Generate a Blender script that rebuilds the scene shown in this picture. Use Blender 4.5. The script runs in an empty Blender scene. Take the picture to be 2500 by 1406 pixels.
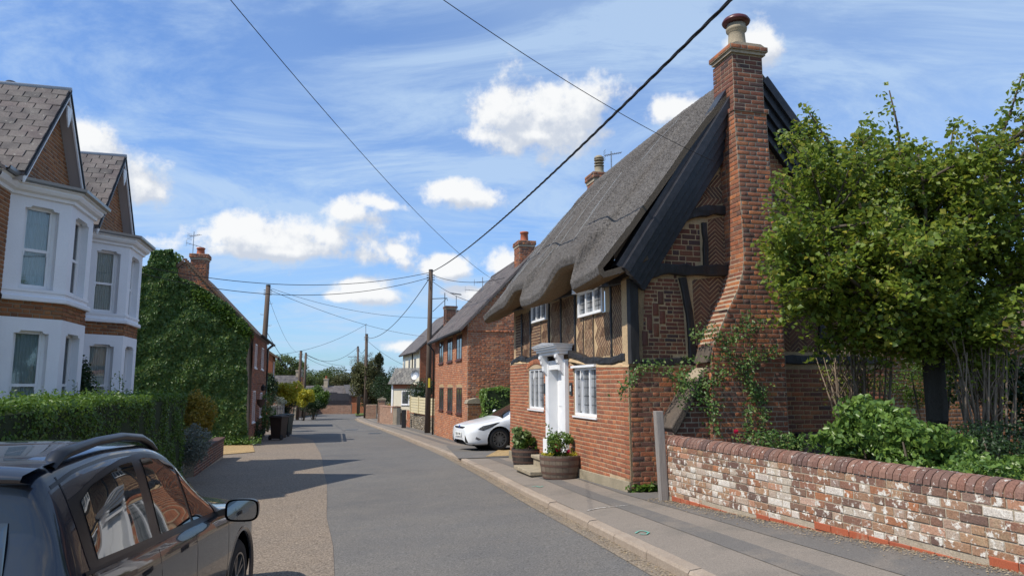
import bpy, bmesh, math, random
import numpy as np
from mathutils import Vector, Matrix, noise as mn
from mathutils.bvhtree import BVHTree
random.seed(7); RNG = np.random.default_rng(7)
SC = bpy.context.scene; COL = SC.collection

# ---------------------------------------------------------------- camera, sky, sun, exposure
FPX, CX, CY = 1736.0, 1250.0, 703.0
TILT = math.atan(239 / 1736)
cam = bpy.data.objects.new('camera', bpy.data.cameras.new('camera')); COL.objects.link(cam)
cam.data.sensor_width = 36; cam.data.lens = FPX / 2500 * 36
cam.data.clip_start = 0.05; cam.data.clip_end = 3000
cam.location = (0, 0, 0); cam.rotation_euler = (math.pi / 2 + TILT, 0, 0)
SC.camera = cam
SUNV = Vector((5.46, 3.05, -7.6)).normalized()          # direction the sunlight travels
SUN_EL = math.asin(-SUNV.z); SUN_AZ = math.atan2(-SUNV.x, -SUNV.y)
sun = bpy.data.objects.new('sun', bpy.data.lights.new('sun', 'SUN')); COL.objects.link(sun)
sun.data.energy = 4.9; sun.data.angle = math.radians(0.53); sun.data.color = (1.0, 0.93, 0.82)
sun.rotation_euler = SUNV.to_track_quat('-Z', 'Y').to_euler()
SC.view_settings.view_transform = 'Standard'; SC.view_settings.look = 'None'
SC.view_settings.gamma = 1.0; SC.view_settings.exposure = 0.0
SC.view_settings.use_curve_mapping = False
SC.cycles.max_bounces = 8; SC.cycles.transparent_max_bounces = 12

def ray(px, py):
    u = (px - CX) / FPX; v = (CY - py) / FPX
    return Vector((u, math.cos(TILT) - v * math.sin(TILT), math.sin(TILT) + v * math.cos(TILT)))
def at(px, py, d):
    r = ray(px, py); return r * (d / r.y)

world = bpy.data.worlds.new('World'); SC.world = world; world.use_nodes = True
def build_world():
    nt = world.node_tree; N = nt.nodes; L = nt.links; N.clear()
    out = N.new('ShaderNodeOutputWorld'); bg = N.new('ShaderNodeBackground')
    L.new(bg.outputs[0], out.inputs[0])
    sky = N.new('ShaderNodeTexSky'); sky.sky_type = 'NISHITA'; sky.sun_disc = False
    sky.sun_elevation = SUN_EL; sky.sun_rotation = SUN_AZ
    sky.altitude = 100; sky.air_density = 1.1; sky.dust_density = 0.7; sky.ozone_density = 2.2
    bg.inputs[1].default_value = 0.13
    # cloud field group: direction -> density
    g = bpy.data.node_groups.new('cloud_field', 'ShaderNodeTree')
    g.interface.new_socket('Vector', in_out='INPUT', socket_type='NodeSocketVector')
    g.interface.new_socket('Cumulus', in_out='OUTPUT', socket_type='NodeSocketFloat')
    GN = g.nodes; GL = g.links
    gi = GN.new('NodeGroupInput'); go = GN.new('NodeGroupOutput')
    def m(op, a, b=None, c=None):
        n = GN.new('ShaderNodeMath'); n.operation = op
        for i, x in enumerate((a, b, c)):
            if x is None: continue
            if isinstance(x, (int, float)): n.inputs[i].default_value = x
            else: GL.new(x, n.inputs[i])
        return n.outputs[0]
    def vm(op, a, b=None):
        n = GN.new('ShaderNodeVectorMath'); n.operation = op
        for i, x in enumerate((a, b)):
            if x is None: continue
            if isinstance(x, tuple): n.inputs[i].default_value = x
            else: GL.new(x, n.inputs[i])
        return n.outputs['Value'] if op == 'LENGTH' else n.outputs[0]
    def nz(scale, detail, rough, vec):
        n = GN.new('ShaderNodeTexNoise'); n.inputs['Scale'].default_value = scale
        n.inputs['Detail'].default_value = detail; n.inputs['Roughness'].default_value = rough
        GL.new(vec, n.inputs['Vector']); return n.outputs[0]
    D = gi.outputs[0]
    n1 = nz(9.0, 8, 0.62, D); n2 = nz(30.0, 4, 0.6, D)
    blobs = [(1240, 275, 85, 80), (1340, 280, 105, 70), (1420, 262, 85, 60), (1225, 335, 70, 25), (1300, 330, 150, 22),
             (855, 520, 75, 42), (800, 575, 125, 58), (640, 590, 120, 34), (590, 565, 60, 36), (760, 605, 120, 30), (700, 615, 200, 20),
             (1110, 462, 70, 30), (1165, 485, 62, 30), (1090, 455, 40, 20), (900, 490, 60, 22), (940, 500, 40, 16),
             (865, 700, 55, 26), (900, 722, 60, 20), (830, 722, 40, 14), (1090, 655, 45, 24), (1235, 645, 38, 36), (965, 612, 22, 14),
             (215, 350, 75, 66), (260, 400, 110, 62), (330, 445, 62, 40), (130, 380, 90, 90), (1150, 715, 60, 14), (990, 845, 50, 13), (1825, 120, 48, 46), (1660, 265, 70, 30),
             # the same kind of clouds beyond the frame
             (-500, 300, 200, 80), (-350, 560, 160, 50), (3000, 350, 210, 90), (3400, 620, 170, 60), (1500, -500, 200, 110)]
    best = None
    for (x, y, rx, ry) in blobs:
        c = ray(x, y); l = c.length; c = c / l
        sx = FPX * l / rx * 0.82; sz = FPX * l / ry * 0.82
        d = vm('SUBTRACT', D, (c.x, c.y, c.z)); d = vm('MULTIPLY', d, (sx, sx * 0.5, sz))
        v = m('SUBTRACT', 1.15, vm('LENGTH', d))
        best = v if best is None else m('SMOOTH_MAX', best, v, 0.35)
    for az in range(8):                       # and behind the viewer
        a = math.radians(100 + az * 23); el = math.radians(22 + (az * 37) % 30)
        c = (math.sin(a) * math.cos(el), math.cos(a) * math.cos(el), math.sin(el))
        d = vm('SUBTRACT', D, c); d = vm('MULTIPLY', d, (6.5, 6.5, 13.0))
        best = m('MAXIMUM', best, m('SUBTRACT', 1.1, vm('LENGTH', d)))
    f = m('ADD', m('MAXIMUM', best, -1.2), m('MULTIPLY', m('SUBTRACT', n1, 0.5), 3.0))
    f = m('ADD', f, m('MULTIPLY', m('SUBTRACT', n2, 0.5), 1.1))
    GL.new(f, go.inputs[0])
    def M(op, a, b=None, c=None):
        n = N.new('ShaderNodeMath'); n.operation = op
        for i, x in enumerate((a, b, c)):
            if x is None: continue
            if isinstance(x, (int, float)): n.inputs[i].default_value = x
            else: L.new(x, n.inputs[i])
        return n.outputs[0]
    tc = N.new('ShaderNodeTexCoord'); D = tc.outputs['Generated']
    c1 = N.new('ShaderNodeGroup'); c1.node_tree = g; L.new(D, c1.inputs[0])
    va = N.new('ShaderNodeVectorMath'); va.operation = 'ADD'; L.new(D, va.inputs[0]); va.inputs[1].default_value = (-0.015, 0, 0.026)
    c2 = N.new('ShaderNodeGroup'); c2.node_tree = g; L.new(va.outputs[0], c2.inputs[0])
    def sstep(x, lo, hi, a=0.0, b=1.0):
        n = N.new('ShaderNodeMapRange'); n.interpolation_type = 'SMOOTHSTEP'
        n.inputs[1].default_value = lo; n.inputs[2].default_value = hi; n.inputs[3].default_value = a; n.inputs[4].default_value = b
        L.new(x, n.inputs[0]); return n.outputs[0]
    cov = sstep(c1.outputs[0], 0.0, 0.62)
    lit = sstep(M('SUBTRACT', c1.outputs[0], c2.outputs[0]), -0.30, 0.62)
    # cirrus: streaked noise on the direction projected on a high plane
    sep = N.new('ShaderNodeSeparateXYZ'); L.new(D, sep.inputs[0])
    zz = M('ADD', M('MAXIMUM', sep.outputs[2], 0.0), 0.16)
    cmb = N.new('ShaderNodeCombineXYZ'); L.new(M('DIVIDE', sep.outputs[0], zz), cmb.inputs[0]); L.new(M('DIVIDE', sep.outputs[1], zz), cmb.inputs[1])
    mp = N.new('ShaderNodeMapping'); L.new(cmb.outputs[0], mp.inputs[0]); mp.inputs['Rotation'].default_value = (0, 0, math.radians(62)); mp.inputs['Scale'].default_value = (0.9, 1.7, 1)
    ci = N.new('ShaderNodeTexNoise'); L.new(mp.outputs[0], ci.inputs[0]); ci.inputs['Scale'].default_value = 1.25; ci.inputs['Detail'].default_value = 12; ci.inputs['Roughness'].default_value = 0.66; ci.inputs['Distortion'].default_value = 0.9
    mp2 = N.new('ShaderNodeMapping'); L.new(cmb.outputs[0], mp2.inputs[0]); mp2.inputs['Location'].default_value = (3.1, 1.7, 0)
    cj = N.new('ShaderNodeTexNoise'); L.new(mp2.outputs[0], cj.inputs[0]); cj.inputs['Scale'].default_value = 0.55; cj.inputs['Detail'].default_value = 3
    cs = M('ADD', M('ADD', sstep(ci.outputs[0], 0.38, 0.70, 0, 0.62), sstep(cj.outputs[0], 0.36, 0.66, 0, 0.34)), 0.10)
    cs = M('MINIMUM', cs, 0.78)
    def mix(fac, a, b):
        n = N.new('ShaderNodeMix'); n.data_type = 'RGBA'
        L.new(fac, n.inputs[0])
        for i, x in ((6, a), (7, b)):
            if isinstance(x, tuple): n.inputs[i].default_value = x
            else: L.new(x, n.inputs[i])
        return n.outputs[2]
    tint = N.new('ShaderNodeMix'); tint.data_type = 'RGBA'; tint.blend_type = 'MULTIPLY'; tint.inputs[0].default_value = 1.0
    L.new(sky.outputs[0], tint.inputs[6]); tint.inputs[7].default_value = (0.62, 0.96, 1.42, 1)
    s1 = mix(cs, tint.outputs[2], (4.1, 5.4, 7.1, 1))
    ccol = mix(lit, (4.7, 5.15, 5.95, 1), (7.3, 7.4, 7.5, 1))
    s2 = mix(cov, s1, ccol)
    L.new(s2, bg.inputs[0])
build_world()

# ---------------------------------------------------------------- ground height and plane frames
YR = [0, 5, 9.6, 10.8, 15, 20, 28, 36, 63, 78, 90, 140]; ZR = [-1.08, -1.34, -1.58, -1.64, -1.74, -1.90, -2.2, -2.38, -2.9, -3.15, -3.35, -3.9]
YL = [0, 5, 15, 20, 31, 36, 63, 78, 90, 140]; ZL = [-2.12, -2.12, -2.08, -2.15, -2.37, -2.45, -2.9, -3.15, -3.35, -3.9]
def G(x, y):
    q = min(1.0, max(0.0, (x + 0.25 * y + 2) / 6.45))
    return float(np.interp(y, YL, ZL) * (1 - q) + np.interp(y, YR, ZR) * q)
def gnd(px, py, off=0.0):
    r = ray(px, py); r = r / r.y; lo, hi = 0.5, 400.0
    for _ in range(50):
        m = (lo + hi) / 2
        if r.z * m > G(r.x * m, m) + off: lo = m
        else: hi = m
    return r * lo
class Fr:
    """a vertical plane: a along u, b = world z, c outward along n"""
    def __init__(s, O, u, n):
        s.O = Vector((O[0], O[1], 0)); s.u = Vector((u[0], u[1], 0)).normalized(); s.n = Vector((n[0], n[1], 0)).normalized()
    def at(s, a, b, c=0.0): return s.O + s.u * a + Vector((0, 0, b)) + s.n * c
    def px(s, x, y, c=0.0):
        r = ray(x, y); P = s.O + s.n * c
        p = r * (P.dot(s.n) / r.dot(s.n)) - s.O
        return (p.dot(s.u), p.z)
    def pts(s, pl, c=0.0): return [s.px(x, y, c) for x, y in pl]

# ---------------------------------------------------------------- object helpers
def tag(o, label=None, cat=None, group=None, kind=None):
    if label: o['label'] = label
    if cat: o['category'] = cat
    if group: o['group'] = group
    if kind: o['kind'] = kind
    return o
def thing(name, label, cat, loc, group=None):
    o = bpy.data.objects.new(name, None); COL.objects.link(o); o.location = loc; o.empty_display_size = 0.2
    return tag(o, label, cat, group)
def world_off(p):
    v = Vector((0, 0, 0))
    while p is not None: v += p.location; p = p.parent
    return v
def link(o, parent):
    COL.objects.link(o)
    if parent is not None:
        o.parent = parent; o.location = o.location - world_off(parent)
    return o
class MB:
    def __init__(s): s.v = []; s.f = []; s.r = []
    def add(s, vs, fs, r=0.0):
        b = len(s.v); s.v.extend([tuple(p) for p in vs]); s.f.extend([tuple(b + i for i in f) for f in fs]); s.r.extend([r] * len(fs)); return s
    def poly(s, pts, r=0.0): return s.add(pts, [tuple(range(len(pts)))], r)
    def prism(s, pts, vec, r=0.0):
        n = len(pts); vec = Vector(vec); top = [Vector(p) + vec for p in pts]
        fs = [tuple(range(n))[::-1], tuple(range(n, 2 * n))] + [(i, (i + 1) % n, n + (i + 1) % n, n + i) for i in range(n)]
        return s.add([Vector(p) for p in pts] + top, fs, r)
    def fprism(s, fr, ab, c0, c1, r=0.0):            # polygon (a,b) on a frame, from depth c0 to c1
        return s.prism([fr.at(a, b, c0) for a, b in ab], fr.n * (c1 - c0), r)
    def fbox(s, fr, a0, a1, b0, b1, c0, c1, r=0.0):
        return s.fprism(fr, [(a0, b0), (a1, b0), (a1, b1), (a0, b1)], c0, c1, r)
    def box(s, x0, x1, y0, y1, z0, z1, r=0.0):
        return s.prism([(x0, y0, z0), (x1, y0, z0), (x1, y1, z0), (x0, y1, z0)], (0, 0, z1 - z0), r)
    def tube(s, pts, rad, n=6, r=0.0, cap=True):
        pts = [Vector(p) for p in pts]; k = len(pts)
        if not hasattr(rad, '__len__'): rad = [rad] * k
        vs = []; up = Vector((0, 0, 1))
        for i, p in enumerate(pts):
            t = (pts[min(i + 1, k - 1)] - pts[max(i - 1, 0)]).normalized()
            a = t.cross(up)
            if a.length < 0.05: a = t.cross(Vector((1, 0, 0)))
            a.normalize(); b = t.cross(a)
            for j in range(n):
                w = 2 * math.pi * j / n; vs.append(p + (a * math.cos(w) + b * math.sin(w)) * rad[i])
        fs = [(i * n + j, i * n + (j + 1) % n, (i + 1) * n + (j + 1) % n, (i + 1) * n + j) for i in range(k - 1) for j in range(n)]
        if cap: fs += [tuple(range(n))[::-1], tuple((k - 1) * n + j for j in range(n))]
        return s.add(vs, fs, r)
    def lathe(s, c, prof, n=20, r=0.0, axis=None, sx=1.0):
        c = Vector(c); ax = Vector(axis).normalized() if axis else Vector((0, 0, 1))
        a = Vector((1, 0, 0)) if abs(ax.z) > 0.9 else ax.cross(Vector((0, 0, 1))).normalized(); b = ax.cross(a)
        vs = [c + (a * math.cos(2 * math.pi * j / n) * sx + b * math.sin(2 * math.pi * j / n)) * R + ax * h for R, h in prof for j in range(n)]
        fs = [(i * n + j, i * n + (j + 1) % n, (i + 1) * n + (j + 1) % n, (i + 1) * n + j) for i in range(len(prof) - 1) for j in range(n)]
        return s.add(vs, fs, r)
    def grid(s, rows, r=0.0, closed=False):
        m = len(rows[0]); vs = [p for row in rows for p in row]
        fs = [(i * m + j, i * m + j + 1, (i + 1) * m + j + 1, (i + 1) * m + j) for i in range(len(rows) - 1) for j in range(m - 1)]
        return s.add(vs, fs, r)
    def build(s, name, mat, parent=None, smooth=False, kind=None, label=None, bevel=0.0, recalc=True):
        me = bpy.data.meshes.new(name); me.from_pydata(s.v, [], s.f)
        at_ = me.attributes.new('rnd', 'FLOAT', 'FACE'); at_.data.foreach_set('value', s.r)
        if recalc:
            bm = bmesh.new(); bm.from_mesh(me); bmesh.ops.recalc_face_normals(bm, faces=bm.faces); bm.to_mesh(me); bm.free()
        me.materials.append(mat)
        if smooth: me.polygons.foreach_set('use_smooth', [True] * len(me.polygons)); 
        me.update(); o = bpy.data.objects.new(name, me); link(o, parent)
        if bevel: b = o.modifiers.new('bevel', 'BEVEL'); b.width = bevel; b.segments = 2; b.limit_method = 'ANGLE'
        return tag(o, label, None, None, kind)
def struct(o): o['kind'] = 'structure'; return o
def np_mesh(name, V, F, mat, parent=None, rnd=None, smooth=False, kind=None):
    """V (n,3), F (m,k) numpy"""
    me = bpy.data.meshes.new(name); n, k = F.shape
    me.vertices.add(len(V)); me.vertices.foreach_set('co', V.astype(np.float32).ravel())
    me.loops.add(n * k); me.loops.foreach_set('vertex_index', F.astype(np.int32).ravel())
    me.polygons.add(n); me.polygons.foreach_set('loop_start', np.arange(0, n * k, k, dtype=np.int32)); me.polygons.foreach_set('loop_total', np.full(n, k, dtype=np.int32))
    a = me.attributes.new('rnd', 'FLOAT', 'FACE'); a.data.foreach_set('value', (np.zeros(n) if rnd is None else rnd).astype(np.float32))
    me.materials.append(mat)
    if smooth: me.polygons.foreach_set('use_smooth', np.ones(n, dtype=bool))
    me.update(calc_edges=True); o = bpy.data.objects.new(name, me); link(o, parent); return tag(o, None, None, None, kind)

# ---------------------------------------------------------------- materials
def material(name, base=None, ramp=None, rough=0.85, spec=0.3, metal=0.0, noise=None, fine=None, bump=None, stretch=(1, 1, 1), transl=0.0, coat=0.0, patches=None, bands=None):
    """base colour or a ramp over the per-piece random value; noise=(scale, colour, amount); patches=(scale, lo, hi, colour); bump=(scale, distance)"""
    m = bpy.data.materials.new(name); m.use_nodes = True; nt = m.node_tree; N = nt.nodes; L = nt.links
    bs = N['Principled BSDF']; bs.inputs['Roughness'].default_value = rough; bs.inputs['Metallic'].default_value = metal
    bs.inputs['Specular IOR Level'].default_value = spec
    if coat: bs.inputs['Coat Weight'].default_value = coat; bs.inputs['Coat Roughness'].default_value = 0.02
    geo = N.new('ShaderNodeNewGeometry'); mp = N.new('ShaderNodeMapping'); L.new(geo.outputs['Position'], mp.inputs[0]); mp.inputs['Scale'].default_value = stretch
    def nz(scale, detail=5, rough_=0.6):
        n = N.new('ShaderNodeTexNoise'); L.new(mp.outputs[0], n.inputs['Vector']); n.inputs['Scale'].default_value = scale; n.inputs['Detail'].default_value = detail; n.inputs['Roughness'].default_value = rough_; return n.outputs[0]
    def mix(fac, a, b, blend='MIX'):
        n = N.new('ShaderNodeMix'); n.data_type = 'RGBA'; n.blend_type = blend
        for i, x in ((0, fac), (6, a), (7, b)):
            if isinstance(x, (int, float)): n.inputs[i].default_value = x
            elif isinstance(x, tuple): n.inputs[i].default_value = (*x[:3], 1)
            else: L.new(x, n.inputs[i])
        return n.outputs[2]
    def rng(x, lo, hi, a=0.0, b=1.0):
        n = N.new('ShaderNodeMapRange'); n.inputs[1].default_value = lo; n.inputs[2].default_value = hi; n.inputs[3].default_value = a; n.inputs[4].default_value = b
        L.new(x, n.inputs[0]); return n.outputs[0]
    if ramp:
        a = N.new('ShaderNodeAttribute'); a.attribute_name = 'rnd'; oi = N.new('ShaderNodeObjectInfo')
        ad = N.new('ShaderNodeMath'); ad.operation = 'ADD'; L.new(a.outputs['Fac'], ad.inputs[0]); L.new(oi.outputs['Random'], ad.inputs[1])
        fr = N.new('ShaderNodeMath'); fr.operation = 'FRACT'; L.new(ad.outputs[0], fr.inputs[0])
        cr = N.new('ShaderNodeValToRGB'); L.new(fr.outputs[0], cr.inputs[0]); el = cr.color_ramp.elements
        n = len(ramp)
        for i, c in enumerate(ramp):
            e = el[i] if i < 2 else el.new(0); 
        for i, c in enumerate(ramp): el[i].position = i / (n - 1) if n > 1 else 0
        for i, c in enumerate(ramp): el[i].color = (*c, 1)
        col = cr.outputs[0]
    else:
        rgb = N.new('ShaderNodeRGB'); rgb.outputs[0].default_value = (*base, 1); col = rgb.outputs[0]
    for p in (noise if isinstance(noise, list) else [noise] if noise else []):
        col = mix(rng(nz(p[0]), 0.35, 0.65, 0, p[2]), col, p[1])
    for p in (patches if isinstance(patches, list) else [patches] if patches else []):
        col = mix(rng(nz(p[0], 6, 0.65), p[1], p[2]), col, p[3])
    if fine:
        f = rng(nz(fine[0], 3, 0.7), 0.3, 0.7, 1 - fine[1], 1 + fine[1]); cb = N.new('ShaderNodeCombineXYZ')
        for i in range(3): L.new(f, cb.inputs[i])
        col = mix(1.0, col, cb.outputs[0], 'MULTIPLY')
    L.new(col, bs.inputs['Base Color'])
    if bump:
        b = N.new('ShaderNodeBump'); b.inputs['Distance'].default_value = bump[1]; b.inputs['Strength'].default_value = 1.0
        L.new(nz(bump[0], 4, 0.65), b.inputs['Height']); L.new(b.outputs[0], bs.inputs['Normal'])
    if transl:
        tr = N.new('ShaderNodeBsdfTranslucent'); hs = N.new('ShaderNodeHueSaturation'); hs.inputs['Value'].default_value = 1.5; hs.inputs['Hue'].default_value = 0.49
        L.new(col, hs.inputs['Color']); L.new(hs.outputs[0], tr.inputs[0]); ms = N.new('ShaderNodeMixShader'); ms.inputs[0].default_value = transl
        L.new(bs.outputs[0], ms.inputs[1]); L.new(tr.outputs[0], ms.inputs[2]); L.new(ms.outputs[0], N['Material Output'].inputs[0])
    return m
def glass_material(name, tint=(0.9, 0.95, 0.95), ior=1.5, dark=0.0):
    m = bpy.data.materials.new(name); m.use_nodes = True; nt = m.node_tree; N = nt.nodes; L = nt.links; N.clear()
    o = N.new('ShaderNodeOutputMaterial'); t = N.new('ShaderNodeBsdfTransparent'); t.inputs[0].default_value = (*tint, 1)
    g = N.new('ShaderNodeBsdfGlossy'); g.inputs['Roughness'].default_value = 0.01; f = N.new('ShaderNodeFresnel'); f.inputs[0].default_value = ior
    a = N.new('ShaderNodeMath'); a.operation = 'ADD'; a.use_clamp = True; L.new(f.outputs[0], a.inputs[0]); a.inputs[1].default_value = dark
    x = N.new('ShaderNodeMixShader'); L.new(a.outputs[0], x.inputs[0]); L.new(t.outputs[0], x.inputs[1]); L.new(g.outputs[0], x.inputs[2]); L.new(x.outputs[0], o.inputs[0])
    return m
BR_ORANGE = [(0.40, 0.14, 0.06), (0.34, 0.11, 0.05), (0.46, 0.18, 0.085), (0.28, 0.095, 0.05), (0.38, 0.145, 0.07), (0.20, 0.08, 0.052), (0.43, 0.16, 0.072)]
BR_OLD = [(0.46, 0.155, 0.062), (0.27, 0.10, 0.062), (0.52, 0.20, 0.08), (0.15, 0.08, 0.062), (0.38, 0.14, 0.066), (0.11, 0.072, 0.062), (0.42, 0.155, 0.07), (0.24, 0.11, 0.068)]
M_mortar = material('mortar_buff', (0.50, 0.37, 0.24), noise=(3, (0.3, 0.22, 0.13), 0.6), fine=(60, 0.2), bump=(80, 0.004))
M_mortar_old = material('mortar_gable', (0.52, 0.37, 0.21), noise=(2.5, (0.30, 0.22, 0.14), 0.7), fine=(50, 0.25), bump=(40, 0.006))
M_mortar_grey = material('mortar_grey', (0.44, 0.36, 0.26), noise=(3, (0.2, 0.17, 0.13), 0.6), fine=(60, 0.2), bump=(80, 0.004))
M_brick = material('brick_orange', ramp=BR_ORANGE, noise=(9, (0.24, 0.085, 0.05), 0.5), fine=(90, 0.25), bump=(70, 0.004), patches=(1.7, 0.52, 0.72, (0.19, 0.085, 0.055)))
M_brick_old = material('brick_weathered', ramp=BR_OLD, noise=(6, (0.13, 0.055, 0.04), 0.5), fine=(80, 0.3), bump=(50, 0.008), patches=(14, 0.66, 0.74, (0.42, 0.33, 0.25)))
M_brick_dark = material('brick_dark', ramp=[(0.12, 0.06, 0.042), (0.22, 0.075, 0.045), (0.06, 0.045, 0.045), (0.16, 0.06, 0.04), (0.27, 0.10, 0.05), (0.09, 0.05, 0.04)], noise=(8, (0.08, 0.05, 0.04), 0.4), fine=(80, 0.3), bump=(50, 0.006))
M_herring = material('herringbone_brick', ramp=[(0.17, 0.08, 0.05), (0.12, 0.065, 0.048), (0.24, 0.105, 0.06), (0.09, 0.06, 0.05), (0.2, 0.085, 0.05)], noise=(7, (0.10, 0.06, 0.045), 0.5), fine=(80, 0.3), bump=(50, 0.006))
M_herring_front = material('herringbone_front', ramp=[(0.17, 0.09, 0.055), (0.12, 0.065, 0.045), (0.22, 0.115, 0.065), (0.09, 0.055, 0.045)], noise=(7, (0.12, 0.07, 0.05), 0.5), fine=(80, 0.3), bump=(50, 0.006))
M_brick_wall = material('brick_whitewashed', ramp=[(0.46, 0.40, 0.32), (0.27, 0.13, 0.08), (0.15, 0.095, 0.075), (0.36, 0.15, 0.07), (0.60, 0.55, 0.48), (0.18, 0.09, 0.06), (0.36, 0.22, 0.13), (0.10, 0.06, 0.055), (0.30, 0.16, 0.09), (0.46, 0.40, 0.33)],
    fine=(70, 0.3), bump=(60, 0.006), patches=[(3, 0.58, 0.75, (0.36, 0.29, 0.18)), (15, 0.54, 0.60, (0.64, 0.60, 0.53))])
M_brick_newred = material('brick_base_red', ramp=[(0.33, 0.085, 0.04), (0.38, 0.105, 0.05), (0.29, 0.075, 0.04)], fine=(90, 0.15), bump=(90, 0.002), patches=(6, 0.58, 0.7, (0.36, 0.2, 0.13)))
M_coping = material('brick_coping', ramp=[(0.15, 0.085, 0.062), (0.20, 0.10, 0.072), (0.11, 0.07, 0.06), (0.23, 0.125, 0.09), (0.17, 0.10, 0.08)], fine=(70, 0.3), bump=(60, 0.006), patches=[(22, 0.60, 0.66, (0.50, 0.46, 0.41)), (9, 0.62, 0.7, (0.3, 0.24, 0.2))])
M_brick_vict = material('brick_victorian', ramp=[(0.25, 0.10, 0.04), (0.31, 0.125, 0.048), (0.19, 0.078, 0.036), (0.33, 0.15, 0.06), (0.14, 0.065, 0.038)], fine=(80, 0.25), bump=(70, 0.004))
M_brick_house = material('brick_house', ramp=[(0.46, 0.155, 0.065), (0.38, 0.125, 0.055), (0.52, 0.20, 0.085), (0.29, 0.11, 0.06), (0.43, 0.16, 0.075), (0.55, 0.27, 0.14), (0.22, 0.11, 0.08)], noise=(1.2, (0.28, 0.10, 0.055), 0.5), fine=(50, 0.25), bump=(40, 0.006))
M_brick_pink = material('brick_pinkish', ramp=[(0.30, 0.165, 0.11), (0.36, 0.20, 0.135), (0.24, 0.13, 0.09), (0.40, 0.24, 0.17), (0.19, 0.11, 0.08)], fine=(50, .25), bump=(40, .005))
M_brick_far = material('brick_far', ramp=[(0.33, 0.12, 0.06), (0.26, 0.095, 0.05), (0.38, 0.15, 0.08), (0.2, 0.085, 0.055)], fine=(40, 0.2))
M_black = material('black_timber', (0.017, 0.016, 0.017), rough=0.5, spec=0.4, noise=(12, (0.035, 0.033, 0.034), 0.7), bump=(18, 0.012), stretch=(1, 1, 0.25))
M_board = material('black_boards', (0.016, 0.017, 0.022), rough=0.42, spec=0.45, noise=(10, (0.04, 0.04, 0.048), 0.6), bump=(30, 0.004))
M_white = material('white_paint', (0.80, 0.80, 0.80), rough=0.45, spec=0.4, noise=(4, (0.68, 0.69, 0.70), 0.4))
M_render = material('white_render', (0.80, 0.81, 0.83), rough=0.8, noise=(1.5, (0.70, 0.71, 0.74), 0.5), fine=(60, 0.04), bump=(40, 0.003))
M_cream = material('cream_render', (0.70, 0.64, 0.50), rough=0.85, noise=(1.5, (0.6, 0.54, 0.4), 0.4), fine=(40, 0.05))
M_glass = glass_material('window_glass', (0.86, 0.92, 0.93), 1.5, 0.04)
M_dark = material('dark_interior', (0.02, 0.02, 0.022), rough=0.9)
M_curtain = material('net_curtain', (0.80, 0.80, 0.79), rough=0.95, transl=0.3)
M_lead = material('lead', (0.05, 0.055, 0.06), rough=0.5, metal=0.4)
M_leadroof = material('lead_sheet', (0.42, 0.43, 0.45), rough=0.6, metal=0.1, noise=(4, (0.3, 0.31, 0.33), 0.5))
M_slate = material('slate', ramp=[(0.065, 0.055, 0.056), (0.105, 0.084, 0.082), (0.04, 0.037, 0.04), (0.13, 0.10, 0.095), (0.078, 0.068, 0.067)], rough=0.75, noise=(3, (0.2, 0.18, 0.16), 0.5), fine=(40, 0.2), bump=(50, 0.004), patches=(12, 0.63, 0.7, (0.33, 0.32, 0.28)))
M_tile = material('clay_tile', ramp=[(0.16, 0.085, 0.055), (0.22, 0.11, 0.065), (0.11, 0.07, 0.055), (0.19, 0.12, 0.08)], rough=0.85, fine=(40, 0.25), noise=(4, (0.14, 0.12, 0.08), 0.4))
M_pot = material('terracotta_pot', (0.42, 0.12, 0.06), rough=0.7, noise=(8, (0.3, 0.1, 0.06), 0.5))
M_stone = material('stone_buff', (0.36, 0.30, 0.21), rough=0.9, noise=(6, (0.22, 0.19, 0.14), 0.7), fine=(60, 0.2), bump=(40, 0.006))
M_concrete = material('concrete_plinth', (0.32, 0.27, 0.19), rough=0.9, noise=(3, (0.22, 0.19, 0.13), 0.8), fine=(50, 0.15), bump=(30, 0.008))
M_polewood = material('pole_wood', (0.085, 0.058, 0.042), rough=0.85, noise=(5, (0.14, 0.11, 0.09), 0.6), bump=(20, 0.006), stretch=(4, 4, 0.4))
M_greywood = material('grey_oak', (0.30, 0.27, 0.24), rough=0.85, noise=(6, (0.19, 0.17, 0.16), 0.8), bump=(20, 0.008), stretch=(5, 5, 0.4))
M_wire = material('black_cable', (0.02, 0.02, 0.022), rough=0.6)
M_metal = material('grey_metal', (0.35, 0.36, 0.37), rough=0.4, metal=0.8)
M_blackplastic = material('black_plastic', (0.02, 0.02, 0.022), rough=0.45, spec=0.4)
M_brownwood = material('brown_window_wood', (0.085, 0.03, 0.022), rough=0.5, spec=0.4)
M_bark = material('bark', (0.085, 0.068, 0.05), rough=0.9, noise=(10, (0.10, 0.085, 0.065), 0.6), bump=(25, 0.012), stretch=(3, 3, 0.6))
M_stick = material('bare_stems', (0.21, 0.16, 0.115), rough=0.9, noise=(8, (0.12, 0.09, 0.065), 0.6))
def leafmat(name, ramp, tr=0.35, rough=0.45): return material(name, ramp=ramp, rough=rough, spec=0.35, transl=tr)
M_leaf_haw = leafmat('leaf_hawthorn', [(0.11, 0.175, 0.024), (0.18, 0.245, 0.032), (0.07, 0.12, 0.02), (0.25, 0.29, 0.036), (0.13, 0.195, 0.026), (0.32, 0.30, 0.04)], 0.4)
M_leaf_laurel = leafmat('leaf_shrub', [(0.101, 0.176, 0.038), (0.135, 0.223, 0.041), (0.074, 0.142, 0.035), (0.182, 0.27, 0.047)], 0.3, 0.35)
M_leaf_privet = leafmat('leaf_privet', [(0.065, 0.13, 0.018), (0.098, 0.176, 0.023), (0.052, 0.104, 0.018), (0.13, 0.208, 0.026)], 0.3)
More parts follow.
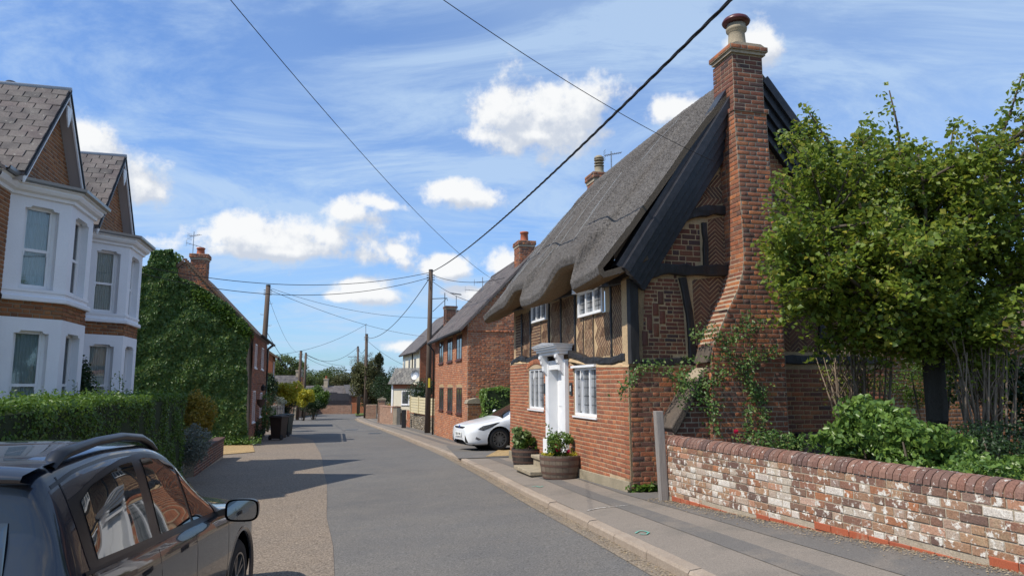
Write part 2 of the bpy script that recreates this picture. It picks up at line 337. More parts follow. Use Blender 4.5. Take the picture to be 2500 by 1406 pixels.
M_leaf_ivy = leafmat('leaf_creeper', [(0.06, 0.125, 0.03), (0.09, 0.17, 0.04), (0.045, 0.10, 0.028), (0.13, 0.20, 0.05), (0.16, 0.21, 0.05)], 0.22, 0.42)
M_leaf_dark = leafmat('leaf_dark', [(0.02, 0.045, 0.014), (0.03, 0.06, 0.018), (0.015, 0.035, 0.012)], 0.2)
M_leaf_yellow = leafmat('leaf_yellow', [(0.42, 0.38, 0.03), (0.30, 0.32, 0.03), (0.52, 0.42, 0.03), (0.22, 0.27, 0.03)], 0.35)
M_leaf_orange = leafmat('leaf_gold', [(0.30, 0.22, 0.025), (0.18, 0.16, 0.025), (0.40, 0.26, 0.03), (0.12, 0.13, 0.022)], 0.3)
M_leaf_far = leafmat('leaf_far', [(0.084, 0.12, 0.034), (0.12, 0.156, 0.042), (0.06, 0.096, 0.03), (0.144, 0.168, 0.054)], 0.3, 0.7)
M_leaf_olive = leafmat('leaf_olive', [(0.085, 0.095, 0.035), (0.12, 0.12, 0.045), (0.06, 0.075, 0.03), (0.15, 0.14, 0.06)], 0.3, 0.7)
M_leaf_grey = leafmat('leaf_grey', [(0.17, 0.19, 0.15), (0.22, 0.24, 0.2), (0.12, 0.14, 0.11)], 0.2, 0.7)
M_core = material('hedge_core', (0.022, 0.034, 0.012), rough=1.0)
# ---------------------------------------------------------------- brick laying
def poly_spans(poly, b):
    xs = []
    n = len(poly)
    for i in range(n):
        (a0, b0), (a1, b1) = poly[i], poly[(i + 1) % n]
        if (b0 <= b < b1) or (b1 <= b < b0): xs.append(a0 + (a1 - a0) * (b - b0) / (b1 - b0))
    xs.sort(); return [(xs[i], xs[i + 1]) for i in range(0, len(xs) - 1, 2)]
def sub_spans(sp, holes):
    for h in holes:
        out = []
        for a, b in sp:
            if h[1] <= a or h[0] >= b: out.append((a, b)); continue
            if h[0] > a: out.append((a, h[0]))
            if h[1] < b: out.append((h[1], b))
        sp = out
    return [s for s in sp if s[1] - s[0] > 0.03]
def unit_brick():
    e = 0.06; v = [(-.5, -.5, 0), (.5, -.5, 0), (.5, .5, 0), (-.5, .5, 0), (-.5, -.5, .7), (.5, -.5, .7), (.5, .5, .7), (-.5, .5, .7), (-.5 + e * .4, -.5 + e, 1), (.5 - e * .4, -.5 + e, 1), (.5 - e * .4, .5 - e, 1), (-.5 + e * .4, .5 - e, 1)]
    f = [(0, 1, 5, 4), (1, 2, 6, 5), (2, 3, 7, 6), (3, 0, 4, 7), (4, 5, 9, 8), (5, 6, 10, 9), (6, 7, 11, 10), (7, 4, 8, 11), (8, 9, 10, 11)]
    return np.array(v, float), f
UB_V, UB_F = unit_brick()
_shared = {}
def shared_brick(mat):
    if mat.name not in _shared:
        me = bpy.data.meshes.new('brick'); me.from_pydata([tuple(p) for p in UB_V], [], UB_F); me.materials.append(mat); me.update(); _shared[mat.name] = me
    return _shared[mat.name]
class Bag:
    """collects the separate pieces of one thing; the largest in the picture become objects, the rest one joined part per parent"""
    def __init__(s, limit=300, name='brick', minpx=3.2): s.items = []; s.limit = limit; s.name = name; s.minpx = minpx
    def put(s, mat4, mat, parent, size=None):
        p = mat4.translation; d = max(1.0, p.length); sz = (size if size else mat4.col[0].length) / d
        n = mat4.col[2].to_3d()
        if n.dot(-p) < 0: sz *= 0.3
        s.items.append((sz, mat4, mat, parent))
    def flush(s):
        s.items.sort(key=lambda t: -t[0]); rest = {}
        for i, (sz, M4, mat, parent) in enumerate(s.items):
            if i < s.limit:
                o = bpy.data.objects.new(s.name, shared_brick(mat)); COL.objects.link(o)
                o.parent = parent; M = M4.copy(); M.translation = M4.translation - world_off(parent); o.matrix_local = M
            else: rest.setdefault((mat.name, parent.name), []).append((M4, mat, parent))
        for k, lst in rest.items():
            n = len(lst); A = np.array([[list(r) for r in m] for m, _, _ in lst])
            V = np.einsum('nij,kj->nki', A[:, :3, :3], UB_V) + A[:, None, :3, 3]
            F = np.array(UB_F)[None] + (np.arange(n) * len(UB_V))[:, None, None]
            r = np.repeat(RNG.random(n), len(UB_F))
            np_mesh(s.name, V.reshape(-1, 3), F.reshape(-1, 4), lst[0][1], lst[0][2], rnd=r, kind='stuff')
def frame_mat(o, u, v, n, su, sv, sn):
    M = Matrix.Identity(4)
    for i in range(3): M[i][0] = u[i] * su; M[i][1] = v[i] * sv; M[i][2] = n[i] * sn; M[i][3] = o[i]
    return M
UP = Vector((0, 0, 1))
def lay(bag, fr, poly, mat, parent, holes=(), course=0.072, joint=0.015, L=0.226, proud=0.005, c=0.0, bond='flemish', b0=None, jit=0.35, wave=0.0, flip=1):
    bs = [b for _, b in poly]; lo, hi = min(bs), max(bs); k = 0
    base = lo if b0 is None else b0
    row = math.floor((lo - base) / course)
    while base + row * course < hi - 0.02:
        bb = base + row * course + course / 2; 
        sp = poly_spans(poly, min(max(bb, lo + 1e-4), hi - 1e-4))
        hs = []
        for h in holes: hs += poly_spans(h, bb)
        for a0, a1 in sub_spans(sp, hs):
            H = (L - joint) / 2; st = L + joint if False else L
            seq = {'flemish': [L, H + joint * .5], 'stretcher': [L], 'header': [H + joint * .5], 'english': [L] if row % 2 else [H + joint * .5]}[bond]
            a = a0 - (random.random() * .04 + (row % 2) * (L * 0.75 if bond == 'flemish' else L * .5) + random.random() * .03); i = 0
            while a < a1 - 0.01:
                ln = seq[i % len(seq)]; i += 1; e = a + ln
                if a1 - e < 0.035: e = a1
                s_, t_ = max(a, a0), min(e, a1)
                if t_ - s_ > 0.035:
                    p = proud * (1 + random.uniform(-jit, jit)); w = wave * math.sin(s_ * 1.7 + row * .21) if wave else 0
                    o = fr.at((s_ + t_) / 2, bb + random.uniform(-.0015, .0015) + w, c)
                    tilt = random.uniform(-.012, .012); u = (fr.u + UP * tilt).normalized()
                    bag.put(frame_mat(o, u, UP, fr.n, t_ - s_ - joint, course - joint, p), mat, parent)
                a = e
        row += 1
def sh_clip(sub, clip):
    def area(p): return sum(p[i][0] * p[(i + 1) % len(p)][1] - p[(i + 1) % len(p)][0] * p[i][1] for i in range(len(p))) / 2
    if area(clip) < 0: clip = clip[::-1]
    out = sub
    for i in range(len(clip)):
        A, B = clip[i], clip[(i + 1) % len(clip)]; inp = out; out = []
        side = lambda P: (B[0] - A[0]) * (P[1] - A[1]) - (B[1] - A[1]) * (P[0] - A[0])
        for j in range(len(inp)):
            P, Q = inp[j], inp[(j + 1) % len(inp)]; sp_, sq = side(P), side(Q)
            if sp_ >= 0: out.append(P)
            if (sp_ >= 0) != (sq >= 0): t = sp_ / (sp_ - sq); out.append((P[0] + (Q[0] - P[0]) * t, P[1] + (Q[1] - P[1]) * t))
        if len(out) < 3: return []
    return out if abs(area(out)) > 0.0006 else []
def zigzag(fr, poly, mat, parent, bandw=0.17, pitch=0.058, joint=0.013, ang=40, c=0.0, proud=0.006, vertical=True, phase=0.0, r=None, name='herringbone_brick', quota=[0]):
    """bricks laid in opposing slants; vertical=True: slant alternates from one horizontal band to the next"""
    a_ = [p[0] for p in poly]; b_ = [p[1] for p in poly]; t = math.tan(math.radians(ang)); th = (pitch - joint) / 2; rest = MB(); made = 0
    if vertical: k0, k1 = min(b_), max(b_); l0, l1 = min(a_), max(a_)
    else: k0, k1 = min(a_), max(a_); l0, l1 = min(b_), max(b_)
    k = k0 - bandw + phase; j = 0
    while k < k1:
        s_ = 1 if j % 2 else -1; l = l0 - bandw * t - .1; off = 0
        while l < l1 + bandw * t + .1:
            m = .0015
            p0 = (l + s_ * t * (-bandw / 2 + m), k + m); p1 = (l + s_ * t * (bandw / 2 - m), k + bandw - m)
            q = [(p0[0] - th, p0[1]), (p0[0] + th, p0[1]), (p1[0] + th, p1[1]), (p1[0] - th, p1[1])]
            if not vertical: q = [(y, x) for x, y in q]
            q = sh_clip(q, poly)
            if q:
                cc = c + random.uniform(-.003, .004); mb = MB(); n = len(q)
                ctr = (sum(x for x, _ in q) / n, sum(y for _, y in q) / n); pr = proud
                ins = [(ctr[0] + (x - ctr[0]) * .9, ctr[1] + (y - ctr[1]) * .9) for x, y in q]
                vs = [fr.at(x, y, cc) for x, y in q] + [fr.at(x, y, cc + pr * .7) for x, y in q] + [fr.at(x, y, cc + pr) for x, y in ins]
                fs = [(i, (i + 1) % n, n + (i + 1) % n, n + i) for i in range(n)] + [(n + i, n + (i + 1) % n, 2 * n + (i + 1) % n, 2 * n + i) for i in range(n)] + [tuple(range(2 * n, 3 * n))]
                if quota[0] < 290 : mb.add(vs, fs).build(name, mat, parent); quota[0] += 1
                else: rest.add(vs, fs, random.random())
            l += pitch
        k += bandw; j += 1
    if rest.v: rest.build(name, mat, parent, kind='stuff')

# ---------------------------------------------------------------- foliage
def leaf_mesh(name, P, Nrm, size, mat, parent=None, aspect=0.62, curl=0.25, jitter=0.6, kind=None, up=None, rv=None):
    """folded leaves: P (n,3) positions, Nrm (n,3) outward direction"""
    n = len(P)
    if n == 0: return None
    Nn = Nrm + RNG.normal(0, jitter, (n, 3)); Nn /= np.linalg.norm(Nn, axis=1)[:, None] + 1e-9
    R = RNG.normal(0, 1, (n, 3)) if up is None else np.asarray(up)[None] + RNG.normal(0, 0.5, (n, 3))
    T = R - (R * Nn).sum(1)[:, None] * Nn; T /= np.linalg.norm(T, axis=1)[:, None] + 1e-9; B = np.cross(Nn, T)
    sz = (size * RNG.uniform(0.6, 1.25, n))[:, None]; w = sz * aspect / 2
    a = P - T * sz / 2; d = P + T * sz / 2 - Nn * sz * curl * .5; l = P + B * w + Nn * sz * curl * .25; r = P - B * w + Nn * sz * curl * .25
    V = np.stack([a, l, d, r], 1).reshape(-1, 3); i = np.arange(n)[:, None] * 4
    F = np.concatenate([i + [[0, 1, 2]], i + [[0, 2, 3]]], 1).reshape(-1, 3)
    rr = np.repeat(RNG.random(n) if rv is None else rv, 2)
    return np_mesh(name, V, F, mat, parent, rnd=rr, kind=kind)
def blob_pts(c, rad, n, shell=0.55, lumps=14, lump=0.45):
    """points in a lumpy ellipsoid crown made of smaller clumps"""
    c = np.array(c, float); rad = np.array(rad, float)
    D = RNG.normal(0, 1, (lumps, 3)); D /= np.linalg.norm(D, axis=1)[:, None]; C = c + D * rad * RNG.uniform(0.35, 0.85, (lumps, 1))
    k = RNG.integers(0, lumps, n); E = RNG.normal(0, 1, (n, 3)); E /= np.linalg.norm(E, axis=1)[:, None]
    lr = RNG.uniform(0.6, 1.15, lumps)[k][:, None] * lump
    P = C[k] + E * rad * lr * RNG.uniform(shell, 1, (n, 1)) + RNG.normal(0, .04, (n, 3)) * rad
    return P, E
def crown(name, c, rad, n, size, mat, parent, lumps=16, lump=0.42, core=True, shell=0.6, jitter=0.8):
    P, E = blob_pts(c, rad, n, shell, lumps, lump); return leaf_mesh(name, P, E, size, mat, parent, jitter=jitter)
def bush(name, label, cat, base, rad, n, size, mat, group=None, lumps=12, stems=5, lump=.45, zc=None):
    t = thing(name, label, cat, base, group); c = Vector(base) + Vector((0, 0, rad[2] * 0.95 if zc is None else zc))
    crown('foliage', c, rad, n, size, mat, t, lumps=lumps, lump=lump)
    mb = MB()
    for i in range(stems):
        a = random.random() * 6.28; e = c + Vector((math.cos(a) * rad[0] * .5, math.sin(a) * rad[1] * .5, random.uniform(-.2, .4) * rad[2]))
        b = Vector(base) + Vector((math.cos(a), math.sin(a), 0)) * .08; mb.tube([b, (b + e) / 2 + Vector((0, 0, .05)), e], [.03, .02, .008], 5)
    if stems: mb.build('stem', M_bark, t, smooth=True)
    return t
def tree(name, label, base, crowns, trunk_r, size, n, mat, cat='tree', group=None, lumps=18, lump=.4, bark=None, shell=.6):
    t = thing(name, label, cat, base, group); bark = bark or M_bark; b = Vector(base); tr = MB(); Ps = []; Es = []
    tot = sum(c[1][0] * c[1][2] for c in crowns); top = b + Vector((0, 0, 1)) * (min(c[0][2] - c[1][2] for c in crowns) - b.z + .3)
    tr.tube([b - Vector((0, 0, .1)), b + (top - b) * .5 + Vector((.05, 0, 0)), top], [trunk_r * 1.2, trunk_r, trunk_r * .85], 9)
    for c, rad in crowns:
        c = Vector(c); k = max(40, int(n * rad[0] * rad[2] / tot)); P, E = blob_pts(c, rad, k, shell, lumps, lump); Ps.append(P); Es.append(E)
        for i in range(7):
            d = Vector((random.uniform(-1, 1), random.uniform(-1, 1), random.uniform(-.3, 1))).normalized(); e = c + Vector((d.x * rad[0], d.y * rad[1], d.z * rad[2])) * .75
            tr.tube([top - Vector((0, 0, .2)), (top + c) / 2 + Vector((random.uniform(-.2, .2), 0, 0)) * rad[0], c.lerp(e, .5), e], [trunk_r * .6, trunk_r * .4, trunk_r * .22, trunk_r * .06], 6)
    tr.build('trunk', bark, t, smooth=True); leaf_mesh('crown', np.concatenate(Ps), np.concatenate(Es), size, mat, t, jitter=.8); return t
def hedge_box(name, label, corners, z0, z1, n, size, mat, cat='hedge', core_mat=None, lump=0.05, group=None, extra_top=0):
    """corners: 4 ground points (counter-clockwise); leaves on sides and top over a dark core"""
    t = thing(name, label, cat, (corners[0][0], corners[0][1], z0), group)
    q = [Vector((c[0], c[1], 0)) for c in corners]; cen = sum(q, Vector()) / 4; ins = [c + (cen - c).normalized() * .10 for c in q]
    MB().prism([(p.x, p.y, z0) for p in ins], (0, 0, z1 - z0 - .08)).build('dark_core', core_mat or M_core, t)  # solid dark filler block, added so the hedge is not see-through
    P = []; E = []; per = [(q[i], q[(i + 1) % 4]) for i in range(4)]; areas = [(b - a).length * (z1 - z0) for a, b in per]; top = (q[1] - q[0]).length * (q[2] - q[1]).length; tot = sum(areas) + top
    for (a, b), ar in zip(per, areas):
        k = int(n * ar / tot); u = RNG.random(k)[:, None]; w = RNG.random(k); pt = np.array(a)[None] * (1 - u) + np.array(b)[None] * u
        e = (b - a).normalized(); nn = Vector((e.y, -e.x, 0)); 
        if nn.dot((a + b) / 2 - cen) < 0: nn = -nn
        pt[:, 2] = z0 + w * (z1 - z0); bul = np.array([mn.noise(Vector((x * 1.6, y * 1.6, z * 2.2))) for x, y, z in pt]) * lump * 2
        pt += np.array(nn)[None] * (RNG.uniform(-.07, .03, k) + bul)[:, None]; P.append(pt); E.append(np.repeat(np.array([[nn.x, nn.y, .35]]), k, 0))
    k = int(n * top / tot) + extra_top; u = RNG.random((k, 1)); w = RNG.random((k, 1)); pt = (np.array(q[0]) * (1 - u) + np.array(q[1]) * u) * (1 - w) + (np.array(q[3]) * (1 - u) + np.array(q[2]) * u) * w
    pt[:, 2] = z1 + RNG.uniform(-.06, .03, k) + np.array([mn.noise(Vector((x * 1.6, y * 1.6, 3))) for x, y, _ in pt]) * lump * 1.5 + (RNG.random(k) > .93) * RNG.random(k) * .12
    P.append(pt); E.append(np.repeat(np.array([[0, 0, 1.0]]), k, 0))
    leaf_mesh('foliage', np.concatenate(P), np.concatenate(E), size, mat, t, jitter=.55); return t

# ---------------------------------------------------------------- ground, road, footway
def ground_grid():
    xs = sorted(set(list(np.linspace(-60, 40, 101)) + [-600, -300, -150, -90, 70, 120, 300, 600])); ys = sorted(set(list(np.linspace(-12, 100, 113)) + [-600, -200, -60, 120, 160, 250, 500, 1000]))
    rows = [[Vector((x, y, G(x, y) - 0.035 - (0.0 if y < 96 else .05))) for x in xs] for y in ys]
    m = material('ground_soil', (0.16, 0.125, 0.075), noise=[(0.6, (0.07, 0.085, 0.03), 0.8)], fine=(30, 0.35), bump=(30, 0.01))
    struct(MB().grid(rows).build('ground', m, smooth=True))
ground_grid()
def ribbon(name, A, B, mat, off, n=6, sub=5):
    """strip of ground between two polylines with matching points"""
    rows = []
    for i in range(len(A) - 1):
        for k in range(sub + (i == len(A) - 2)):
            t = k / sub; a = Vector(A[i]).lerp(Vector(A[i + 1]), t); b = Vector(B[i]).lerp(Vector(B[i + 1]), t); row = []
            for j in range(n + 1):
                p = a.lerp(b, j / n); row.append(Vector((p.x, p.y, G(p.x, p.y) + off)))
            rows.append(row)
    return MB().grid(rows).build(name, mat, None, smooth=True)
# right edge of the carriageway (kerb face), traced and put on the ground
KP = [gnd(*p) for p in [(1650, 1406), (1497, 1322), (1340, 1240), (1225, 1180), (1130, 1130), (1050, 1093), (1000, 1073), (930, 1047), (882, 1031), (860, 1021)]]
k0 = KP[0]; dk = (KP[0] - KP[2]).normalized()
KP = [k0 + dk * 14, k0 + dk * 4] + KP + [Vector((-15.5, 74, 0)), Vector((-14.0, 82, 0)), Vector((-10, 90, 0))]
SEAM = [gnd(*p) for p in [(815, 1406), (805, 1300), (797, 1200), (790, 1130), (772, 1085), (752, 1055)]]
ds = (SEAM[0] - SEAM[2]).normalized(); SEAM = [SEAM[0] + ds * 12, SEAM[0] + ds * 3] + SEAM
LEFT = [gnd(*p) for p in [(500, 1406), (500, 1300), (500, 1200), (560, 1120), (640, 1078), (700, 1050)]]
def resample(P, n):
    P = [Vector((p[0], p[1], 0)) for p in P]; d = [0]
    for i in range(len(P) - 1): d.append(d[-1] + (P[i + 1] - P[i]).length)
    out = []
    for k in range(n):
        s = d[-1] * k / (n - 1); i = max(0, min(len(P) - 2, int(np.searchsorted(d, s) - 1))); t = (s - d[i]) / (d[i + 1] - d[i]); out.append(P[i].lerp(P[i + 1], t))
    return out
def by_y(P, ys):
    Y = [p[1] for p in P]; X = [p[0] for p in P]; return [Vector((float(np.interp(y, Y, X)), y, 0)) for y in ys]
def smooth(P, it=2):
    for _ in range(it): P = [P[0]] + [(P[i - 1] + P[i] * 2 + P[i + 1]) / 4 for i in range(1, len(P) - 1)] + [P[-1]]
    return P
YS = [-9, -5, -2, 1, 3, 5, 7, 9, 11, 13, 15, 18, 21, 24, 28, 32, 37, 43, 50, 57, 64, 71, 78, 86]
KE = smooth(by_y(KP, YS), 1); 
M_asphalt = material('asphalt', spec=0.08, base=(0.165, 0.158, 0.148), rough=0.9, noise=[(0.30, (0.125, 0.121, 0.118), 1.0), (1.6, (0.19, 0.172, 0.15), 0.5), (28, (0.11, 0.105, 0.10), .55)], fine=(60, 0.45), bump=(110, 0.004), patches=[(0.9, 0.66, 0.74, (0.125, 0.12, 0.118)), (40, 0.70, 0.78, (0.33, 0.3, 0.27))])
M_chips = material('chipping_surface', spec=0.08, base=(0.26, 0.21, 0.16), rough=0.95, noise=[(0.8, (0.22, 0.185, 0.15), 0.8), (24, (0.15, 0.12, 0.10), .6)], fine=(42, 0.6), bump=(40, 0.014), patches=[(30, 0.62, 0.70, (0.42, 0.34, 0.26)), (34, 0.64, 0.72, (0.07, 0.06, 0.055))])
M_path = material('footway_surface', spec=0.08, base=(0.225, 0.195, 0.165), rough=0.95, fine=(90, 0.3), bump=(90, 0.004), noise=[(2.0, (0.25, 0.215, 0.18), 0.5)], patches=[(1.1, 0.52, 0.68, (0.185, 0.165, 0.142)), (60, 0.68, 0.75, (0.4, 0.34, 0.27))])
M_path_dark = material('footway_tar', spec=0.08, base=(0.15, 0.14, 0.13), rough=0.95, fine=(90, 0.3), bump=(90, 0.004), patches=[(1.3, 0.52, 0.66, (0.20, 0.175, 0.15))])
M_kerb = material('kerb_concrete', ramp=[(0.33, 0.265, 0.205), (0.29, 0.24, 0.19), (0.36, 0.29, 0.225)], rough=0.9, noise=(5, (0.27, 0.21, 0.16), 0.6), fine=(60, 0.2), bump=(40, 0.004))
M_gravel = material('drive_gravel', spec=0.08, base=(0.42, 0.29, 0.14), rough=0.95, noise=(2, (0.34, 0.24, 0.13), 0.8), fine=(35, 0.6), bump=(30, 0.02))
# carriageway: whole width asphalt, then the chipped lane on top of it at the left
LB = by_y([Vector((-6.5, -9, 0)), Vector((-6.8, 9, 0)), Vector((-8.2, 16, 0)), Vector((-9.7, 24, 0)), Vector((-11.6, 32, 0)), Vector((-14.2, 41, 0)), Vector((-18.0, 56, 0)), Vector((-22, 70, 0)), Vector((-28, 80, 0)), Vector((-34, 86, 0))], YS)
struct(ribbon('road', LB, KE, M_asphalt, 0.0, n=14))
SE = by_y(SEAM + [Vector((-11.2, 36, 0)), Vector((-13.0, 41, 0))], YS[:18])
for i, p in enumerate(SE): p.x += .03 * math.sin(i * 2.1)
struct(ribbon('parking_lane', LB[:18], SE, M_chips, 0.006, n=10))
struct(ribbon('far_turning', [Vector((-34, 86, 0)), Vector((-34, 92, 0))], [Vector((-10, 86, 0)), Vector((-10, 91, 0))], M_asphalt, 0.002, n=6))
# road gully dirt along the kerb
M_grit = material('kerb_grit', (0.26, 0.205, 0.145), rough=1.0, fine=(50, 0.5), bump=(50, 0.01), noise=(3, (0.17, 0.145, 0.12), 0.7))
# kerb stones
kt = thing('kerb', 'long pale concrete kerb edging the right side of the road', 'kerb', (1.4, 6.3, G(1.4, 6.3)))
def offset_line(P, d):
    out = []
    for i, p in enumerate(P):
        t = (P[min(i + 1, len(P) - 1)] - P[max(i - 1, 0)]); t.z = 0; t.normalize(); out.append(p + Vector((t.y, -t.x, 0)) * d)
    return out
KS = resample(KE, 110); KO = offset_line(KS, .12)
KH = .09
for i in range(len(KS) - 1):
    a, b, c, d = KS[i], KS[i + 1], KO[i + 1], KO[i]; u = (b - a).normalized() * .006; a = a + u; d = d + u; b = b - u; c = c - u
    h = KH + random.uniform(-.006, .006)
    z = lambda p, k: G(p.x, p.y) + k; inn = (d - a).normalized() * .018
    vs = [(a.x, a.y, z(a, -.05)), (b.x, b.y, z(b, -.05)), (c.x, c.y, z(c, -.05)), (d.x, d.y, z(d, -.05)), (a.x, a.y, z(a, h - .025)), (b.x, b.y, z(b, h - .025)), (c.x, c.y, z(c, h)), (d.x, d.y, z(d, h)), ((a + inn).x, (a + inn).y, z(a, h)), ((b + inn).x, (b + inn).y, z(b, h))]
    MB().add(vs, [(0, 1, 5, 4), (4, 5, 9, 8), (8, 9, 6, 7), (1, 2, 6, 9, 5), (2, 3, 7, 6), (3, 0, 4, 8, 7)]).build('kerb_stone', M_kerb, kt)
g0 = offset_line(KE, -.17); struct(ribbon('gutter_grit', g0[2:], KE[2:], M_grit, 0.006, n=2))
# footway: dark strip, pale chipped strip, dark strip at the wall
F0 = offset_line(KE, .13); F1 = offset_line(KE, .62); F2 = offset_line(KE, .86); BL = offset_line(KE, 2.6)
struct(ribbon('footway', F0, BL, M_path, KH - .006, n=10))
struct(ribbon('footway_tar_strip', F1, F2, M_path_dark, KH - .001, n=2))
struct(ribbon('footway_tar_edge', offset_line(KE, 1.15), offset_line(KE, 1.75), M_path_dark, KH - .001, n=3))
# gravel drive by the creeper-clad house and pale dropped edge
gp = [gnd(*p) for p in [(527, 1112), (622, 1104), (614, 1079), (548, 1074), (500, 1080)]]
struct(MB().poly([(p.x, p.y, G(p.x, p.y) + .025) for p in gp]).build('gravel_drive', M_gravel))
# ================================================================ THATCHED COTTAGE
C0 = (1.76, 10.8)
FF = Fr(C0, (-.25, .968), (-.968, -.25)); GF = Fr(C0, (.968, .25), (.25, -.968))
CL = 7.22; GW = 4.6                       # length along the street, width of the gable
cot = thing('thatched_cottage', 'timber framed thatched cottage with herringbone brickwork and tall gable-end chimney', 'cottage', (C0[0], C0[1], G(*C0)))
cb = Bag(300)
LOWER = [(0, -1.9), (CL, -1.9), (CL, .56), (5.6, .50), (2.9, .50), (2.5, .36), (0, .31)]
winR = FF.pts([(1400, 896), (1456, 896), (1457, 1021), (1401, 1012)]); winL = FF.pts([(1290, 905), (1328, 905), (1328, 1001), (1290, 996)])
def hexa(fr, q, c0, c1): return MB().fprism(fr, q, c0, c1)
def wall_with_holes(fr, poly, holes, c0, c1, name, mat, parent):
    """a solid wall slab with rectangular openings: built from horizontal strips"""
    bs = sorted(set([b for _, b in poly] + [b for h in holes for b in (min(p[1] for p in h), max(p[1] for p in h))])); mb = MB()
    for i in range(len(bs) - 1):
        lo, hi = bs[i], bs[i + 1]
        if hi - lo < 1e-4: continue
        e = 1e-5; S0 = poly_spans(poly, lo + e); S1 = poly_spans(poly, hi - e)
        hl = [(min(p[0] for p in h), max(p[0] for p in h)) for h in holes if min(p[1] for p in h) < (lo + hi) / 2 < max(p[1] for p in h)]
        for (a0, a1), (d0, d1) in zip(S0, S1):
            cuts = sub_spans([(min(a0, d0), max(a1, d1))], hl)
            for s_, t_ in cuts:
                mb.fprism(fr, [(max(s_, a0) if s_ <= min(a0, d0) + 1e-6 else s_, lo), (min(t_, a1) if t_ >= max(a1, d1) - 1e-6 else t_, lo), (min(t_, d1) if t_ >= max(a1, d1) - 1e-6 else t_, hi), (max(s_, d0) if s_ <= min(a0, d0) + 1e-6 else s_, hi)], c0, c1)
    return mb.build(name, mat, parent)
def rect(a0, a1, b0, b1): return [(a0, b0), (a1, b0), (a1, b1), (a0, b1)]
wr = rect(1.35, 2.49, -.53, .33); wl = rect(4.37, 5.54, -.50, .37); dr = rect(2.78, 4.05, -1.9, .56)
fw = wall_with_holes(FF, LOWER, [wr, wl, dr], -.22, -.0, 'front_wall', M_mortar, cot)
archL = [(4.37, -.50), (5.54, -.50), (5.54, .37), (5.25, .44), (4.95, .47), (4.65, .44), (4.37, .37)]
lay(cb, FF, [(0.02, -1.40), (2.76, -1.45), (2.76, .46), (2.5, .33), (0.02, .29)], M_brick, fw, holes=[wr], course=.071, wave=.004)
arch_zone = [(4.30, .37), (5.62, .37), (5.62, .48), (5.3, .60), (4.95, .63), (4.6, .60), (4.30, .48)]
lay(cb, FF, [(4.07, -1.5), (CL, -1.55), (CL, .54), (4.07, .48)], M_brick, fw, holes=[archL, arch_zone], course=.071, wave=.004)
for i in range(19):                        # rubbed arch over the left window
    a = 4.36 + i * .068; dz = .09 * (1 - ((a - 4.97) / .62) ** 2)
    o = FF.at(a, .435 + dz, 0.0); tl = (a - 4.97) * .35
    v = (UP * math.cos(tl) + FF.u * math.sin(tl)).normalized(); u = v.cross(FF.n) * -1
    cb.put(frame_mat(o, u, v, FF.n, .056, .11, .014), M_brick, fw)
# plinth, ledge
MB().fprism(FF, [(0.0, -1.95), (2.7, -2.0), (2.7, -1.46), (1.2, -1.43), (0, -1.40)], 0.0, .035).build('plinth', M_concrete, cot, bevel=.01)
MB().fprism(FF, [(4.15, -2.0), (CL, -2.05), (CL, -1.56), (4.15, -1.5)], 0.0, .035).build('plinth', M_concrete, cot, bevel=.01)
lg = MB()
def ledge(a0, a1, b0, b1, h):
    n = 10; rows = [[], [], []]
    for i in range(n + 1):
        t = i / n; a = a0 + (a1 - a0) * t; b = b0 + (b1 - b0) * t; hh = h * (1 + .35 * math.sin(a * 5)) 
        rows[0].append(FF.at(a, b - .012, .012)); rows[1].append(FF.at(a, b + hh * .45, -.01)); rows[2].append(FF.at(a, b + hh, -.085))
    lg.grid(rows)
ledge(-.02, 1.5, .295, .33, .09); ledge(1.3, 2.78, .335, .47, .10); ledge(4.06, CL, .49, .55, .07)
lg.build('mortar_ledge', M_mortar_old, cot, smooth=True)
# upper storey of the street front
UF_C = -.10
ow1 = rect(1.14, 2.36, 1.24, 1.66); ow2 = rect(4.33, 5.49, 1.40, 1.75)
uw = wall_with_holes(FF, [(0, .30), (CL, .5), (CL, 1.92), (0, 1.75)], [ow1, ow2], -.3, UF_C, 'upper_wall', M_mortar_old, cot)
tb = MB()
def beam(fr, pl, w, c0, c1, px=True, wob=.01, mb=None, cpl=0):
    """crooked timber through pixel points, width w metres, standing proud"""
    P = [fr.px(x, y, cpl) for x, y in pl] if px else pl; n = max(4, int(sum(math.dist(P[i], P[i + 1]) for i in range(len(P) - 1)) / .13)); P2 = []
    tot = [0]
    for i in range(len(P) - 1): tot.append(tot[-1] + math.dist(P[i], P[i + 1]))
    for k in range(n + 1):
        s = tot[-1] * k / n; i = min(len(P) - 2, max(0, int(np.searchsorted(tot, s) - 1))); t = (s - tot[i]) / max(1e-6, tot[i + 1] - tot[i]); P2.append((P[i][0] + (P[i + 1][0] - P[i][0]) * t, P[i][1] + (P[i + 1][1] - P[i][1]) * t))
    rows = []
    for k, (a, b) in enumerate(P2):
        d = (P2[min(k + 1, n)][0] - P2[max(k - 1, 0)][0], P2[min(k + 1, n)][1] - P2[max(k - 1, 0)][1]); l = math.hypot(*d); nx, ny = -d[1] / l, d[0] / l
        h1 = w / 2 + random.uniform(-wob, wob); h2 = w / 2 + random.uniform(-wob, wob); c = c1 + random.uniform(-.006, .006)
        rows.append([fr.at(a + nx * h1, b + ny * h1, c0), fr.at(a + nx * h1 * .98, b + ny * h1 * .98, c - .008), fr.at(a + nx * h1 * .8, b + ny * h1 * .8, c), fr.at(a, b, c + random.uniform(-.004, .006)), fr.at(a - nx * h2 * .8, b - ny * h2 * .8, c), fr.at(a - nx * h2 * .98, b - ny * h2 * .98, c - .008), fr.at(a - nx * h2, b - ny * h2, c0)])
    m = MB() if mb is None else mb
    m.grid(rows); m.poly(rows[0]); m.poly(rows[-1])
    return m
